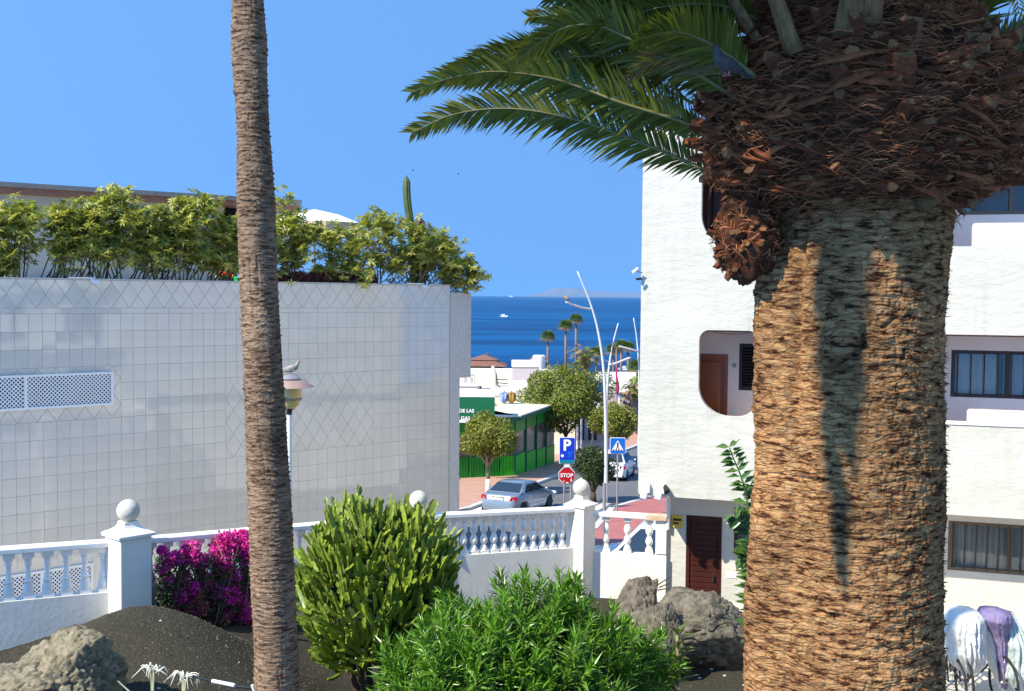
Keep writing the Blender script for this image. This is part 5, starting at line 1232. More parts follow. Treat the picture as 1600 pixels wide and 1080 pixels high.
FR_ = [
  ([(1150, 290, 5.2), (1097, 264, 5.25), (1005, 224, 5.3), (899, 187, 5.35), (801, 170, 5.4), (712, 178, 5.45), (645, 207, 5.5)], .27, 1.05, 'frond', 130),
  ([(1150, 245, 5.1), (1090, 200, 5.1), (971, 161, 5.15), (910, 138, 5.2), (853, 121, 5.2), (769, 112, 5.2), (697, 124, 5.2), (645, 144, 5.2)], .25, .9, 'frond', 130),
  ([(1160, 240, 5.4), (1083, 201, 5.5), (1028, 161, 5.6), (942, 115, 5.7), (870, 86, 5.8), (812, 80, 5.8), (764, 87, 5.8), (705, 108, 5.8)], .27, .8, 'frond', 130),
  ([(1160, 160, 4.9), (1080, 110, 4.85), (985, 62, 4.8), (933, 40, 4.8), (884, 43, 4.8), (841, 68, 4.8), (804, 98, 4.8)], .24, .7, 'frond', 110),
  ([(1180, 120, 4.7), (1120, 75, 4.6), (1071, 53, 4.5), (1037, 51, 4.45), (1002, 60, 4.4)], .24, .6, 'frond', 80),
  ([(1180, 90, 5.5), (1080, 50, 5.7), (980, 30, 5.9), (899, 23, 6.0), (827, 27, 6.1)], .26, .9, 'frond', 110),
  ([(1200, 40, 5.0), (1130, 10, 4.9), (1060, 8, 4.8), (1000, 20, 4.8), (940, 45, 4.8)], .26, .7, 'frond', 110),
  ([(1180, 100, 5.2), (1110, 60, 5.2), (1040, 40, 5.3), (960, 42, 5.3), (880, 60, 5.4), (800, 85, 5.4)], .27, .9, 'frond', 120),
  ([(1170, 180, 5.3), (1100, 130, 5.3), (1020, 100, 5.4), (930, 88, 5.4), (840, 100, 5.5), (740, 128, 5.5)], .27, .9, 'frond', 120),
  ([(1180, 150, 4.9), (1130, 110, 4.8), (1080, 90, 4.7), (1030, 95, 4.7), (990, 120, 4.7)], .22, .5, 'frond_dry', 90),
  ([(1210, 30, 5.2), (1150, -10, 5.2), (1090, -20, 5.2), (1010, -10, 5.2), (930, 20, 5.3)], .26, .8, 'frond', 110),
  ([(1190, 60, 5.3), (1100, 25, 5.4), (1014, 12, 5.5), (962, -2, 5.6), (900, -30, 5.6)], .30, .8, 'frond', 100),
  ([(1150, 200, 5.8), (1060, 150, 6.1), (980, 120, 6.4), (900, 110, 6.6), (830, 118, 6.8)], .28, .4, 'frond', 110),
  ([(1160, 270, 5.7), (1090, 230, 6.0), (1040, 195, 6.2), (960, 160, 6.4), (890, 150, 6.6)], .28, .6, 'frond', 100),
  ([(1200, 150, 5.6), (1130, 100, 5.8), (1060, 70, 6.0), (980, 70, 6.2), (920, 90, 6.3)], .3, .2, 'frond', 110),
  ([(1500, 150, 5.2), (1540, 105, 5.2), (1570, 82, 5.2), (1620, 66, 5.2), (1720, 60, 5.2)], .26, 1.0, 'frond_dry', 110),
  ([(1520, 190, 5.6), (1570, 140, 5.8), (1640, 110, 6.0), (1760, 120, 6.2)], .28, .9, 'frond', 90),
  ([(1530, 240, 5.7), (1580, 180, 6.0), (1650, 150, 6.2), (1760, 170, 6.4)], .28, .7, 'frond', 90),
  ([(1480, 120, 5.0), (1515, 40, 5.0), (1560, -30, 5.0), (1650, -90, 5.0), (1800, -110, 5.0)], .32, .9, 'frond', 100),
  ([(1180, 130, 5.0), (1110, 60, 5.0), (1050, 20, 5.0), (960, -10, 5.0), (860, -5, 5.0)], .30, .8, 'frond', 110),
]
for pts, lm, ro, m_, n_ in FR_: frond(PF(pts), lm, ro, m_, bp_, rs, n_, start=.10)
apex = Vector((CX, YB, zc[-1]))
def shade_frond(az, prof, lm=.44, n=80, w=.034):
    h = Vector((math.cos(R(az)), math.sin(R(az)), 0)); frond([Vector((CX, YB, H + z_)) + h * r_ for r_, z_ in prof], lm, rs.uniform(-.5, .5), 'frond', bp_, rs, n, start=.12, width=w, r0=.026)
for k in range(30):      # short arching fronds out of view, added towards the sun to shade the crown base
    az = 216 + (k % 15 - 7) * 6.5 + rs.uniform(-3, 3); u_ = rs.uniform(0, .35)
    shade_frond(az, [(.30, 1.35), (.80, 1.95 + u_), (1.35, 2.25 + u_), (1.75, 2.12 + u_), (2.05, 1.82 + u_)])
for k in range(26):      # long unseen fronds reaching over them, added for the same shade
    az = 216 + (k % 13 - 6) * 7.5 + rs.uniform(-3, 3); u_ = rs.uniform(0, 1.1)
    shade_frond(az, [(.28, 1.5), (.9, 2.2 + .5 * u_), (1.8, 2.65 + u_), (2.7, 3.0 + u_), (3.3, 3.05 + u_)])
# upper crown (mostly above the picture); spread all round, rising before arching
rnd = random.Random(21)
angs = [(180 + 45, 84, 2.4), (180 + 30, 80, 2.6), (180 + 70, 76, 2.6), (180 - 14, 70, 3.0), (180 - 30, 68, 3.0), (150 - 10, 70, 2.8), (120, 66, 2.6), (95, 55, 3.2), (70, 42, 3.4), (50, 55, 3.3), (30, 45, 3.3), (8, 55, 3.4), (-12, 45, 3.3), (-35, 60, 3.2), (-60, 70, 2.8), (160, 70, 2.6), (10, 75, 2.5), (270, 78, 2.6)]
for az, el, ln in angs:
    a = R(az + rnd.uniform(-5, 5)); e = R(el); h = Vector((math.cos(a), math.sin(a), 0)); b0 = Vector((CX, YB, zc[-4])) + h * .42; p1 = b0 + h * ln * .24 * math.cos(e) * 1.6 + Vector((0, 0, ln * .26 * math.sin(e) * 1.5))
    p2 = p1 + h * ln * .30 + Vector((0, 0, ln * .16 * math.sin(e))); p3 = p2 + h * ln * .28 + Vector((0, 0, -ln * .06)); p4 = p3 + h * ln * .17 + Vector((0, 0, -ln * .17))
    frond([b0, p1, p2, p3, p4], .36, rnd.uniform(-.5, .5), 'frond', bp_, rs, 90, start=.15, width=.026)
# frond hanging far out to the sunny side: throws the long tapering shadow on the trunk
T1 = P(1272, 445, YB - .44); T2 = P(1290, 860, YB - .44)
q1, q2 = T1 + sdir * 4.3, T2 + sdir * 4.3
b0 = Vector((CX - .2, YB - .15, zc[-2]))
frond([b0, b0.lerp(q1, .35) + Vector((0, 0, 1.15)), b0.lerp(q1, .75) + Vector((0, 0, 1.0)), q1 + Vector((.03, 0, .25)), q1.lerp(q2, .5), q2], .26, 0.2, 'frond', bp_, rs, 220, start=.25, width=.06, sag=.9)
# thick old petioles
for (pa, pb, r_) in (((1196, 85, 4.85), (1122, -40, 4.8), .036), ((1232, 58, 4.62), (1196, -50, 4.6), .05), ((1500, 55, 4.9), (1540, -50, 4.9), .03), ((1470, 60, 4.8), (1520, -60, 4.9), .03), ((1470, 300, 4.72), (1585, 222, 4.9), .045)):
    a_, b_ = P(*pa), P(*pb); mb = MB(); mb.tube([a_ + (a_ - b_) * .25, a_, a_.lerp(b_, .5), b_], [r_ * 1.3, r_ * 1.15, r_, r_ * .8], 10, flat=.55); mb.build('petiole', 'petiole', bp_, smooth=True)
for pxx, pyy in ((1328, 35), (1415, 75), (1355, 22), (1520, 100)):
    a_ = P(pxx, pyy, 4.55); mb = MB(); mb.tube([a_ + Vector((0, .12, -.05)), a_ + Vector((0, -.0, -.02)), a_ + Vector((.01, -.02, .12))], [.06, .065, .055], 10, flat=.5); mb.build('petiole', 'petiole', bp_, smooth=True)

# ---------------------------------------------------------------- birds
def pigeon(label, c, s, m, face):
    t = thing('pigeon', label, 'pigeon', c); T = Matrix.Translation(c) @ Matrix.Rotation(face, 4, 'Z') @ Matrix.Scale(s, 4)
    mb = MB(T); pts = spline([(-.17, 0, .035), (-.08, 0, .065), (0, 0, .08), (.07, 0, .105), (.095, 0, .15), (.115, 0, .18), (.135, 0, .185)], 16)
    mb.tube(pts, [.012, .022, .034, .044, .052, .056, .055, .050, .044, .036, .029, .024, .023, .025, .022, .010], 14, flat=.95); b = mb.build('body', m, t, smooth=True)
    mb = MB(T); mb.hexa([(-.24, -.03, .015), (-.12, -.025, .04), (-.12, .025, .04), (-.24, .03, .015), (-.24, -.03, .023), (-.12, -.025, .055), (-.12, .025, .055), (-.24, .03, .023)]); mb.build('tail', m, t)
    for sg in (1, -1):
        mb = MB(T); mb.hexa([(-.15, sg * .035, .04), (.05, sg * .05, .06), (.05, sg * .056, .06), (-.15, sg * .04, .04), (-.12, sg * .02, .075), (.05, sg * .035, .12), (.05, sg * .045, .12), (-.12, sg * .028, .075)]); mb.build('wing', m, t)
        mb = MB(T); mb.tube([(.0, sg * .02, .035), (.005, sg * .02, 0)], .004, 5); mb.tube([(-.012, sg * .02, .002), (.028, sg * .02, .002)], .003, 4); mb.build('leg', 'pink', t)
    mb = MB(T); mb.tube([(.135, 0, .184), (.162, 0, .176)], [.007, .001], 6); mb.build('beak', 'black', t)
pigeon('slate grey pigeon perched at the left edge of the shaggy palm crown', P(1136, 119, 4.42), .58, 'pigeon_g', R(215))

# ================================================================ hatted lamp
YL = 15.0
lp = thing('garden_lamp', 'white post lamp with amber glass and pinkish metal hat beside the slender palm', 'lamp', (P(453, 660, YL).x, YL, gz(-3, YL) - .2))
lx = P(452, 640, YL).x; zl = lambda py: P(452, py, YL).z; k_ = YL / F
mb = MB(); mb.tube([(lx + .0, YL, .6), (lx + .0, YL, zl(646))], .036, 14); mb.build('post', 'white_metal', lp, smooth=40)
mb = MB(); mb.lathe((lx, YL, 0), [(.040, zl(648)), (.042, zl(642)), (.075, zl(639)), (.09, zl(638))], 16); mb.build('collar', 'black', lp, smooth=40)
mb = MB(); mb.lathe((lx, YL, 0), [(.09, zl(637.8)), (.135, zl(633)), (.155, zl(622)), (.157, zl(621)), (.165, zl(620.5)), (.165, zl(606))], 24); mb.build('lamp_glass', 'amber', lp, smooth=50)
mb = MB(); mb.lathe((lx, YL, 0), [(.169, zl(625)), (.172, zl(624)), (.172, zl(622.5)), (.169, zl(622))], 24); mb.build('band', 'hat', lp)
mb = MB(); mb.lathe((lx, YL, 0), [(.168, zl(606)), (.175, zl(604.8)), (.335, zl(604.6)), (.33, zl(603.6)), (.27, zl(600)), (.235, zl(595)), (.13, zl(593)), (.12, zl(592.9))], 36); mb.build('hat', 'hat', lp, smooth=60)
mb = MB(); mb.lathe((lx, YL, 0), [(.16, zl(592.8)), (.165, zl(591)), (.14, zl(589)), (.10, zl(586)), (.04, zl(584))], 24); mb.build('finial', 'grey_metal', lp, smooth=60)
pigeon('pale pigeon standing on top of the lamp hat', Vector((lx + .02, YL, zl(584.5))), .92, 'pigeon_w', R(18))

# ================================================================ candelabra succulent bush
YE = 13.3; eb = P(590, 1040, YE); ec = P(592, 905, YE)
ev = thing('succulent_bush', 'big rounded candelabra succulent bush of upright yellow green stems, centre of the garden', 'bush', (ec.x, YE, gz(ec.x, YE)))
def euph_mesh(seed):
    r = random.Random(seed); n = 9; L_ = 1.0; vs = []; bendx = r.uniform(.05, .35); w0 = r.uniform(.085, .105)
    for i in range(n):
        f = i / (n - 1); c = Vector((bendx * (1 - f) ** 2 * -1 + bendx, 0, f * L_)); w_ = w0 * (.75 + .35 * math.sin(min(1, f * 1.4) * math.pi * .8)) * (1 if f < .88 else .55); sc_ = 1 + (.16 if i % 2 else -.12)
        tw = r.uniform(-.1, .1)
        for k in range(6):
            a = math.pi / 3 * k + tw; q = w_ * (sc_ if k % 2 == 0 else .30); vs.append(c + Vector((math.cos(a) * q, math.sin(a) * q, 0)))
    fs = [(i * 6 + k, i * 6 + (k + 1) % 6, i * 6 + 6 + (k + 1) % 6, i * 6 + 6 + k) for i in range(n - 1) for k in range(6)] + [tuple((n - 1) * 6 + k for k in range(6))]
    mb = MB(); mb.add(vs, fs); me = mb.mesh('stem'); me.materials.append(M['euph']); return me
EM = [euph_mesh(s) for s in range(7)]
EV = []
for me in EM:
    v = np.empty(len(me.vertices) * 3); me.vertices.foreach_get('co', v); EV.append((v.reshape(-1, 3), [list(p.vertices) for p in me.polygons]))
rs = np.random.RandomState(31); stems = []
ry = 1.12; tries = 0
while len(stems) < 1900:
    d = unit(1, rs)[0]
    if d[2] < -.86: continue
    lay = rs.rand(); r_ = 1.0 if lay < .6 else rs.uniform(.62, .95)
    bump = 1 + .10 * math.sin(d[0] * 5 + 1) * math.cos(d[2] * 4) + .05 * rs.normal()
    base = np.array([ec.x, YE, ec.z - .20]) + d * np.array([.90, .9, 1.02]) * r_ * bump * .92
    dirv = np.array([d[0] * .42, d[1] * .42, 1.0]) + rs.normal(size=3) * .24
    if d[2] < 0: dirv = dirv + np.array([d[0], d[1], -.35]) * (-d[2])
    L_ = rs.uniform(.16, .36) * (1.3 if rs.rand() < .1 else 1); stems.append((base, dirv / np.linalg.norm(dirv), L_, -d[1] + .25 * d[2] + (.5 if r_ > .97 else -.6), rs.rand() * 6.28))
stems.sort(key=lambda s: -s[3])
restV, restF, off = [], [], 0
for k, (b, d, L_, _, tw) in enumerate(stems):
    q = Vector(d).to_track_quat('Z', 'Y') @ Matrix.Rotation(tw, 3, 'Z').to_quaternion(); mi_ = k % 7; wsc = .30 / L_ * (.8 + .4 * rs.rand())
    if k < 296: inst('stem', EM[mi_], ev, Vector(b), q.to_euler(), (L_ * wsc, L_ * wsc, L_))
    else:
        v = EV[mi_][0] * np.array([L_ * wsc, L_ * wsc, L_]); v = v @ np.array(q.to_matrix()).T + b; restV.append(v); restF += [[i + off for i in f] for f in EV[mi_][1]]; off += len(v)
me = bpy.data.meshes.new('stems'); VV = np.concatenate(restV) - np.array(ev.location); me.from_pydata(VV.tolist(), [], restF); me.materials.append(M['euph']); me.update()
o = bpy.data.objects.new('inner_stems', me); link(o, ev); o['kind'] = 'stuff'
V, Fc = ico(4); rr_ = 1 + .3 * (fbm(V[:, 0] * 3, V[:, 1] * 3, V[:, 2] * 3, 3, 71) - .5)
bulk('shaded_heart', V * rr_[:, None] * np.array([.66, .68, .80]) + np.array([ec.x, YE, ec.z - .1]), Fc, 'euph_core', ev)  # dark filler, its colour stands for the shade between the stems
mb = MB()
for k in range(9): a = k * .7; mb.tube([(ec.x + .2 * math.cos(a), YE + .2 * math.sin(a), gz(ec.x, YE) - .1), (ec.x + .5 * math.cos(a), YE + .5 * math.sin(a), ec.z - .5)], [.05, .035], 6)
mb.build('stalks', 'twig_dark', ev)

# ================================================================ lance leaved bush
def lance_shoot(seed, n=24, L_=.36, leaf=.185, wid=.027):
    rs = np.random.RandomState(seed); f = np.linspace(.15, 1, n); an = np.arange(n) * 2.2 + rs.rand() * 6; C = np.stack([.02 * np.sin(f * 3), .02 * np.cos(f * 2), f * L_], 1)
    D = np.stack([np.cos(an) * (1.0 - .55 * f), np.sin(an) * (1.0 - .55 * f), .45 + .9 * f ** 2], 1) + rs.normal(size=(n, 3)) * .12
    V, Fq = leafset(C, D, np.tile([0, 0, 1.0], (n, 1)) + rs.normal(size=(n, 3)) * .2, leaf * (.75 + .4 * rs.rand(n)), wid * (.8 + .4 * rs.rand(n)), fold=.35, bend=.22)
    return V, Fq
def mesh_np(name, V, Fq, m):
    me = bpy.data.meshes.new(name); me.from_pydata(V.tolist(), [], Fq.tolist()); me.materials.append(M[m]); return me
SH = [lance_shoot(s) for s in range(8)]; SHM = [mesh_np('leafy_shoot', v, f, 'olean') for v, f in SH]
rs = np.random.RandomState(41)
def lance_bush(label, cen, rad, n, nparts, seed, ground, zlim=-.4, group='lance leaved shrubs'):
    rs = np.random.RandomState(seed); t = thing('leafy_bush', label, 'bush', (cen[0], cen[1], ground), group); L = []
    while len(L) < n:
        d = unit(1, rs)[0]
        if d[2] < zlim or (d[1] > .5): continue
        r_ = (1.0 if rs.rand() < .6 else rs.uniform(.55, .95)) * (1 + .22 * math.sin(d[0] * 11 + seed) * math.cos(d[2] * 5) + abs(rs.normal()) * .09 - .05)
        b = np.array(cen) + d * np.array(rad) * r_; dv = np.array([d[0] * .45, d[1] * .45 - .05, 1.0]) + rs.normal(size=3) * .2; L.append((b, dv, rs.uniform(.75, 1.2), -d[1] + .4 * d[2] + (.5 if r_ > .9 else -.5), rs.rand() * 6.28))
    L.sort(key=lambda s: -s[3]); Vs, Fs, off = [], [], 0; mb = MB()
    for k, (b, d, s_, _, tw) in enumerate(L):
        q = Vector(d).to_track_quat('Z', 'Y') @ Matrix.Rotation(tw, 3, 'Z').to_quaternion()
        if k < nparts: inst('leafy_shoot', SHM[k % 8], t, Vector(b), q.to_euler(), s_)
        else: v = SH[k % 8][0] * s_ @ np.array(q.to_matrix()).T + b; Vs.append(v); Fs.append(SH[k % 8][1] + off); off += len(v)
        bb = Vector(b); mb.tube([bb.lerp(Vector((cen[0], cen[1], ground)), .35), bb, bb + Vector(d).normalized() * .28 * s_], [.008, .006, .003], 4)
    if Vs: o = bulk('inner_leaves', np.concatenate(Vs), np.concatenate(Fs), 'olean', t, smooth=False); o['kind'] = 'stuff'
    mb.build('twigs', 'stem', t); return t
g1 = gz(0, 11)
def LC(px, py, Y): p = P(px, py, Y); return (p.x, p.y, p.z)
lance_bush('wide bright green lance leaved bush, bottom centre, its tall middle shoots over the wall', LC(838, 1102, 12.0), (.92, .75, .98), 460, 270, 1, g1, -.1)
lance_bush('lower spreading lance leaved bush in front of the succulent bush', LC(722, 1125, 11.6), (.68, .7, .72), 280, 200, 2, g1, -.1)
lance_bush('small lance leaved bush at the right end touching the brown rock', LC(965, 1085, 12.6), (.38, .42, .50), 110, 110, 3, gz(.5, 12), -.2)
lance_bush('sparse lance leaved sprout in front of the angular grey stone', LC(1000, 1090, 12.4), (.22, .25, .42), 26, 26, 4, gz(.5, 12), -.2)

# ================================================================ bougainvillea
bo = thing('bougainvillea', 'magenta bougainvillea tumbling over the balustrade behind the black mound', 'shrub', (P(330, 900, 14.3).x, 14.3, 1.0))
rs = np.random.RandomState(51)
clus = [(255, 880, .10), (272, 870, .12), (285, 905, .10), (300, 862, .14), (318, 880, .14), (335, 868, .15), (352, 852, .14), (372, 845, .15), (388, 850, .14), (380, 875, .16), (345, 895, .12), (300, 925, .12), (278, 935, .10), (310, 950, .13), (292, 948, .12), (335, 935, .15), (360, 925, .15), (385, 930, .15), (345, 965, .13), (365, 985, .14), (385, 965, .14), (390, 1000, .14), (375, 1005, .12), (262, 905, .09), (330, 985, .08), (355, 1000, .12), (395, 905, .15), (365, 900, .12), (320, 905, .1), (268, 955, .08), (300, 968, .10), (410, 870, .2), (420, 930, .2), (415, 990, .2), (440, 960, .2), (445, 890, .2), (380, 838, .08), (252, 860, .05)]
def back_y(x_): return 14.2 + (x_ + 5.03) * 3.3 / 3.53
Vs, Fs, off = [], [], 0; dV, dF, doff = [], [], 0
for px, py, r_ in clus:
    for rep in range(3):
        Yc = back_y(P(px, py, 14.6).x) - .22 - .10 * rs.rand(); c = np.array(P(px, py, Yc)) + rs.normal(size=3) * r_ * .35; n = 170
        d = unit(n, rs); C = c + d * (r_ * .85 * (.55 + .45 * rs.rand(n)))[:, None] * np.array([1.1, .7, 1]); D = d * .5 + unit(n, rs)
        V, Fq = leafset(C, D, unit(n, rs), .030 + .018 * rs.rand(n), .024 + .012 * rs.rand(n), fold=.4)
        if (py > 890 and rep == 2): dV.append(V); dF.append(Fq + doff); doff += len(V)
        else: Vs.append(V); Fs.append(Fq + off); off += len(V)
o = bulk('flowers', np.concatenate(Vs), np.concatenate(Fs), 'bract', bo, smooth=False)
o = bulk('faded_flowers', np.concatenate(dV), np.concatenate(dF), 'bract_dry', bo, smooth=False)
n = 14000; pxs = rs.uniform(244, 450, n); pys = rs.uniform(0, 1, n); Vs = []
pts = np.array([np.array(P(a, 868 + (1030 - 868) * b, back_y(P(a, 900, 14.6).x) - .05 - .38 * rs.rand())) for a, b in zip(pxs[:n], pys)])
V, Fq = leafset(pts, unit(n, rs), unit(n, rs), .035 + .02 * rs.rand(n), .02 + .01 * rs.rand(n)); bulk('leaves', V, Fq, 'boug_leaf', bo, smooth=False)
mb = MB()
for k in range(60):
    px = rs.uniform(250, 440); a = P(px, 1030, back_y(P(px, 900, 14.6).x) - .15); b = P(px + rs.uniform(-40, 40), rs.uniform(850, 950), a.y - .05); mb.tube(spline([a, a.lerp(b, .5) + Vector((rs.uniform(-.1, .1), 0, 0)), b], 6), [.010, .009, .008, .006, .005, .003], 4)
b = P(330, 823, 14.9); mb.tube(spline([P(348, 870, 14.7), P(338, 845, 14.8), b], 6), [.006, .006, .005, .004, .004, .003], 4); mb.build('twigs', 'twig', bo)

# ================================================================ small plants
def zz_plant():
    t = thing('succulent_plant', 'glossy dark green pinnate leaved plant peeping out left of the thick palm trunk', 'plant', (P(1180, 900, 8.6).x, 8.6, gz(1.9, 8.6)))
    base = Vector((P(1188, 900, 8.6).x, 8.6, gz(1.9, 8.6)))
    for tip, mid in ((P(1140, 700, 8.6), P(1168, 790, 8.6)), (P(1148, 806, 8.5), P(1170, 838, 8.55)), (P(1175, 760, 8.8), P(1185, 800, 8.7)), (P(1158, 872, 8.5), P(1176, 880, 8.5))):
        L = spline([base, base.lerp(mid, .7) + Vector((.03, 0, 0)), mid, tip], 26); mb = MB(); mb.tube(L, [.016 - .011 * i / 25 for i in range(26)], 6); s_ = mb.build('stem', 'zz', t)
        i0 = 10; n = 0
        for i in range(i0, 26):
            p = L[i]; tg = (L[min(i + 1, 25)] - L[i - 1]).normalized(); side = tg.cross(Vector((0, 1, .2))).normalized()
            for sg in (1, -1, 1, -1):
                d = np.array([side * sg * 1.0 + tg * .42 + Vector((0, rs.uniform(-.35, .1), 0))]); V, Fq = leafset(np.array([p]) + rs.normal(size=(1, 3)) * .008, d, np.array([[0, -.6, .8]]) + rs.normal(size=(1, 3)) * .25, np.array([.15 * (1 - .35 * (i - i0) / 16)]), np.array([.046]), fold=.3, bend=.15)
                bulk('leaf', V, Fq, 'zz', t, smooth=False)
zz_plant()
fp = thing('frangipani_sprout', 'young frangipani with a single pale stem in front of the large grey boulder', 'plant', (P(1062, 1080, 12.3).x, 12.3, gz(1.9, 12.3)))
b0 = Vector((P(1064, 1090, 12.3).x, 12.3, gz(1.9, 12.3) - .05)); tp = P(1058, 990, 12.3)
mb = MB(); mb.tube(spline([b0, b0.lerp(tp, .5) + Vector((.01, 0, 0)), tp], 10), [.030 - .0015 * i for i in range(10)], 8); mb.build('stem', 'twig', fp, smooth=True)
for k in range(34):
    f = rs.uniform(.30, 1); p = b0.lerp(tp, f) ; an = k * 2.4; d = np.array([[math.cos(an), math.sin(an) * .9, .1 + .8 * f + rs.uniform(-.2, .3)]])
    V, Fq = leafset(np.array([p]), d, np.array([[0, 0, 1.0]]), np.array([rs.uniform(.19, .28)]), np.array([.085]), fold=.3, bend=.2); bulk('leaf', V, Fq, 'plum', fp, smooth=False)
for px, py, lab in ((240, 1046, 'pale spider lily with drooping petals right of the corner boulder'), (288, 1058, 'second pale spider lily next to the drip pipe')):
    c = P(px, py, 9.6); t = thing('spider_lily', lab, 'flower', (c.x, c.y, gz(c.x, c.y)), 'spider lilies on the mound'); b0 = Vector((c.x - .03, c.y, gz(c.x, c.y) - .02))
    mb = MB()
    for k in range(5): mb.tube(spline([b0 + Vector((rs.uniform(-.04, .04), 0, -.02)), b0.lerp(c, .6), c + Vector((rs.uniform(-.05, .05), 0, -.02))], 6), [.007] * 5 + [.005], 5)
    mb.build('stalks', 'lily', t)
    for k in range(16):
        an = k * 2.4; q = Vector((math.cos(an), math.sin(an) * .6, 0)); s_ = c + q * rs.uniform(.0, .05); mb = MB()
        hh_ = rs.uniform(.4, 1.1); mb.tube(spline([s_, s_ + q * .05 * hh_ + Vector((rs.normal() * .01, 0, .035 * rs.uniform(-.2, 1.6))), s_ + q * .09 * hh_ + Vector((rs.normal() * .015, 0, rs.uniform(-.02, .03))), s_ + q * .12 * hh_ + Vector((rs.normal() * .02, 0, -.07 * rs.uniform(.1, 1.3)))], 7), [.005, .006, .006, .005, .004, .003, .0015], 4); mb.build('petal', 'lily_white', t)
p0, p1 = P(184, 1064, 9.2), P(208, 1086, 9.2)
mb = MB(); mb.tube([p0, p1], [.004, .009], 5); o = mb.build('leaf_blade', 'lily', at=p1); tag(o, 'single pale grass blade in the shade of the corner boulder', 'leaf')
dp = thing('drip_pipe', 'black irrigation pipe with a white joint lying at the slender palm foot', 'pipe', P(350, 1065, 8.9))
q = [P(302, 1057, 9.2), P(322, 1062, 9.1), P(345, 1066, 9.0), P(375, 1073, 8.9), P(402, 1076, 8.8)]
mb = MB(); mb.tube(spline(q, 16), .011, 8); mb.build('pipe', 'black', dp, smooth=True)
mb = MB(); mb.tube([P(332, 1064, 9.03), P(367, 1071, 8.9)], .0155, 8); mb.build('joint', 'white_metal', dp, smooth=40)
mb = MB(); mb.tube([P(394, 1070, 8.8), P(398, 1082, 8.8)], .013, 8); mb.build('valve', 'white_metal', dp, smooth=40)
# twigs sticking out behind the leaning boulder
tw = thing('dry_twigs', 'reddish dry twigs poking out right of the leaning boulder', 'twigs', P(1030, 920, 17.2))
for a, b in (((1028, 914), (1046, 902)), ((1030, 918), (1047, 911)), ((1028, 922), (1046, 919))):
    mb = MB(); mb.tube([P(a[0], a[1], 17.2), P(b[0], b[1], 17.1)], [.012, .008], 5); mb.build('twig', 'trunk_bits', tw)

# ================================================================ bicycles under covers (right)
YC = 13.6
def bicycle(label, px, dx, yaw, grip='black'):
    c = Vector((P(px, 1060, YC).x, YC + .42, .45)); t = thing('bicycle', label, 'bicycle', c, 'bicycles parked below the barred window', rotz=yaw)
    def A(*a): return Vector(a)
    def put(name, mbx, m, par=None, sm=True):
        me = mbx.mesh(name); me.materials.append(M[m]); shade(me) if sm else None; o = bpy.data.objects.new(name, me); link(o, par or t); return o
    for y_, nm in ((-.52, 'wheel'), (.52, 'wheel')):
        mb = MB(); mb.tube([A(0, y_ + .33 * math.cos(a), .34 + .33 * math.sin(a)) for a in [2 * math.pi * i / 28 for i in range(29)]], .018, 6, cap=False); w_ = put(nm, mb, 'tyre')
        mb = MB()
        for i in range(12): a = i * math.pi / 6; mb.tube([A(0, y_, .34), A(0, y_ + .32 * math.cos(a), .34 + .32 * math.sin(a))], .0022, 3)
        mb.tube([A(-.04, y_, .34), A(.04, y_, .34)], .02, 8); put('spokes', mb, 'chrome', w_)
    mb = MB(); 
    for a, b, r_ in ((A(0, -.44, .72), A(0, .0, .30), .018), (A(0, -.44, .78), A(0, .16, .74), .016), (A(0, 0, .30), A(0, .2, .85), .016), (A(0, .0, .30), A(0, .52, .34), .011), (A(0, .17, .78), A(0, .52, .34), .010), (A(0, -.44, .86), A(0, -.46, .66), .02)): mb.tube([a, b], r_, 7)
    mb.tube([A(-.05, -.46, .66), A(-.05, -.52, .34)], .012, 6); mb.tube([A(.05, -.46, .66), A(.05, -.52, .34)], .012, 6); put('frame', mb, 'bike')
    mb = MB(); mb.tube(spline([A(-.30, -.30, .98), A(-.2, -.40, 1.0), A(0, -.45, .95), A(.2, -.40, 1.0), A(.30, -.30, .98)], 14), .012, 7); mb.tube([A(0, -.45, .95), A(0, -.44, .8)], .014, 7); hb = put('handlebar', mb, 'bike')
    for sg in (-1, 1):
        mb = MB(); mb.tube([A(sg * .30, -.30, .98), A(sg * .31, -.18, .97)], .017, 8); put('grip', mb, grip, hb)
    mb = MB(); mb.hexa([A(-.08, .30, .90), A(.08, .30, .90), A(.02, .05, .90), A(-.02, .05, .90), A(-.08, .30, .95), A(.08, .30, .95), A(.02, .05, .93), A(-.02, .05, .93)]); put('saddle', mb, 'black', sm=False)
    mb = MB(); mb.tube([A(-.10, 0, .22), A(.10, 0, .38)], .008, 6); put('pedals', mb, 'chrome'); return t
bicycle('uncovered bicycle with pink grip squeezed against the thick palm trunk', 1474, 0, R(8), 'pink')
bicycle('bicycle under the white knotted sheet', 1506, 0, R(-4))
bicycle('bicycle under the purple and pale sheets', 1556, 0, R(6))
bicycle('bicycle with black handlebar at the right picture edge', 1604, 0, R(-10))
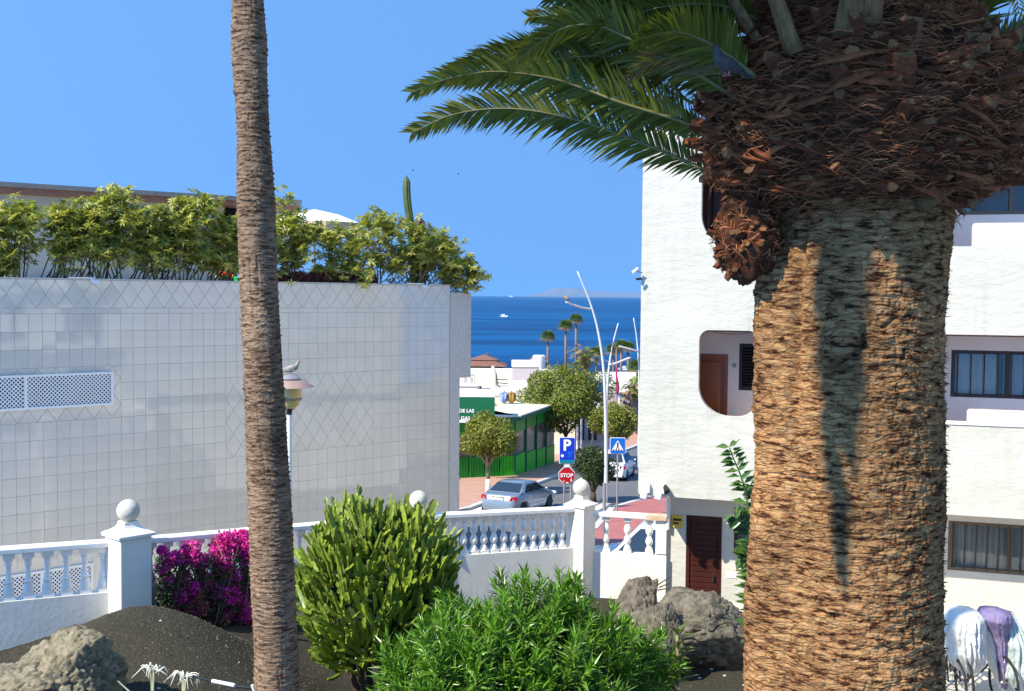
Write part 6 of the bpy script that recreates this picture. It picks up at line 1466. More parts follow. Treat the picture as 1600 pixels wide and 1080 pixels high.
def drape(name, label, c, prof, m, seed, pinch=None, sy=.42, kfold=13, amp=.07, group='sheets tied over the parked bicycles'):
    """prof: (z, half width, x shift)"""
    rs = np.random.RandomState(seed); nA = 120; nz = 50; z = np.linspace(prof[0][0], prof[-1][0], nz); pr = np.array(prof, float); hw = np.interp(z, pr[:, 0], pr[:, 1]); sx = np.interp(z, pr[:, 0], pr[:, 2])
    th = np.linspace(0, 2 * math.pi, nA, endpoint=False); Z, T_ = np.meshgrid(z, th, indexing='ij'); f = (prof[-1][0] - Z) / (prof[-1][0] - prof[0][0])
    fold = amp * (f ** .7) * (np.abs(np.sin(T_ * kfold / 2 + 1.3 * vn(T_ * 2, Z * 3, Z * 0, seed))) - .5) + .13 * (fbm(np.cos(T_) * 2.5, np.sin(T_) * 2.5, Z * 4, 5, seed) - .5)
    r = 1 + fold / .25; X = sx[:, None] + np.cos(T_) * hw[:, None] * r; Y = np.sin(T_) * (hw[:, None] * sy / .25 * .9) * r
    V = np.stack([X + c[0], Y + c[1], Z + c[2]], -1).reshape(-1, 3); i = (np.arange(nz - 1)[:, None] * nA + np.arange(nA)[None, :]); j = (np.arange(nz - 1)[:, None] * nA + (np.arange(nA) + 1)[None, :] % nA)
    o = bulk(name, V, np.stack([i, j, j + nA, i + nA], -1).reshape(-1, 4), m, at=Vector(c)); tag(o, label, 'cover', group); return o
def CC(px): x_ = P(px, 1000, YC).x; return (x_, YC, gz(x_, YC))
c = CC(1504); zt_ = P(1504, 952, YC).z - c[2]; zb_ = P(1504, 1046, YC).z - c[2]
drape('bicycle_cover', 'white sheet gathered into a knot at its lower edge, hung over a bicycle', c, [(zb_, .11, .07), (zb_ + .10, .18, .04), (zb_ + .25, .235, .01), (zb_ + .5, .25, -.02), (zt_ - .08, .235, -.01), (zt_ - .01, .17, 0), (zt_, .01, 0)], 'cloth_w', 81, amp=.05, kfold=24)
c = CC(1556)
drape('bicycle_cover', 'purple sheet narrowing downwards over a bicycle saddle', c, [(P(1, 1062, YC).z - c[2], .03, .13), (P(1, 1020, YC).z - c[2], .07, .08), (zt_ - .30, .11, .02), (zt_ - .10, .19, -.03), (zt_ - .02, .17, -.02), (zt_, .01, 0)], 'cloth_p', 83, sy=.40, amp=.05, kfold=12)
c = CC(1544)
drape('bicycle_cover', 'pale strip of sheet between the white and the purple covers', (c[0], YC + .05, c[2]), [(P(1, 1072, YC).z - c[2], .04, .26), (P(1, 1030, YC).z - c[2], .07, .12), (zt_ - .25, .10, .0), (zt_ - .12, .02, -.03)], 'cloth_w', 85, sy=.3, amp=.04)
c = CC(1588)
drape('bicycle_cover', 'pale green sheet over the bicycle at the right edge', (c[0], YC + .02, c[2]), [(P(1, 1058, YC).z - c[2], .06, -.02), (P(1, 1040, YC).z - c[2], .16, .0), (zt_ - .45, .16, -.02), (zt_ - .2, .09, -.06), (zt_ - .05, .03, -.08)], 'cloth_g', 87, sy=.36, amp=.06)
rk = thing('bicycle_rack', 'low steel bicycle rack on a pale timber base', 'rack', CC(1530))
mb = MB(); x0, x1 = P(1462, 1070, YC).x, P(1680, 1070, YC).x; g_ = gz(x0 + .5, YC)
mb.box(x0, x1, YC - .62, YC - .50, g_ - .05, g_ + .07); mb.build('timber_base', 'wood_pale', rk)
for k in range(11):
    x_ = x0 + .08 + k * .165; mb = MB(); mb.tube(spline([(x_, YC - .56, g_ + .06), (x_, YC - .56, g_ + .30), (x_ + .05, YC - .56, g_ + .35), (x_ + .10, YC - .56, g_ + .30), (x_ + .10, YC - .56, g_ + .06)], 14), .009, 6); mb.build('hoop', 'chrome', rk, smooth=True)
mb = MB(); x0 = 3.75; q = [(x0, 12.6), (13, 12.6), (13, 17.0), (x0, 18.2)]; mb.hexa([(a, b, -.2) for a, b in q] + [(a, b, .44) for a, b in q]); o = mb.build('terrace_bounce_paving', 'alley'); o['kind'] = 'structure'  # beige terrace, spread wide to bounce light into the balcony recesses
# ================================================================ STREET
def g_at(x, y): return Vector((x, y, street_z(y) + .13))
def local_mesh(mb, name, mats, parent, smooth=False):
    me = mb.mesh(name)
    for m in (mats if isinstance(mats, (list, tuple)) else [mats]): me.materials.append(M[m])
    if smooth is True: shade(me)
    elif smooth: shade(me); me.set_sharp_from_angle(angle=R(smooth))
    o = bpy.data.objects.new(name, me); link(o, parent); return o
def car(name, label, cat, loc, yaw, paint, L=4.5, W=1.78, Ht=1.40, kind='sedan', plate_m='plate', slope=0.0):
    """local: +y forward, x right"""
    t = thing(name, label, cat, loc); t.rotation_euler = Euler((slope, 0, yaw), 'XYZ'); hl = L / 2; hw = W / 2
    if kind == 'sedan': top = [(-hl, .62), (-hl + .06, .86), (-hl + .14, .93), (-hl + .62, .97), (-hl + 1.0, .98), (0, .96), (hl - 1.35, .93), (hl - .8, .86), (hl - .25, .74), (hl - .05, .62), (hl, .5)]
    else: top = [(-hl, .62), (-hl + .04, .90), (-hl + .10, 1.0), (-hl + .5, 1.03), (-hl + 1.0, 1.02), (0, 1.0), (hl - 1.2, .98), (hl - .8, .92), (hl - .25, .80), (hl - .05, .66), (hl, .5)]
    ys = np.concatenate([np.linspace(-hl, -hl + .25, 5), np.linspace(-hl + .4, hl - .4, 22), np.linspace(hl - .25, hl, 5)]); ty, tz = zip(*top)
    prof = []; n = 0; vs = []
    for y in ys:
        e = min(1, (hl - abs(y)) / .5); wf = hw * (1 - .20 * (1 - e) ** 2.2); zt_ = np.interp(y, ty, tz); zb_ = .20 + .06 * (1 - e)
        for wy in (-hl + .82, hl - .82):           # wheel arches lift the sill
            d = abs(y - wy)
            if d < .36: zb_ = max(zb_, .30 + math.sqrt(max(0, .36 ** 2 - d * d)))
        q = [(0, zt_), (.55, zt_), (.82, zt_ - .015), (.93, zt_ - .06), (.985, zt_ - .17), (1.0, min(zt_ - .2, .62)), (.985, max(zb_ + .02, .40)), (.96, zb_), (.5, zb_), (0, zb_)]
        ring = [(a * wf, b) for a, b in q] + [(-a * wf, b) for a, b in reversed(q[1:-1])]; n = len(ring); vs += [(a, y, b) for a, b in ring]
    m_ = len(ys); mb = MB(); mb.add(vs, [(i * n + k, i * n + (k + 1) % n, i * n + n + (k + 1) % n, i * n + n + k) for i in range(m_ - 1) for k in range(n)] + [tuple(reversed(range(n))), tuple((m_ - 1) * n + k for k in range(n))])
    local_mesh(mb, 'body', paint, t, 38)
    if kind == 'sedan': gh = [(-hl + .55, .96), (-hl + 1.25, Ht - .05), (-hl + 1.6, Ht), (hl - 2.25, Ht - .01), (hl - 1.95, Ht - .06), (hl - 1.2, .94)]
    else: gh = [(-hl + .12, 1.0), (-hl + .42, Ht - .06), (-hl + .75, Ht), (hl - 2.1, Ht - .01), (hl - 1.8, Ht - .06), (hl - 1.05, .97)]
    gy, gzz = zip(*gh); ys2 = np.linspace(gh[0][0], gh[-1][0], 30); belt = .955 if kind == 'sedan' else 1.0; vs = []
    for y in ys2:
        z_ = max(np.interp(y, gy, gzz), belt + .005); f = (z_ - belt) / (Ht - belt); wb = hw * .93; wt = hw * (.93 - .24 * f)
        ring = [(0, z_), (wt * .7, z_ - .004), (wt * .93, z_ - .02 * f - .004), (wt, z_ - .07 * f - .004), (wb, belt - .02)]
        ring = ring + [(-a, b) for a, b in reversed(ring[1:])]; n = len(ring); vs += [(a, y, b) for a, b in ring]
    mb = MB(); mb.add(vs, [(i * n + k, i * n + (k + 1) % n, i * n + n + (k + 1) % n, i * n + n + k) for i in range(29) for k in range(n)]); local_mesh(mb, 'cabin', paint, t, 50)
    def side_x(z_): f = (z_ - belt) / (Ht - belt); return hw * (.93 - .24 * f) + .008
    y0, y1, y2, y3 = gh[0][0], gh[1][0], gh[-2][0], gh[-1][0]
    for sg in (1, -1):
        mid = (y1 + y2) / 2 + .05; zt_ = Ht - .13; zb_ = belt + .02
        for (a0, a1, b0, b1) in ((y0 + .38 * (y1 - y0) + .16, mid - .04, y1 + .22, mid - .04), (mid + .04, y3 - .18, mid + .04, y2 - .08)):
            q = [(a0, zb_), (a1, zb_), (b1, zt_), (b0, zt_)]; mb = MB(); mb.add([(sg * side_x(z_), y_, z_) for y_, z_ in q], [(0, 1, 2, 3)] if sg > 0 else [(3, 2, 1, 0)]); local_mesh(mb, 'side_window', 'car_glass', t)
    def end_glass(ya, za, yb, zb2, nm):
        dirn = Vector((0, yb - ya, zb2 - za)).normalized(); nrm = Vector((0, -dirn.z, dirn.y)) * .012
        if ya > 0: nrm = Vector((0, dirn.z, -dirn.y)) * .012
        if nrm.z < 0: nrm = -nrm
        a = Vector((0, ya, za)).lerp(Vector((0, yb, zb2)), .10) + nrm; b = Vector((0, ya, za)).lerp(Vector((0, yb, zb2)), .92) + nrm
        wa, wb = hw * .80, hw * .66; mb = MB(); mb.add([(-wa, a.y, a.z), (wa, a.y, a.z), (wb, b.y, b.z), (-wb, b.y, b.z)], [(0, 1, 2, 3)]); local_mesh(mb, nm, 'car_glass', t)
    end_glass(gh[0][0], gh[0][1], gh[1][0], gh[1][1], 'rear_window'); end_glass(gh[-1][0], gh[-1][1], gh[-2][0], gh[-2][1], 'windscreen')
    for sx in (1, -1):
        x0 = sx * hw * .60; x1 = sx * hw * .955
        mb = MB(); mb.hexa([(x0, -hl - .006, .70), (x1, -hl + .10, .70), (x1, -hl + .2, .70), (x0, -hl + .1, .70), (x0 + sx * .04, -hl + .02, .86), (x1, -hl + .12, .87), (x1, -hl + .2, .87), (x0, -hl + .1, .86)]); local_mesh(mb, 'tail_light', 'tail', t)
        mb = MB(); mb.box(min(x0, x1), max(x0, x1), hl - .16, hl - .03, .60, .70); local_mesh(mb, 'headlight', 'sign_white', t)
        mb = MB(); mb.ball((sx * (hw + .10), gh[-1][0] - .35, .99), .085, 12, 1, .7, .8); local_mesh(mb, 'mirror', paint, t, True)
        mb = MB(); mb.tube([(sx * (hw + .002), gh[-1][0] - 1.15, .84), (sx * (hw + .002), gh[-1][0] - .98, .84)], .016, 6); local_mesh(mb, 'door_handle', paint, t)
        for wy in (-hl + .82, hl - .82):
            mb = MB(Matrix.Translation((sx * (hw - .11), wy, .31)) @ Matrix.Rotation(R(90), 4, 'Y')); mb.lathe((0, 0, 0), [(.20, -.10), (.29, -.10), (.31, -.07), (.31, .07), (.29, .10), (.20, .10)], 24); w_ = local_mesh(mb, 'wheel', 'tyre', t, 40)
            mb = MB(Matrix.Translation((sx * (hw - .11), wy, .31)) @ Matrix.Rotation(R(90), 4, 'Y')); mb.lathe((0, 0, 0), [(.02, -.09), (.20, -.095), (.205, -.08), (.205, .08), (.20, .095), (.02, .09)], 20); local_mesh(mb, 'rim', 'rim', w_, 40)
            mb = MB(Matrix.Translation((sx * (hw - .21), wy, .33)) @ Matrix.Rotation(R(90), 4, 'Y')); mb.lathe((0, 0, 0), [(.35, -.14), (.355, .14)], 20); local_mesh(mb, 'wheel_arch', 'dark', t)
    mb = MB(); mb.box(-.26, .26, -hl - .014, -hl + .02, .70, .81); local_mesh(mb, 'number_plate', plate_m, t)
    mb = MB(); mb.box(-.34, .34, -hl - .018, -hl + .03, .83, .85); local_mesh(mb, 'trunk_handle', 'black', t)
    mb = MB(); mb.box(-hw * .86, hw * .86, -hl + .01, -hl + .3, .18, .34); local_mesh(mb, 'bumper_trim', 'black', t); return t
Ys = 46.0; a = P(777, 800, Ys - .0); cl = 2.25; yaw = -R(25)
fwd = Vector((math.sin(R(25)), math.cos(R(25)), 0)); cc = Vector((a.x, Ys, 0)) + fwd * cl; cc.z = street_z(cc.y) + .02
car('parked_car', 'silver blue four door saloon seen from behind over the balustrade', 'car', cc, yaw, 'car_silver', slope=-math.atan(.06) * .9)
Yw = 60.0; a = P(966, 770, Yw); cc = Vector((a.x, Yw + 2.1, street_z(Yw + 2.1) + .02))
car('parked_car', 'white hatchback cut off by the white apartment block', 'car', cc, -R(14), 'car_white', 4.3, 1.86, 1.60, 'hatch', 'plate_blue', slope=-math.atan(.06))
a = P(1006, 860, 32); cc = Vector((a.x + .4, 32.6, street_z(32.6) + .02))
car('parked_car', 'pale blue white van-like car glimpsed through the short weathered balustrade', 'car', cc, R(72), 'car_pale', 4.4, 1.8, 1.85, 'hatch')

def wide_leaves(name, blobs, n, size, m, parent, seed, flatz=1.0):
    rs = np.random.RandomState(seed); Vs, Fs, off = [], [], 0; tot = sum(b[3] ** 2 for b in blobs)
    for bx, by, bz, br in blobs:
        k = int(n * br * br / tot); d = unit(k, rs); r_ = br * (.62 + .38 * rs.rand(k) ** .5) * (1 + .12 * (vn(d[:, 0] * 4 + bx, d[:, 1] * 4, d[:, 2] * 4, seed) - .5) * 2)
        C = np.array([bx, by, bz]) + d * r_[:, None] * np.array([1, 1, flatz]); D = d * .5 + unit(k, rs) + np.array([0, 0, -.15])
        V, Fq = leafset(C, D, d + unit(k, rs) * .7, size * (.7 + .6 * rs.rand(k)), size * .5 * (.7 + .6 * rs.rand(k))); Vs.append(V); Fs.append(Fq + off); off += len(V)
    return bulk(name, np.concatenate(Vs), np.concatenate(Fs), m, parent, smooth=False)
def street_tree(label, px, py0, py1, wpx, Y, m, seed, trunk_px, white=True, n=5000, size=.15):
    k = Y / F; c = P(px, (py0 + py1) / 2, Y); rx = wpx / 2 * k; rz = (py1 - py0) / 2 * k; bx = P(trunk_px, 700, Y).x; g_ = g_at(bx, Y)
    t = thing('street_tree', label, 'tree', g_, 'clipped street trees'); rs = np.random.RandomState(seed); blobs = []
    for i in range(26):
        d = unit(1, rs)[0]; s_ = rs.uniform(.26, .42); blobs.append((c.x + d[0] * rx * (1 - s_) * (1.0 if rx < rz * 1.2 else 1.15), c.y + d[1] * rx * .7, c.z + d[2] * rz * (1 - s_) * 1.0, min(rx, rz) * rs.uniform(.38, .58)))
    blobs.append((c.x, c.y, c.z, min(rx, rz) * .85))
    cr = wide_leaves('crown', blobs, n, size, m, t, seed)
    mb = MB(); z0 = g_.z - .1; fork = c.z - rz * 1.05; base = Vector((bx, Y, z0)); fk = Vector((bx + (c.x - bx) * .25, Y, fork - (.35 if rz < 2 else 1.0)))
    if white:
        mb.tube([base, base.lerp(fk, .55)], [.15, .11], 10); mb.build('painted_trunk', 'sign_white', t, smooth=True); mb = MB(); mb.tube([base.lerp(fk, .55), fk], [.108, .10], 10)
    else: mb.tube([base, fk], [.17, .12], 10)
    mb.build('trunk', 'twig_dark' if not white else 'twig', t, smooth=True)
    for i in range(6):
        a = i * 1.05 + .3; e = Vector((c.x + math.cos(a) * rx * .55, c.y + math.sin(a) * rx * .5, c.z - rz * .1)); mb = MB(); mb.tube(spline([fk, fk.lerp(e, .5) + Vector((0, 0, -.1)), e], 6), [.09, .075, .06, .045, .035, .02], 7); mb.build('limb', 'twig_dark' if not white else 'twig', t, smooth=True)
    return t
street_tree('round yellow green clipped tree with white painted trunk behind the silver car', 763, 648, 716, 92, 53.5, 'tree_a', 1, 763, True, 14000, .14)
street_tree('largest dark green tree in the middle of the street view', 884, 574, 670, 160, 70, 'tree_b', 2, 884, False, 24000, .17)
street_tree('yellow green clipped tree close to the left edge of the apartment block', 959, 632, 683, 72, 66, 'tree_a', 3, 975, False, 11000, .15)
street_tree('small dark clipped tree behind the cream pillar, right of the stop sign', 927, 702, 756, 68, 51, 'tree_c', 4, 928, False, 10000, .12)
# signs
def sign_frame(px, py, Y, yaw=0.0):
    p = P(px, py, Y); return Matrix.Translation(p) @ Matrix.Rotation(yaw, 4, 'Z')
Yg = 47.0; u = Yg / F
sg = thing('stop_sign', 'red octagonal STOP sign below a blue parking sign on twin grey posts', 'road sign', g_at(P(886, 743, Yg).x, Yg))
x_ = P(885.5, 743, Yg).x
for dx in (-.10, .20):
    mb = MB(); mb.tube([(x_ + dx, Yg + .06, street_z(Yg)), (x_ + dx, Yg + .06, P(886, 690, Yg).z)], .04, 10); mb.build('post', 'grey_metal', sg, smooth=40)
T = sign_frame(885.5, 743, Yg); R8 = .385
def octa(r): return [(r * math.cos(R(22.5 + 45 * k)), r * math.sin(R(22.5 + 45 * k))) for k in range(8)]
o = plate('sign_plate', octa(R8), [], .02, T, 'sign_white', sg); plate('sign_face', octa(R8 * .93), [], .008, T @ Matrix.Translation((0, -.016, 0)), 'sign_red', sg)
text('lettering', 'STOP', .232, T @ Matrix.Translation((0, -.03, .0)), 'sign_white', sg, .004, bold=.006)
for b_ in ((.17, .215, -.25, -.13), (-.03, .07, -.33, -.29), (-.15, -.10, -.27, -.23)): mb = MB(T); mb.box(b_[0], b_[1], -.024, -.021, b_[2], b_[3]); mb.build('sticker', 'sign_white', sg)
pk = thing('parking_sign', 'blue P parking sign with a white diamond mounted above the stop sign', 'road sign', P(886, 725, Yg))
T = sign_frame(886, 704, Yg - .02)
w_, h_ = .345, .58
plate('sign_plate', rpoly(-w_, w_, -h_, h_, (.05,) * 4, 4), [], .02, T, 'sign_white', pk); plate('sign_face', rpoly(-w_ + .025, w_ - .025, -h_ + .025, h_ - .025, (.04,) * 4, 4), [], .008, T @ Matrix.Translation((0, -.016, 0)), 'sign_blue', pk)
text('lettering', 'P', .66, T @ Matrix.Translation((-.01, -.03, .21)), 'sign_white', pk, .004, bold=.02)
mb = MB(T); mb.add([(-.28, -.024, -.23), (-.20, -.024, -.31), (-.12, -.024, -.23), (-.20, -.024, -.15)], [(0, 1, 2, 3)]); mb.build('diamond', 'sign_white', pk)
mb = MB(T); mb.box(.02, .13, -.024, -.021, -.15, -.06); mb.box(.06, .21, -.024, -.021, -.22, -.17); mb.box(.03, .17, -.024, -.021, -.28, -.24); mb.tube([(.20, -.022, -.07), (.20, -.026, -.07)], .05, 12); mb.build('emblem', 'sign_sky', pk)
mb = MB(T); mb.box(-w_ + .03, w_ - .03, -.0235, -.0205, -h_ + .03, -h_ + .17); mb.build('lower_band', 'sign_green', pk)
mb = MB(); c = P(886, 728, Yg); mb.box(c.x - .12, c.x + .12, Yg + .0, Yg + .02, c.z - .16, c.z + .10); mb.build('bracket', 'sign_white', pk)
Yp = 45.0; cw = thing('crossing_sign', 'blue square pedestrian crossing sign on a dark post near the apartment block', 'road sign', g_at(P(965, 700, Yp).x, Yp))
x_ = P(965.5, 700, Yp).x
mb = MB(); mb.tube([(x_, Yp + .05, street_z(Yp)), (x_, Yp + .05, P(965, 688, Yp).z)], .04, 10); mb.build('post', 'grey_metal', cw, smooth=40)
T = sign_frame(965, 696.5, Yp); w_ = .325
plate('sign_plate', rpoly(-w_, w_, -w_ * 1.05, w_ * 1.05, (.05,) * 4, 4), [], .02, T, 'sign_white', cw); plate('sign_face', rpoly(-w_ + .025, w_ - .025, -w_ * 1.05 + .025, w_ * 1.05 - .025, (.04,) * 4, 4), [], .008, T @ Matrix.Translation((0, -.016, 0)), 'sign_sky', cw)
mb = MB(T); mb.add([(-.25, -.023, -.2), (.25, -.023, -.2), (0, -.023, .23)], [(0, 1, 2)]); mb.build('triangle', 'sign_white', cw)
mb = MB(T); mb.tube([(0, -.026, .10), (0, -.027, .10)], .04, 10); mb.add([(-.03, -.026, .07), (.04, -.026, .07), (.03, -.026, -.05), (-.03, -.026, -.05)], [(3, 2, 1, 0)]); mb.add([(-.03, -.026, -.05), (.0, -.026, -.05), (-.05, -.026, -.17), (-.09, -.026, -.17)], [(0, 1, 2, 3)]); mb.add([(0, -.026, -.05), (.03, -.026, -.05), (.09, -.026, -.17), (.05, -.026, -.17)], [(0, 1, 2, 3)])
for k in range(4): mb.box(-.2 + k * .11, -.14 + k * .11, -.027, -.025, -.195, -.155)
mb.build('pedestrian', 'black', cw)
# grey posts near the crossing
pl_ = thing('bollard_post', 'short thick grey post standing just right of the small dark tree', 'post', g_at(P(944, 780, 46).x, 46))
mb = MB(); c = P(944, 790, 46); mb.tube([(c.x, 46, street_z(46)), (c.x, 46, P(944, 757, 46).z)], .075, 12); mb.build('shaft', 'grey_metal', pl_, smooth=40); mb = MB(); mb.lathe((c.x, 46, P(944, 757, 46).z), [(.08, 0), (.08, .05), (.02, .08)], 12); mb.build('cap', 'grey_metal', pl_)
# street lights
def street_light(label, Y, base, pole, arm, head, r=.075, dbl=None):
    b = P(base[0], base[1], Y); g_ = g_at(b.x, Y); t = thing('street_light', label, 'street lamp', g_, 'curved pale street lights'); pts = [g_] + [P(a, b_, Y) for a, b_ in pole]
    L = spline(pts, 24); mb = MB(); mb.tube(L, [r * (1 - .72 * i / 23) for i in range(24)], 10); mb.build('pole', 'galv', t, smooth=True)
    a, b_ = P(arm[0][0], arm[0][1], Y), P(arm[1][0], arm[1][1], Y - .3); mb = MB(); mb.tube([a, b_], [.05, .045], 8); mb.build('arm', 'galv', t)
    c, d = b_, P(head[0], head[1], Y - .9); mb = MB(); mb.tube([c, c.lerp(d, .1), c.lerp(d, .9), d], [.05, .085, .085, .04], 8, flat=.55); mb.build('lamp_head', 'white_metal', t, smooth=40)
    return t
street_light('tallest curved street light leaning left with a gull on its lamp arm', 50, (946, 786), [(947, 720), (946, 640), (943, 575), (934, 515), (921, 470), (902, 424)], ((923, 483), (909, 481)), (884, 472), .10)
street_light('shorter curved street light leaning right from the same foot', 50.6, (947, 786), [(948, 700), (948, 630), (951, 580), (957, 540), (966, 505)], ((951, 570), (962, 568)), (985, 559), .085)
street_light('thin curved street light in front of the apartment block edge', 62, (999, 742), [(998, 700), (999, 640), (998, 570), (995, 530), (990, 497)], ((998, 549), (993, 548)), (967, 541), .085)
lg = P(884, 470.5, 49.1); mb = MB(); mb.tube(spline([lg + Vector((.2, 0, .05)), lg + Vector((.05, 0, .12)), lg + Vector((-.1, 0, .2)), lg + Vector((-.18, 0, .18))], 8), [.02, .06, .09, .09, .07, .05, .045, .01], 8); o = mb.build('gull', 'pigeon_w', at=lg); tag(o, 'small gull perched at the end of the tallest street light arm', 'gull')
# green kiosk / shop
F0 = Vector((P(660, 750, 59).x, 58.8, 0)); F1 = Vector((P(805, 748, 61.6).x, 61.6, 0)); F2 = Vector((P(868, 727, 70).x, 70, 0))
kz = P(805, 657, 61.6).z
ks = thing('green_shop', 'bright green glazed shop front behind the clipped tree and silver car', 'shop', g_at(F1.x, F1.y))
def wallseg(a, b, z0, z1, name, m, par, th=.12, off=0.0):
    T = frame((a.x, a.y, 0), (b.x - a.x, b.y - a.y)); mb = MB(T); L_ = (b - a).length; mb.box(0, L_, off, off + th, z0, z1); return mb.build(name, m, par), T, L_
for (a, b, nm) in ((F0, F1, 'front'), (F1, F2, 'side')):
    T = frame((a.x, a.y, 0), (b.x - a.x, b.y - a.y)); L_ = (b - a).length; zg = street_z(a.y) + .13 if nm == 'front' else street_z(b.y) + .1
    mb = MB(T); mb.box(0.01, L_ - .01, .15, .3, zg - .6, kz - .02); mb.build('wall', 'shop_glass', ks)
    nP = 6 if nm == 'front' else 4
    for k in range(nP):
        x0, x1 = L_ * k / nP + .05, L_ * (k + 1) / nP - .05; zz = street_z(a.y + (b.y - a.y) * (k + .5) / nP) + .10
        mb = MB(T)
        nr = 9
        for i in range(nr):
            xa = x0 + (x1 - x0) * i / nr; xb = x0 + (x1 - x0) * (i + 1) / nr; mb.box(xa, xb - .04, .03 if nm == 'front' else .05, .14, zz, zz + 1.15)
        mb.build('ribbed_panel', 'green_lime' if (k == nP - 1 and nm == 'front') or nm == 'side' else 'green', ks)
        mb = MB(T); mb.box(x0, x1, .06, .14, kz - .75, kz - .05); mb.build('upper_panel', 'green', ks)
        mb = MB(T); mb.box(x0, x1, .10, .13, zz + 1.17, kz - .77); mb.build('window_pane', 'shop_glass', ks)
        mb = MB(T); mb.box(x0 - .05, x0 + .04, .0, .16, zz - .3, kz); mb.build('mullion', 'green_dark' if nm == 'side' else 'green', ks)
    mb = MB(T); mb.box(-.1, L_ + .05, -.35, .5, kz, kz + .22); mb.build('roof_edge', 'green_dark', ks)
    mb = MB(T); mb.box(-.1, L_ + .05, -.3, 2.6, kz + .222, kz + .30); mb.build('roof', 'cream_wall', ks)
mb = MB(); q = P(788, 745, 61.2); mb.box(q.x - .3, q.x + .9, 60.7, 60.9, q.z - .02, q.z + .06); mb.build('bench_rail', 'cream_plastic', ks)
# dark green banner block
Yb = 58.2; bn = thing('green_banner', 'dark green banner with white lettering on the shop roof at the left', 'banner', (P(740, 640, Yb).x, Yb, P(740, 658, Yb).z))
T = Matrix.Translation((0, Yb, 0)); x0, x1 = P(690, 640, Yb).x, P(773, 640, Yb).x; z0, z1 = P(740, 656, Yb).z, P(740, 620.5, Yb).z
mb = MB(T); mb.box(x0, x1, 0, .12, z0, z1); mb.build('cloth', 'green_dark', bn)
mb = MB(T); mb.box(x0, x1 + .02, .0, 3.4, z1 + .003, z1 + .14); mb.build('white_top', 'sign_white', bn)
mb = MB(T); mb.box(x0, x1, -.01, .10, z0 - .16, z0 - .003); mb.build('white_hem', 'white_wall', bn)
tx = P(741, 634, Yb).x
text('lettering', 'DE LAS', .26, Matrix.Translation((tx, Yb - .02, P(0, 635.5, Yb).z)), 'sign_white', bn, .006, align='RIGHT', bold=.008)
text('lettering', 'GAS', .26, Matrix.Translation((P(734.5, 634, Yb).x, Yb - .02, P(0, 647, Yb).z)), 'sign_white', bn, .006, align='RIGHT', bold=.008)

# agave in the planter
ag = thing('planter_agave', 'spiky reddish plant in the round planter at the tiled building corner', 'plant', FT @ Vector((s718 - .05, .7, zb_ - .0)))
c0_ = np.array(FT @ Vector((st(718) - .05, .7, z_on(725, 752, FT) - H))); rs = np.random.RandomState(6)
for k in range(26):
    d = unit(1, rs); d[0, 2] = abs(d[0, 2]) * .8 + .35; V, Fq = leafset(c0_[None], d, np.array([[0, 0, 1.0]]), np.array([rs.uniform(.45, .8)]), np.array([.05])); bulk('leaf', V, Fq, 'bract_dry' if k % 3 == 0 else 'tree_c', ag, smooth=False)
# two hanging cloths
for px, m_, lab in ((787.5, 'towel_blue', 'blue patterned folded parasol on the shop roof'), (799, 'towel_ochre', 'ochre folded parasol beside the blue one')):
    Y = 68; c = P(px, 645, Y); zt_ = P(px, 612, Y).z; t = thing('folded_parasol', lab, 'parasol', (c.x, Y, kz + .2), 'folded parasols on the shop roof')
    mb = MB(); mb.tube([(c.x, Y, kz), (c.x, Y, zt_ + .05)], .03, 8); mb.build('pole', 'twig_dark', t); n = 24; vs = []; pr = [(.08, kz + .35), (.20, kz + .5), (.24, kz + 1.0), (.2, zt_ - .4), (.12, zt_ - .12), (.02, zt_)]
    for r_, z_ in pr:
        for k in range(n): a = 2 * math.pi * k / n; q = r_ * (1 + .25 * math.cos(a * 6)); vs.append((c.x + q * math.cos(a), Y + q * math.sin(a), z_))
    mb = MB(); mb.add(vs, [(i * n + k, i * n + (k + 1) % n, i * n + n + (k + 1) % n, i * n + n + k) for i in range(len(pr) - 1) for k in range(n)]); mb.build('cloth', m_, t, smooth=True)
# white flat roofed building with terrace on top
Yf = 76; zr = H - 7.03
wb = thing('flat_roof_building', 'cream flat roofed building spreading behind the green shop towards the sea', 'building', (P(800, 640, Yf).x, Yf, street_z(Yf)))
X0, X1 = P(640, 600, 104).x, P(890, 600, 84).x
mb = MB(); mb.box(X0, X1, Yf, 104, street_z(104) - 1, zr); mb.build('body', 'cream_wall', wb)
mb = MB(); mb.box(X0, X1, 103.9, 104.2, zr - .2, zr + .05); mb.build('parapet', 'white_wall', wb); mb = MB(); mb.box(X0, X1, Yf - .05, Yf + .25, zr + .002, zr + .35); mb.build('parapet', 'white_wall', wb)
mb = MB(); mb.box(P(800, 600, 90).x, P(842, 600, 90).x, 90, 97, zr + .003, zr + 1.15); mb.build('stair_house', 'lilac', wb)
mb = MB(); mb.box(P(799, 600, 90).x, P(843, 600, 90).x, 89.9, 97.1, zr + 1.153, zr + 1.3); mb.build('stair_roof', 'white_wall', wb)
ms = thing('roof_vent_tower', 'pale leaf shaped chimney standing on the cream flat roof', 'chimney', P(770, 612, 84))
c = P(770, 612, 84); h_ = P(770, 570, 84).z - c.z; n = 24
mb = MB(); mb.lathe((c.x, 84, c.z - .1), [(.42, 0), (.44, .3), (.42, h_ * .45), (.34, h_ * .68), (.20, h_ * .88), (.08, h_ * .98), (.01, h_ * 1.02)], 24); mb.build('shell', 'cream_wall', ms, smooth=True)
pi = thing('roof_pipes', 'thin dark curved pipes beside the leaf shaped chimney', 'pipe', P(780, 608, 83))
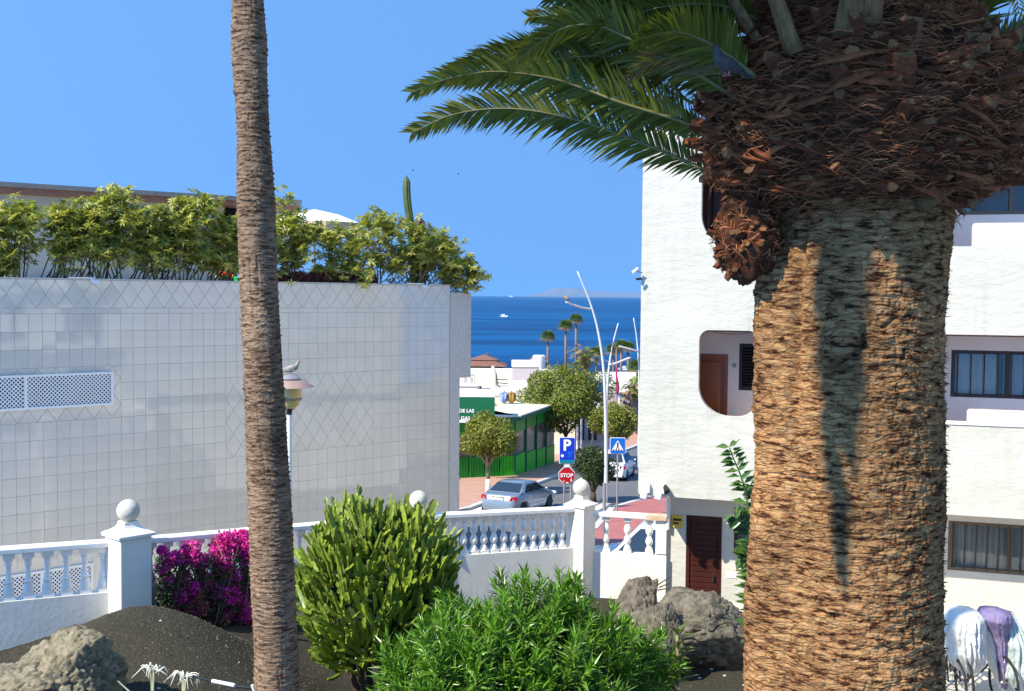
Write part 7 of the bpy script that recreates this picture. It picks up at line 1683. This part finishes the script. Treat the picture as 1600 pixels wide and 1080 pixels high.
for pts in ([(776, 585), (776, 598), (781, 605), (788, 609)], [(776, 593), (786, 593), (794, 594)], [(768, 609), (780, 609), (794, 610)], [(752, 613), (759, 614)], [(776, 598), (786, 599), (794, 599)]):
    mb = MB(); mb.tube(spline([P(a, b, 83) for a, b in pts], 10), .045, 6); mb.build('pipe', 'twig_dark', pi, smooth=True)
for (a, b, c_, d, Y, m_, nm, lab, ct) in ((722, 741, 585, 603, 80, 'cream_wall', 'roof_cabin', 'small cream roof cabin at the corner of the tiled building', 'cabin'), (716, 746, 604, 619, 75, 'white_wall', 'roof_box', 'long white box under the roof cabin above the green banner', 'box')):
    t = thing(nm, lab, ct, P((a + b) / 2, d, Y)); mb = MB(); p0, p1 = P(a, d, Y), P(b, c_, Y); mb.box(p0.x, p1.x, Y, Y + 1.6, p0.z, p1.z); mb.build('body', m_, t); mb = MB(); mb.box(p0.x - .06, p1.x + .06, Y - .08, Y + 1.7, p1.z + .003, p1.z + .1); mb.build('lid', 'white_wall', t)
    for k in range(2): mb = MB(); w__ = (p1.x - p0.x) / 2; mb.box(p0.x + w__ * k + .12, p0.x + w__ * (k + 1) - .12, Y - .03, Y - .001, p0.z + .15, p1.z - .2); mb.build('panel', 'cream_wall' if nm == 'roof_box' else 'lilac', t)
t = thing('roof_flue', 'pair of dark stubby flues at the end of the white roof box', 'chimney', P(750, 614, 74))
for px in (747.5, 751): mb = MB(); a, b = P(px, 616, 74), P(px, 603, 74); mb.tube([a, b], .07, 8); mb.build('flue', 'grey_metal' if px < 749 else 'frame_dark', t)
# brown pagoda roofs near the shore
pgd = thing('tiled_pavilion', 'two tiered brown pyramid roof by the sea right of the tiled building', 'pavilion', (P(762, 578, 120).x, 120, H - 9.2))
def hip(px0, px1, pyb, pyt, Y, dep, m, flat=.12, par=pgd):
    a, b = P(px0, pyb, Y), P(px1, pyb, Y); cx_ = (a.x + b.x) / 2; zt_ = P(px0, pyt, Y).z; w_ = (b.x - a.x) / 2; q = w_ * flat; mb = MB()
    mb.hexa([(a.x, Y - w_, a.z), (b.x, Y - w_, a.z), (b.x, Y + w_, a.z), (a.x, Y + w_, a.z), (cx_ - q, Y - q, zt_), (cx_ + q, Y - q, zt_), (cx_ + q, Y + q, zt_), (cx_ - q, Y + q, zt_)]); mb.build('roof', m, par)
hip(716, 792, 570, 561, 120, 3, 'roof_brown', .45); hip(735, 778, 561.5, 554, 120, 3, 'roof_brown', .08)
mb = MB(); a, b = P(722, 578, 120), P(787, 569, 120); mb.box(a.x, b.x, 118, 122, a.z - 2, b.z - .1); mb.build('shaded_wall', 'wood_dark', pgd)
mb = MB(); a = P(762, 554, 120); mb.ball((a.x, 120, a.z + .05), .14, 10); mb.build('finial', 'roof_brown', pgd)
tw_ = thing('round_tower', 'white cylindrical tower between two small brown roofed bays at the shore', 'tower', (P(842, 578, 108).x, 108, H - 8.6))
c = P(842, 577, 108); mb = MB(); mb.lathe((c.x, 108, 0), [(.62, c.z - 2), (.62, P(842, 556, 108).z), (.5, P(842, 555, 108).z)], 24); mb.build('drum', 'white_wall', tw_, smooth=40)
for a, b in ((829, 835), (849, 856)):
    p0, p1 = P(a, 577, 108.4), P(b, 562, 108.4); mb = MB(); mb.box(p0.x, p1.x, 108.1, 109.4, p0.z - 2, p1.z); mb.build('bay', 'white_wall', tw_)
    for k in range(2): xx = p0.x + (p1.x - p0.x) * (.28 + .44 * k); mb = MB(); mb.box(xx - .06, xx + .06, 108.06, 108.099, p0.z + .35, p1.z - .25); mb.build('window', 'frame_dark', tw_)
    hip(a - 2, b + 2, 562, 558, 108.8, 1, 'roof_brown', .3, tw_)
# right white veranda building
vb = thing('veranda_building', 'low white roofed veranda behind the magenta flag at the apartment block edge', 'building', (P(990, 640, 98).x, 98, H - 12))
a, b = P(953, 604, 98), P(1090, 588, 98); mb = MB(); mb.box(a.x, b.x, 98, 112, a.z, P(953, 602, 98).z + .25); mb.build('roof', 'white_wall', vb)
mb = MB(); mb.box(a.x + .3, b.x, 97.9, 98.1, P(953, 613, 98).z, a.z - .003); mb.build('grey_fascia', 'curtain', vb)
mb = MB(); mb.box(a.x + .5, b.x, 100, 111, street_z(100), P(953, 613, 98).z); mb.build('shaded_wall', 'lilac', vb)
for k in range(9): mb = MB(); xx = a.x + .8 + k * .55; mb.box(xx, xx + .12, 98.2, 98.3, street_z(98), P(953, 613, 98).z - .003); mb.build('post', 'wood_dark' if k % 2 else 'sign_white', vb)
mb = MB(); p, q = P(960, 618, 92), P(985, 632, 90); mb.hexa([(p.x, 92, p.z), (q.x, 91, q.z), (q.x, 94, q.z), (p.x, 95, p.z), (p.x, 92, p.z + .08), (q.x, 91, q.z + .08), (q.x, 94, q.z + .08), (p.x, 95, p.z + .08)]); mb.build('blue_awning', 'towel_blue', vb)
fl = thing('furled_flag', 'furled magenta flag on a thin mast in front of the veranda', 'flag', P(964, 640, 80))
mb = MB(); mb.tube([P(963, 650, 80), P(963, 545, 80)], .045, 6); mb.build('mast', 'hat', fl)
mb = MB(); L = spline([P(963, 572, 80), P(963.5, 590, 80), P(965, 605, 80), P(964, 618, 80)], 12); mb.tube(L, [.06, .08, .1, .12, .15, .18, .2, .22, .22, .2, .15, .05], 10, flat=.6); mb.build('cloth', 'magenta', fl, smooth=True)
# background blocks that close the street view
for (x0, x1, py0, Y, m_, nm, lab) in ((858, 935, 640, 90, 'lilac', 'arcade_building', 'shaded arcade behind the largest tree'),):
    t = thing(nm, lab, 'building', g_at(P(900, 700, Y).x, Y)); a, b = P(x0, py0, Y), P(x1, py0, Y)
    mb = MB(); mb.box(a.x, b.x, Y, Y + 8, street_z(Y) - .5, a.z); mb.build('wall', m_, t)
    for k in range(4): mb = MB(); xx = a.x + (b.x - a.x) * (k + .2) / 4; mb.box(xx, xx + .7, Y - .05, Y - .002, street_z(Y) + .1, street_z(Y) + 2.4); mb.build('doorway', 'frame_dark', t)
    mb = MB(); mb.box(a.x - .2, b.x + .2, Y - .6, Y + 8, a.z + .002, a.z + .3); mb.build('roof', 'white_wall', t)
t = thing('red_awning', 'dark red awning edge behind the trunk of the largest tree', 'awning', P(884, 680, 82)); a, b = P(868, 684, 82), P(900, 671, 82)
mb = MB(); mb.hexa([(a.x, 82, a.z), (b.x, 82, a.z), (b.x, 84, a.z + .5), (a.x, 84, a.z + .5), (a.x, 82, a.z + .25), (b.x, 82, a.z + .25), (b.x, 84, b.z), (a.x, 84, b.z)]); mb.build('canopy', 'magenta', t)
for k, px in enumerate((902, 908, 926)):
    t = thing('tree_guard_post', ['pale slim post left of the dark doorway', 'second pale slim post close beside it', 'third slim post under the clipped tree'][k], 'post', g_at(P(px, 690, 74).x, 74)); a = P(px, 690, 74)
    mb = MB(); mb.tube([(a.x, 74, street_z(74)), (a.x, 74, P(px, 645, 74).z)], .07, 8); mb.build('post_shaft', 'sign_white' if k < 2 else 'grey_metal', t)
# far palms
def fan_palm(label, px, py_top, Y, rpx, base_py, seed, skirt=False, trunk_r=.14):
    rs = np.random.RandomState(seed); c = P(px, py_top, Y); b = P(px + rs.uniform(-1, 1), base_py, Y); r_ = rpx * Y / F; t = thing('shore_palm', label, 'palm', b, 'fan palms along the shore')
    mb = MB(); mb.tube([b, b.lerp(c, .5), c], [trunk_r * 1.2, trunk_r, trunk_r * .9], 8); mb.build('trunk', 'far_trunk', t, smooth=True); mb = MB(); mb2 = MB()
    for k in range(46):
        a = k * 2.4; el = R(-28 + 105 * (k / 46)); d = Vector((math.cos(a) * math.cos(el), math.sin(a) * math.cos(el), math.sin(el) * .8)); fan_leaf(mb if (k > 8) else mb2, c + d * r_ * .38, d, r_ * .66, rs, 14)
    mb.build('crown', 'fan', t); mb2.build('dry_leaves', 'fan_dry', t)
    if skirt:
        mb = MB()
        for k in range(300): a = rs.rand() * 6.28; f = rs.rand(); p = c.lerp(b, f * .85) + Vector((math.cos(a) * .3, math.sin(a) * .3, 0)); q = p + Vector((math.cos(a) * rs.uniform(.1, .8) * (1 - f * .6), math.sin(a) * .4, -rs.uniform(.4, 1.1))); mb.add([p, p + Vector((.12, 0, 0)), q], [(0, 1, 2)])
        mb.build('dry_skirt', 'fan_dry', t)
fan_palm('lone low fan palm right of the white tower', 856, 527, 125, 16, 600, 1)
fan_palm('fan palm with a thin trunk left of the tallest shore palm', 884, 510, 120, 16, 590, 2)
fan_palm('tallest shore palm on the skyline', 900, 500, 124, 15, 590, 3)
fan_palm('small fan palm behind the forked street lights', 932, 552, 122, 16, 600, 5)
fan_palm('dense fan palm left of the paired trunks', 958, 548, 120, 17, 605, 6)
fan_palm('left one of the paired palms near the apartment block', 971, 540, 118, 14, 610, 7)
fan_palm('right one of the paired palms near the apartment block', 981, 544, 118, 16, 610, 8)
fan_palm('drooping palm touching the apartment block edge', 996, 575, 100, 22, 640, 9)
# feathery brown palm with a dry skirt
def feather_palm(label, px, py_top, py_base, Y, seed, dry=.5, n=34, ln=1.9):
    rs = np.random.RandomState(seed); c = P(px, py_top, Y); b = P(px, py_base, Y); t = thing('shore_palm', label, 'palm', b, 'feather palms along the shore'); mb = MB(); mb.tube([b, c], [.35, .22], 8); mb.build('trunk', 'far_trunk', t)
    for part, m_, ks_ in (('crown', 'tree_b', range(int(n * (1 - dry)))), ('dry_fronds', 'fan_dry', range(int(n * (1 - dry)), n))):
        mb = MB()
        for k in ks_:
            a = k * 2.4; el = R(rs.uniform(45, 85)) if part == 'crown' else R(rs.uniform(0, 70)); h = Vector((math.cos(a), math.sin(a), 0)); s_ = c.lerp(b, rs.rand() * .8)
            L = spline([s_, s_ + h * ln * .25 * math.cos(el) * 1.2 + Vector((0, 0, ln * .45 * math.sin(el))), s_ + h * ln * .6 * math.cos(el) * 1.3 + Vector((0, 0, ln * .75 * math.sin(el))), s_ + h * ln * .9 * (math.cos(el) + .2) + Vector((0, 0, ln * .75 * math.sin(el) - .2))], 12)
            for i in range(11):
                tg = (L[i + 1] - L[i]).normalized(); sd = tg.cross(Vector((0, 0, 1)))
                if sd.length < .05: sd = Vector((1, 0, 0))
                sd.normalize()
                for sg_ in (1, -1):
                    for q in (0, .5): p = L[i].lerp(L[i + 1], q); mb.add([p, p + tg * .10, p + (sd * sg_ + tg * .7) * .34 + Vector((0, 0, -.08))], [(0, 1, 2)])
        mb.build(part, m_, t)
feather_palm('tall feather palm with a thick brown dead skirt', 914, 560, 600, 112, 1, .62, 46, 2.6)
feather_palm('low spreading feather palm left of the skirted one', 878, 590, 600, 108, 2, .4, 26, 1.5)
feather_palm('feather palm hanging over the veranda roof', 990, 600, 650, 92, 3, .5, 24, 1.4)
mb = MB(); a = P(929, 588, 104); 
t = thing('white_dome', 'tiny white dome showing above the largest tree', 'dome', P(936, 590, 104)); mb = MB(); a = P(936, 588, 104); mb.ball((a.x, 104, a.z - .2), .45, 14); mb.build('shell', 'white_wall', t, smooth=True)
# boats
for px, py, s_, lab in ((787, 495, 1.0, 'tiny white motor boat on the open sea'), (798, 463.2, 2.6, 'white ship on the horizon line'), (975, 578, .12, 'small white boat close to the shore by the paired palms')):
    r = ray(px, py); Y = -18 * r.y / r.z if r.z < -.0012 else 14000; Y = min(Y, 14000); p = P(px, py, Y); wl = {1.0: 7, 2.6: 60, .12: 3}[s_]
    t = thing('boat', lab, 'boat', (p.x, Y, H - 18)); mb = MB(Matrix.Translation((p.x, Y, H - 18)))
    h_ = wl * .14; mb.hexa([(-wl / 2, -wl * .1, -.1), (wl * .4, -wl * .1, -.1), (wl * .4, wl * .1, -.1), (-wl / 2, wl * .1, -.1), (-wl / 2, -wl * .14, h_), (wl * .55, -wl * .02, h_), (wl * .55, wl * .02, h_), (-wl / 2, wl * .14, h_)]); mb.build('hull', 'sign_white', t)
    mb = MB(Matrix.Translation((p.x, Y, H - 18))); mb.box(-wl * .3, wl * .15, -wl * .08, wl * .08, h_ + .01, h_ * 2.2); mb.build('cabin', 'sign_white', t)
# ---------------------------------------------------------------- air
mh = bpy.data.materials.new('haze'); mh.use_nodes = True; nh = mh.node_tree; nh.nodes.clear()
oh = nh.nodes.new('ShaderNodeOutputMaterial'); pv = nh.nodes.new('ShaderNodeVolumePrincipled'); pv.inputs['Color'].default_value = (0.25, 0.58, 1.0, 1); pv.inputs['Density'].default_value = 0.00004
nh.links.new(pv.outputs[0], oh.inputs['Volume']); M['haze'] = mh
mb = MB(); mb.box(-31000, 31000, -40, 43000, H - 24, H + 260); o = mb.build('haze', 'haze'); o['kind'] = 'stuff'
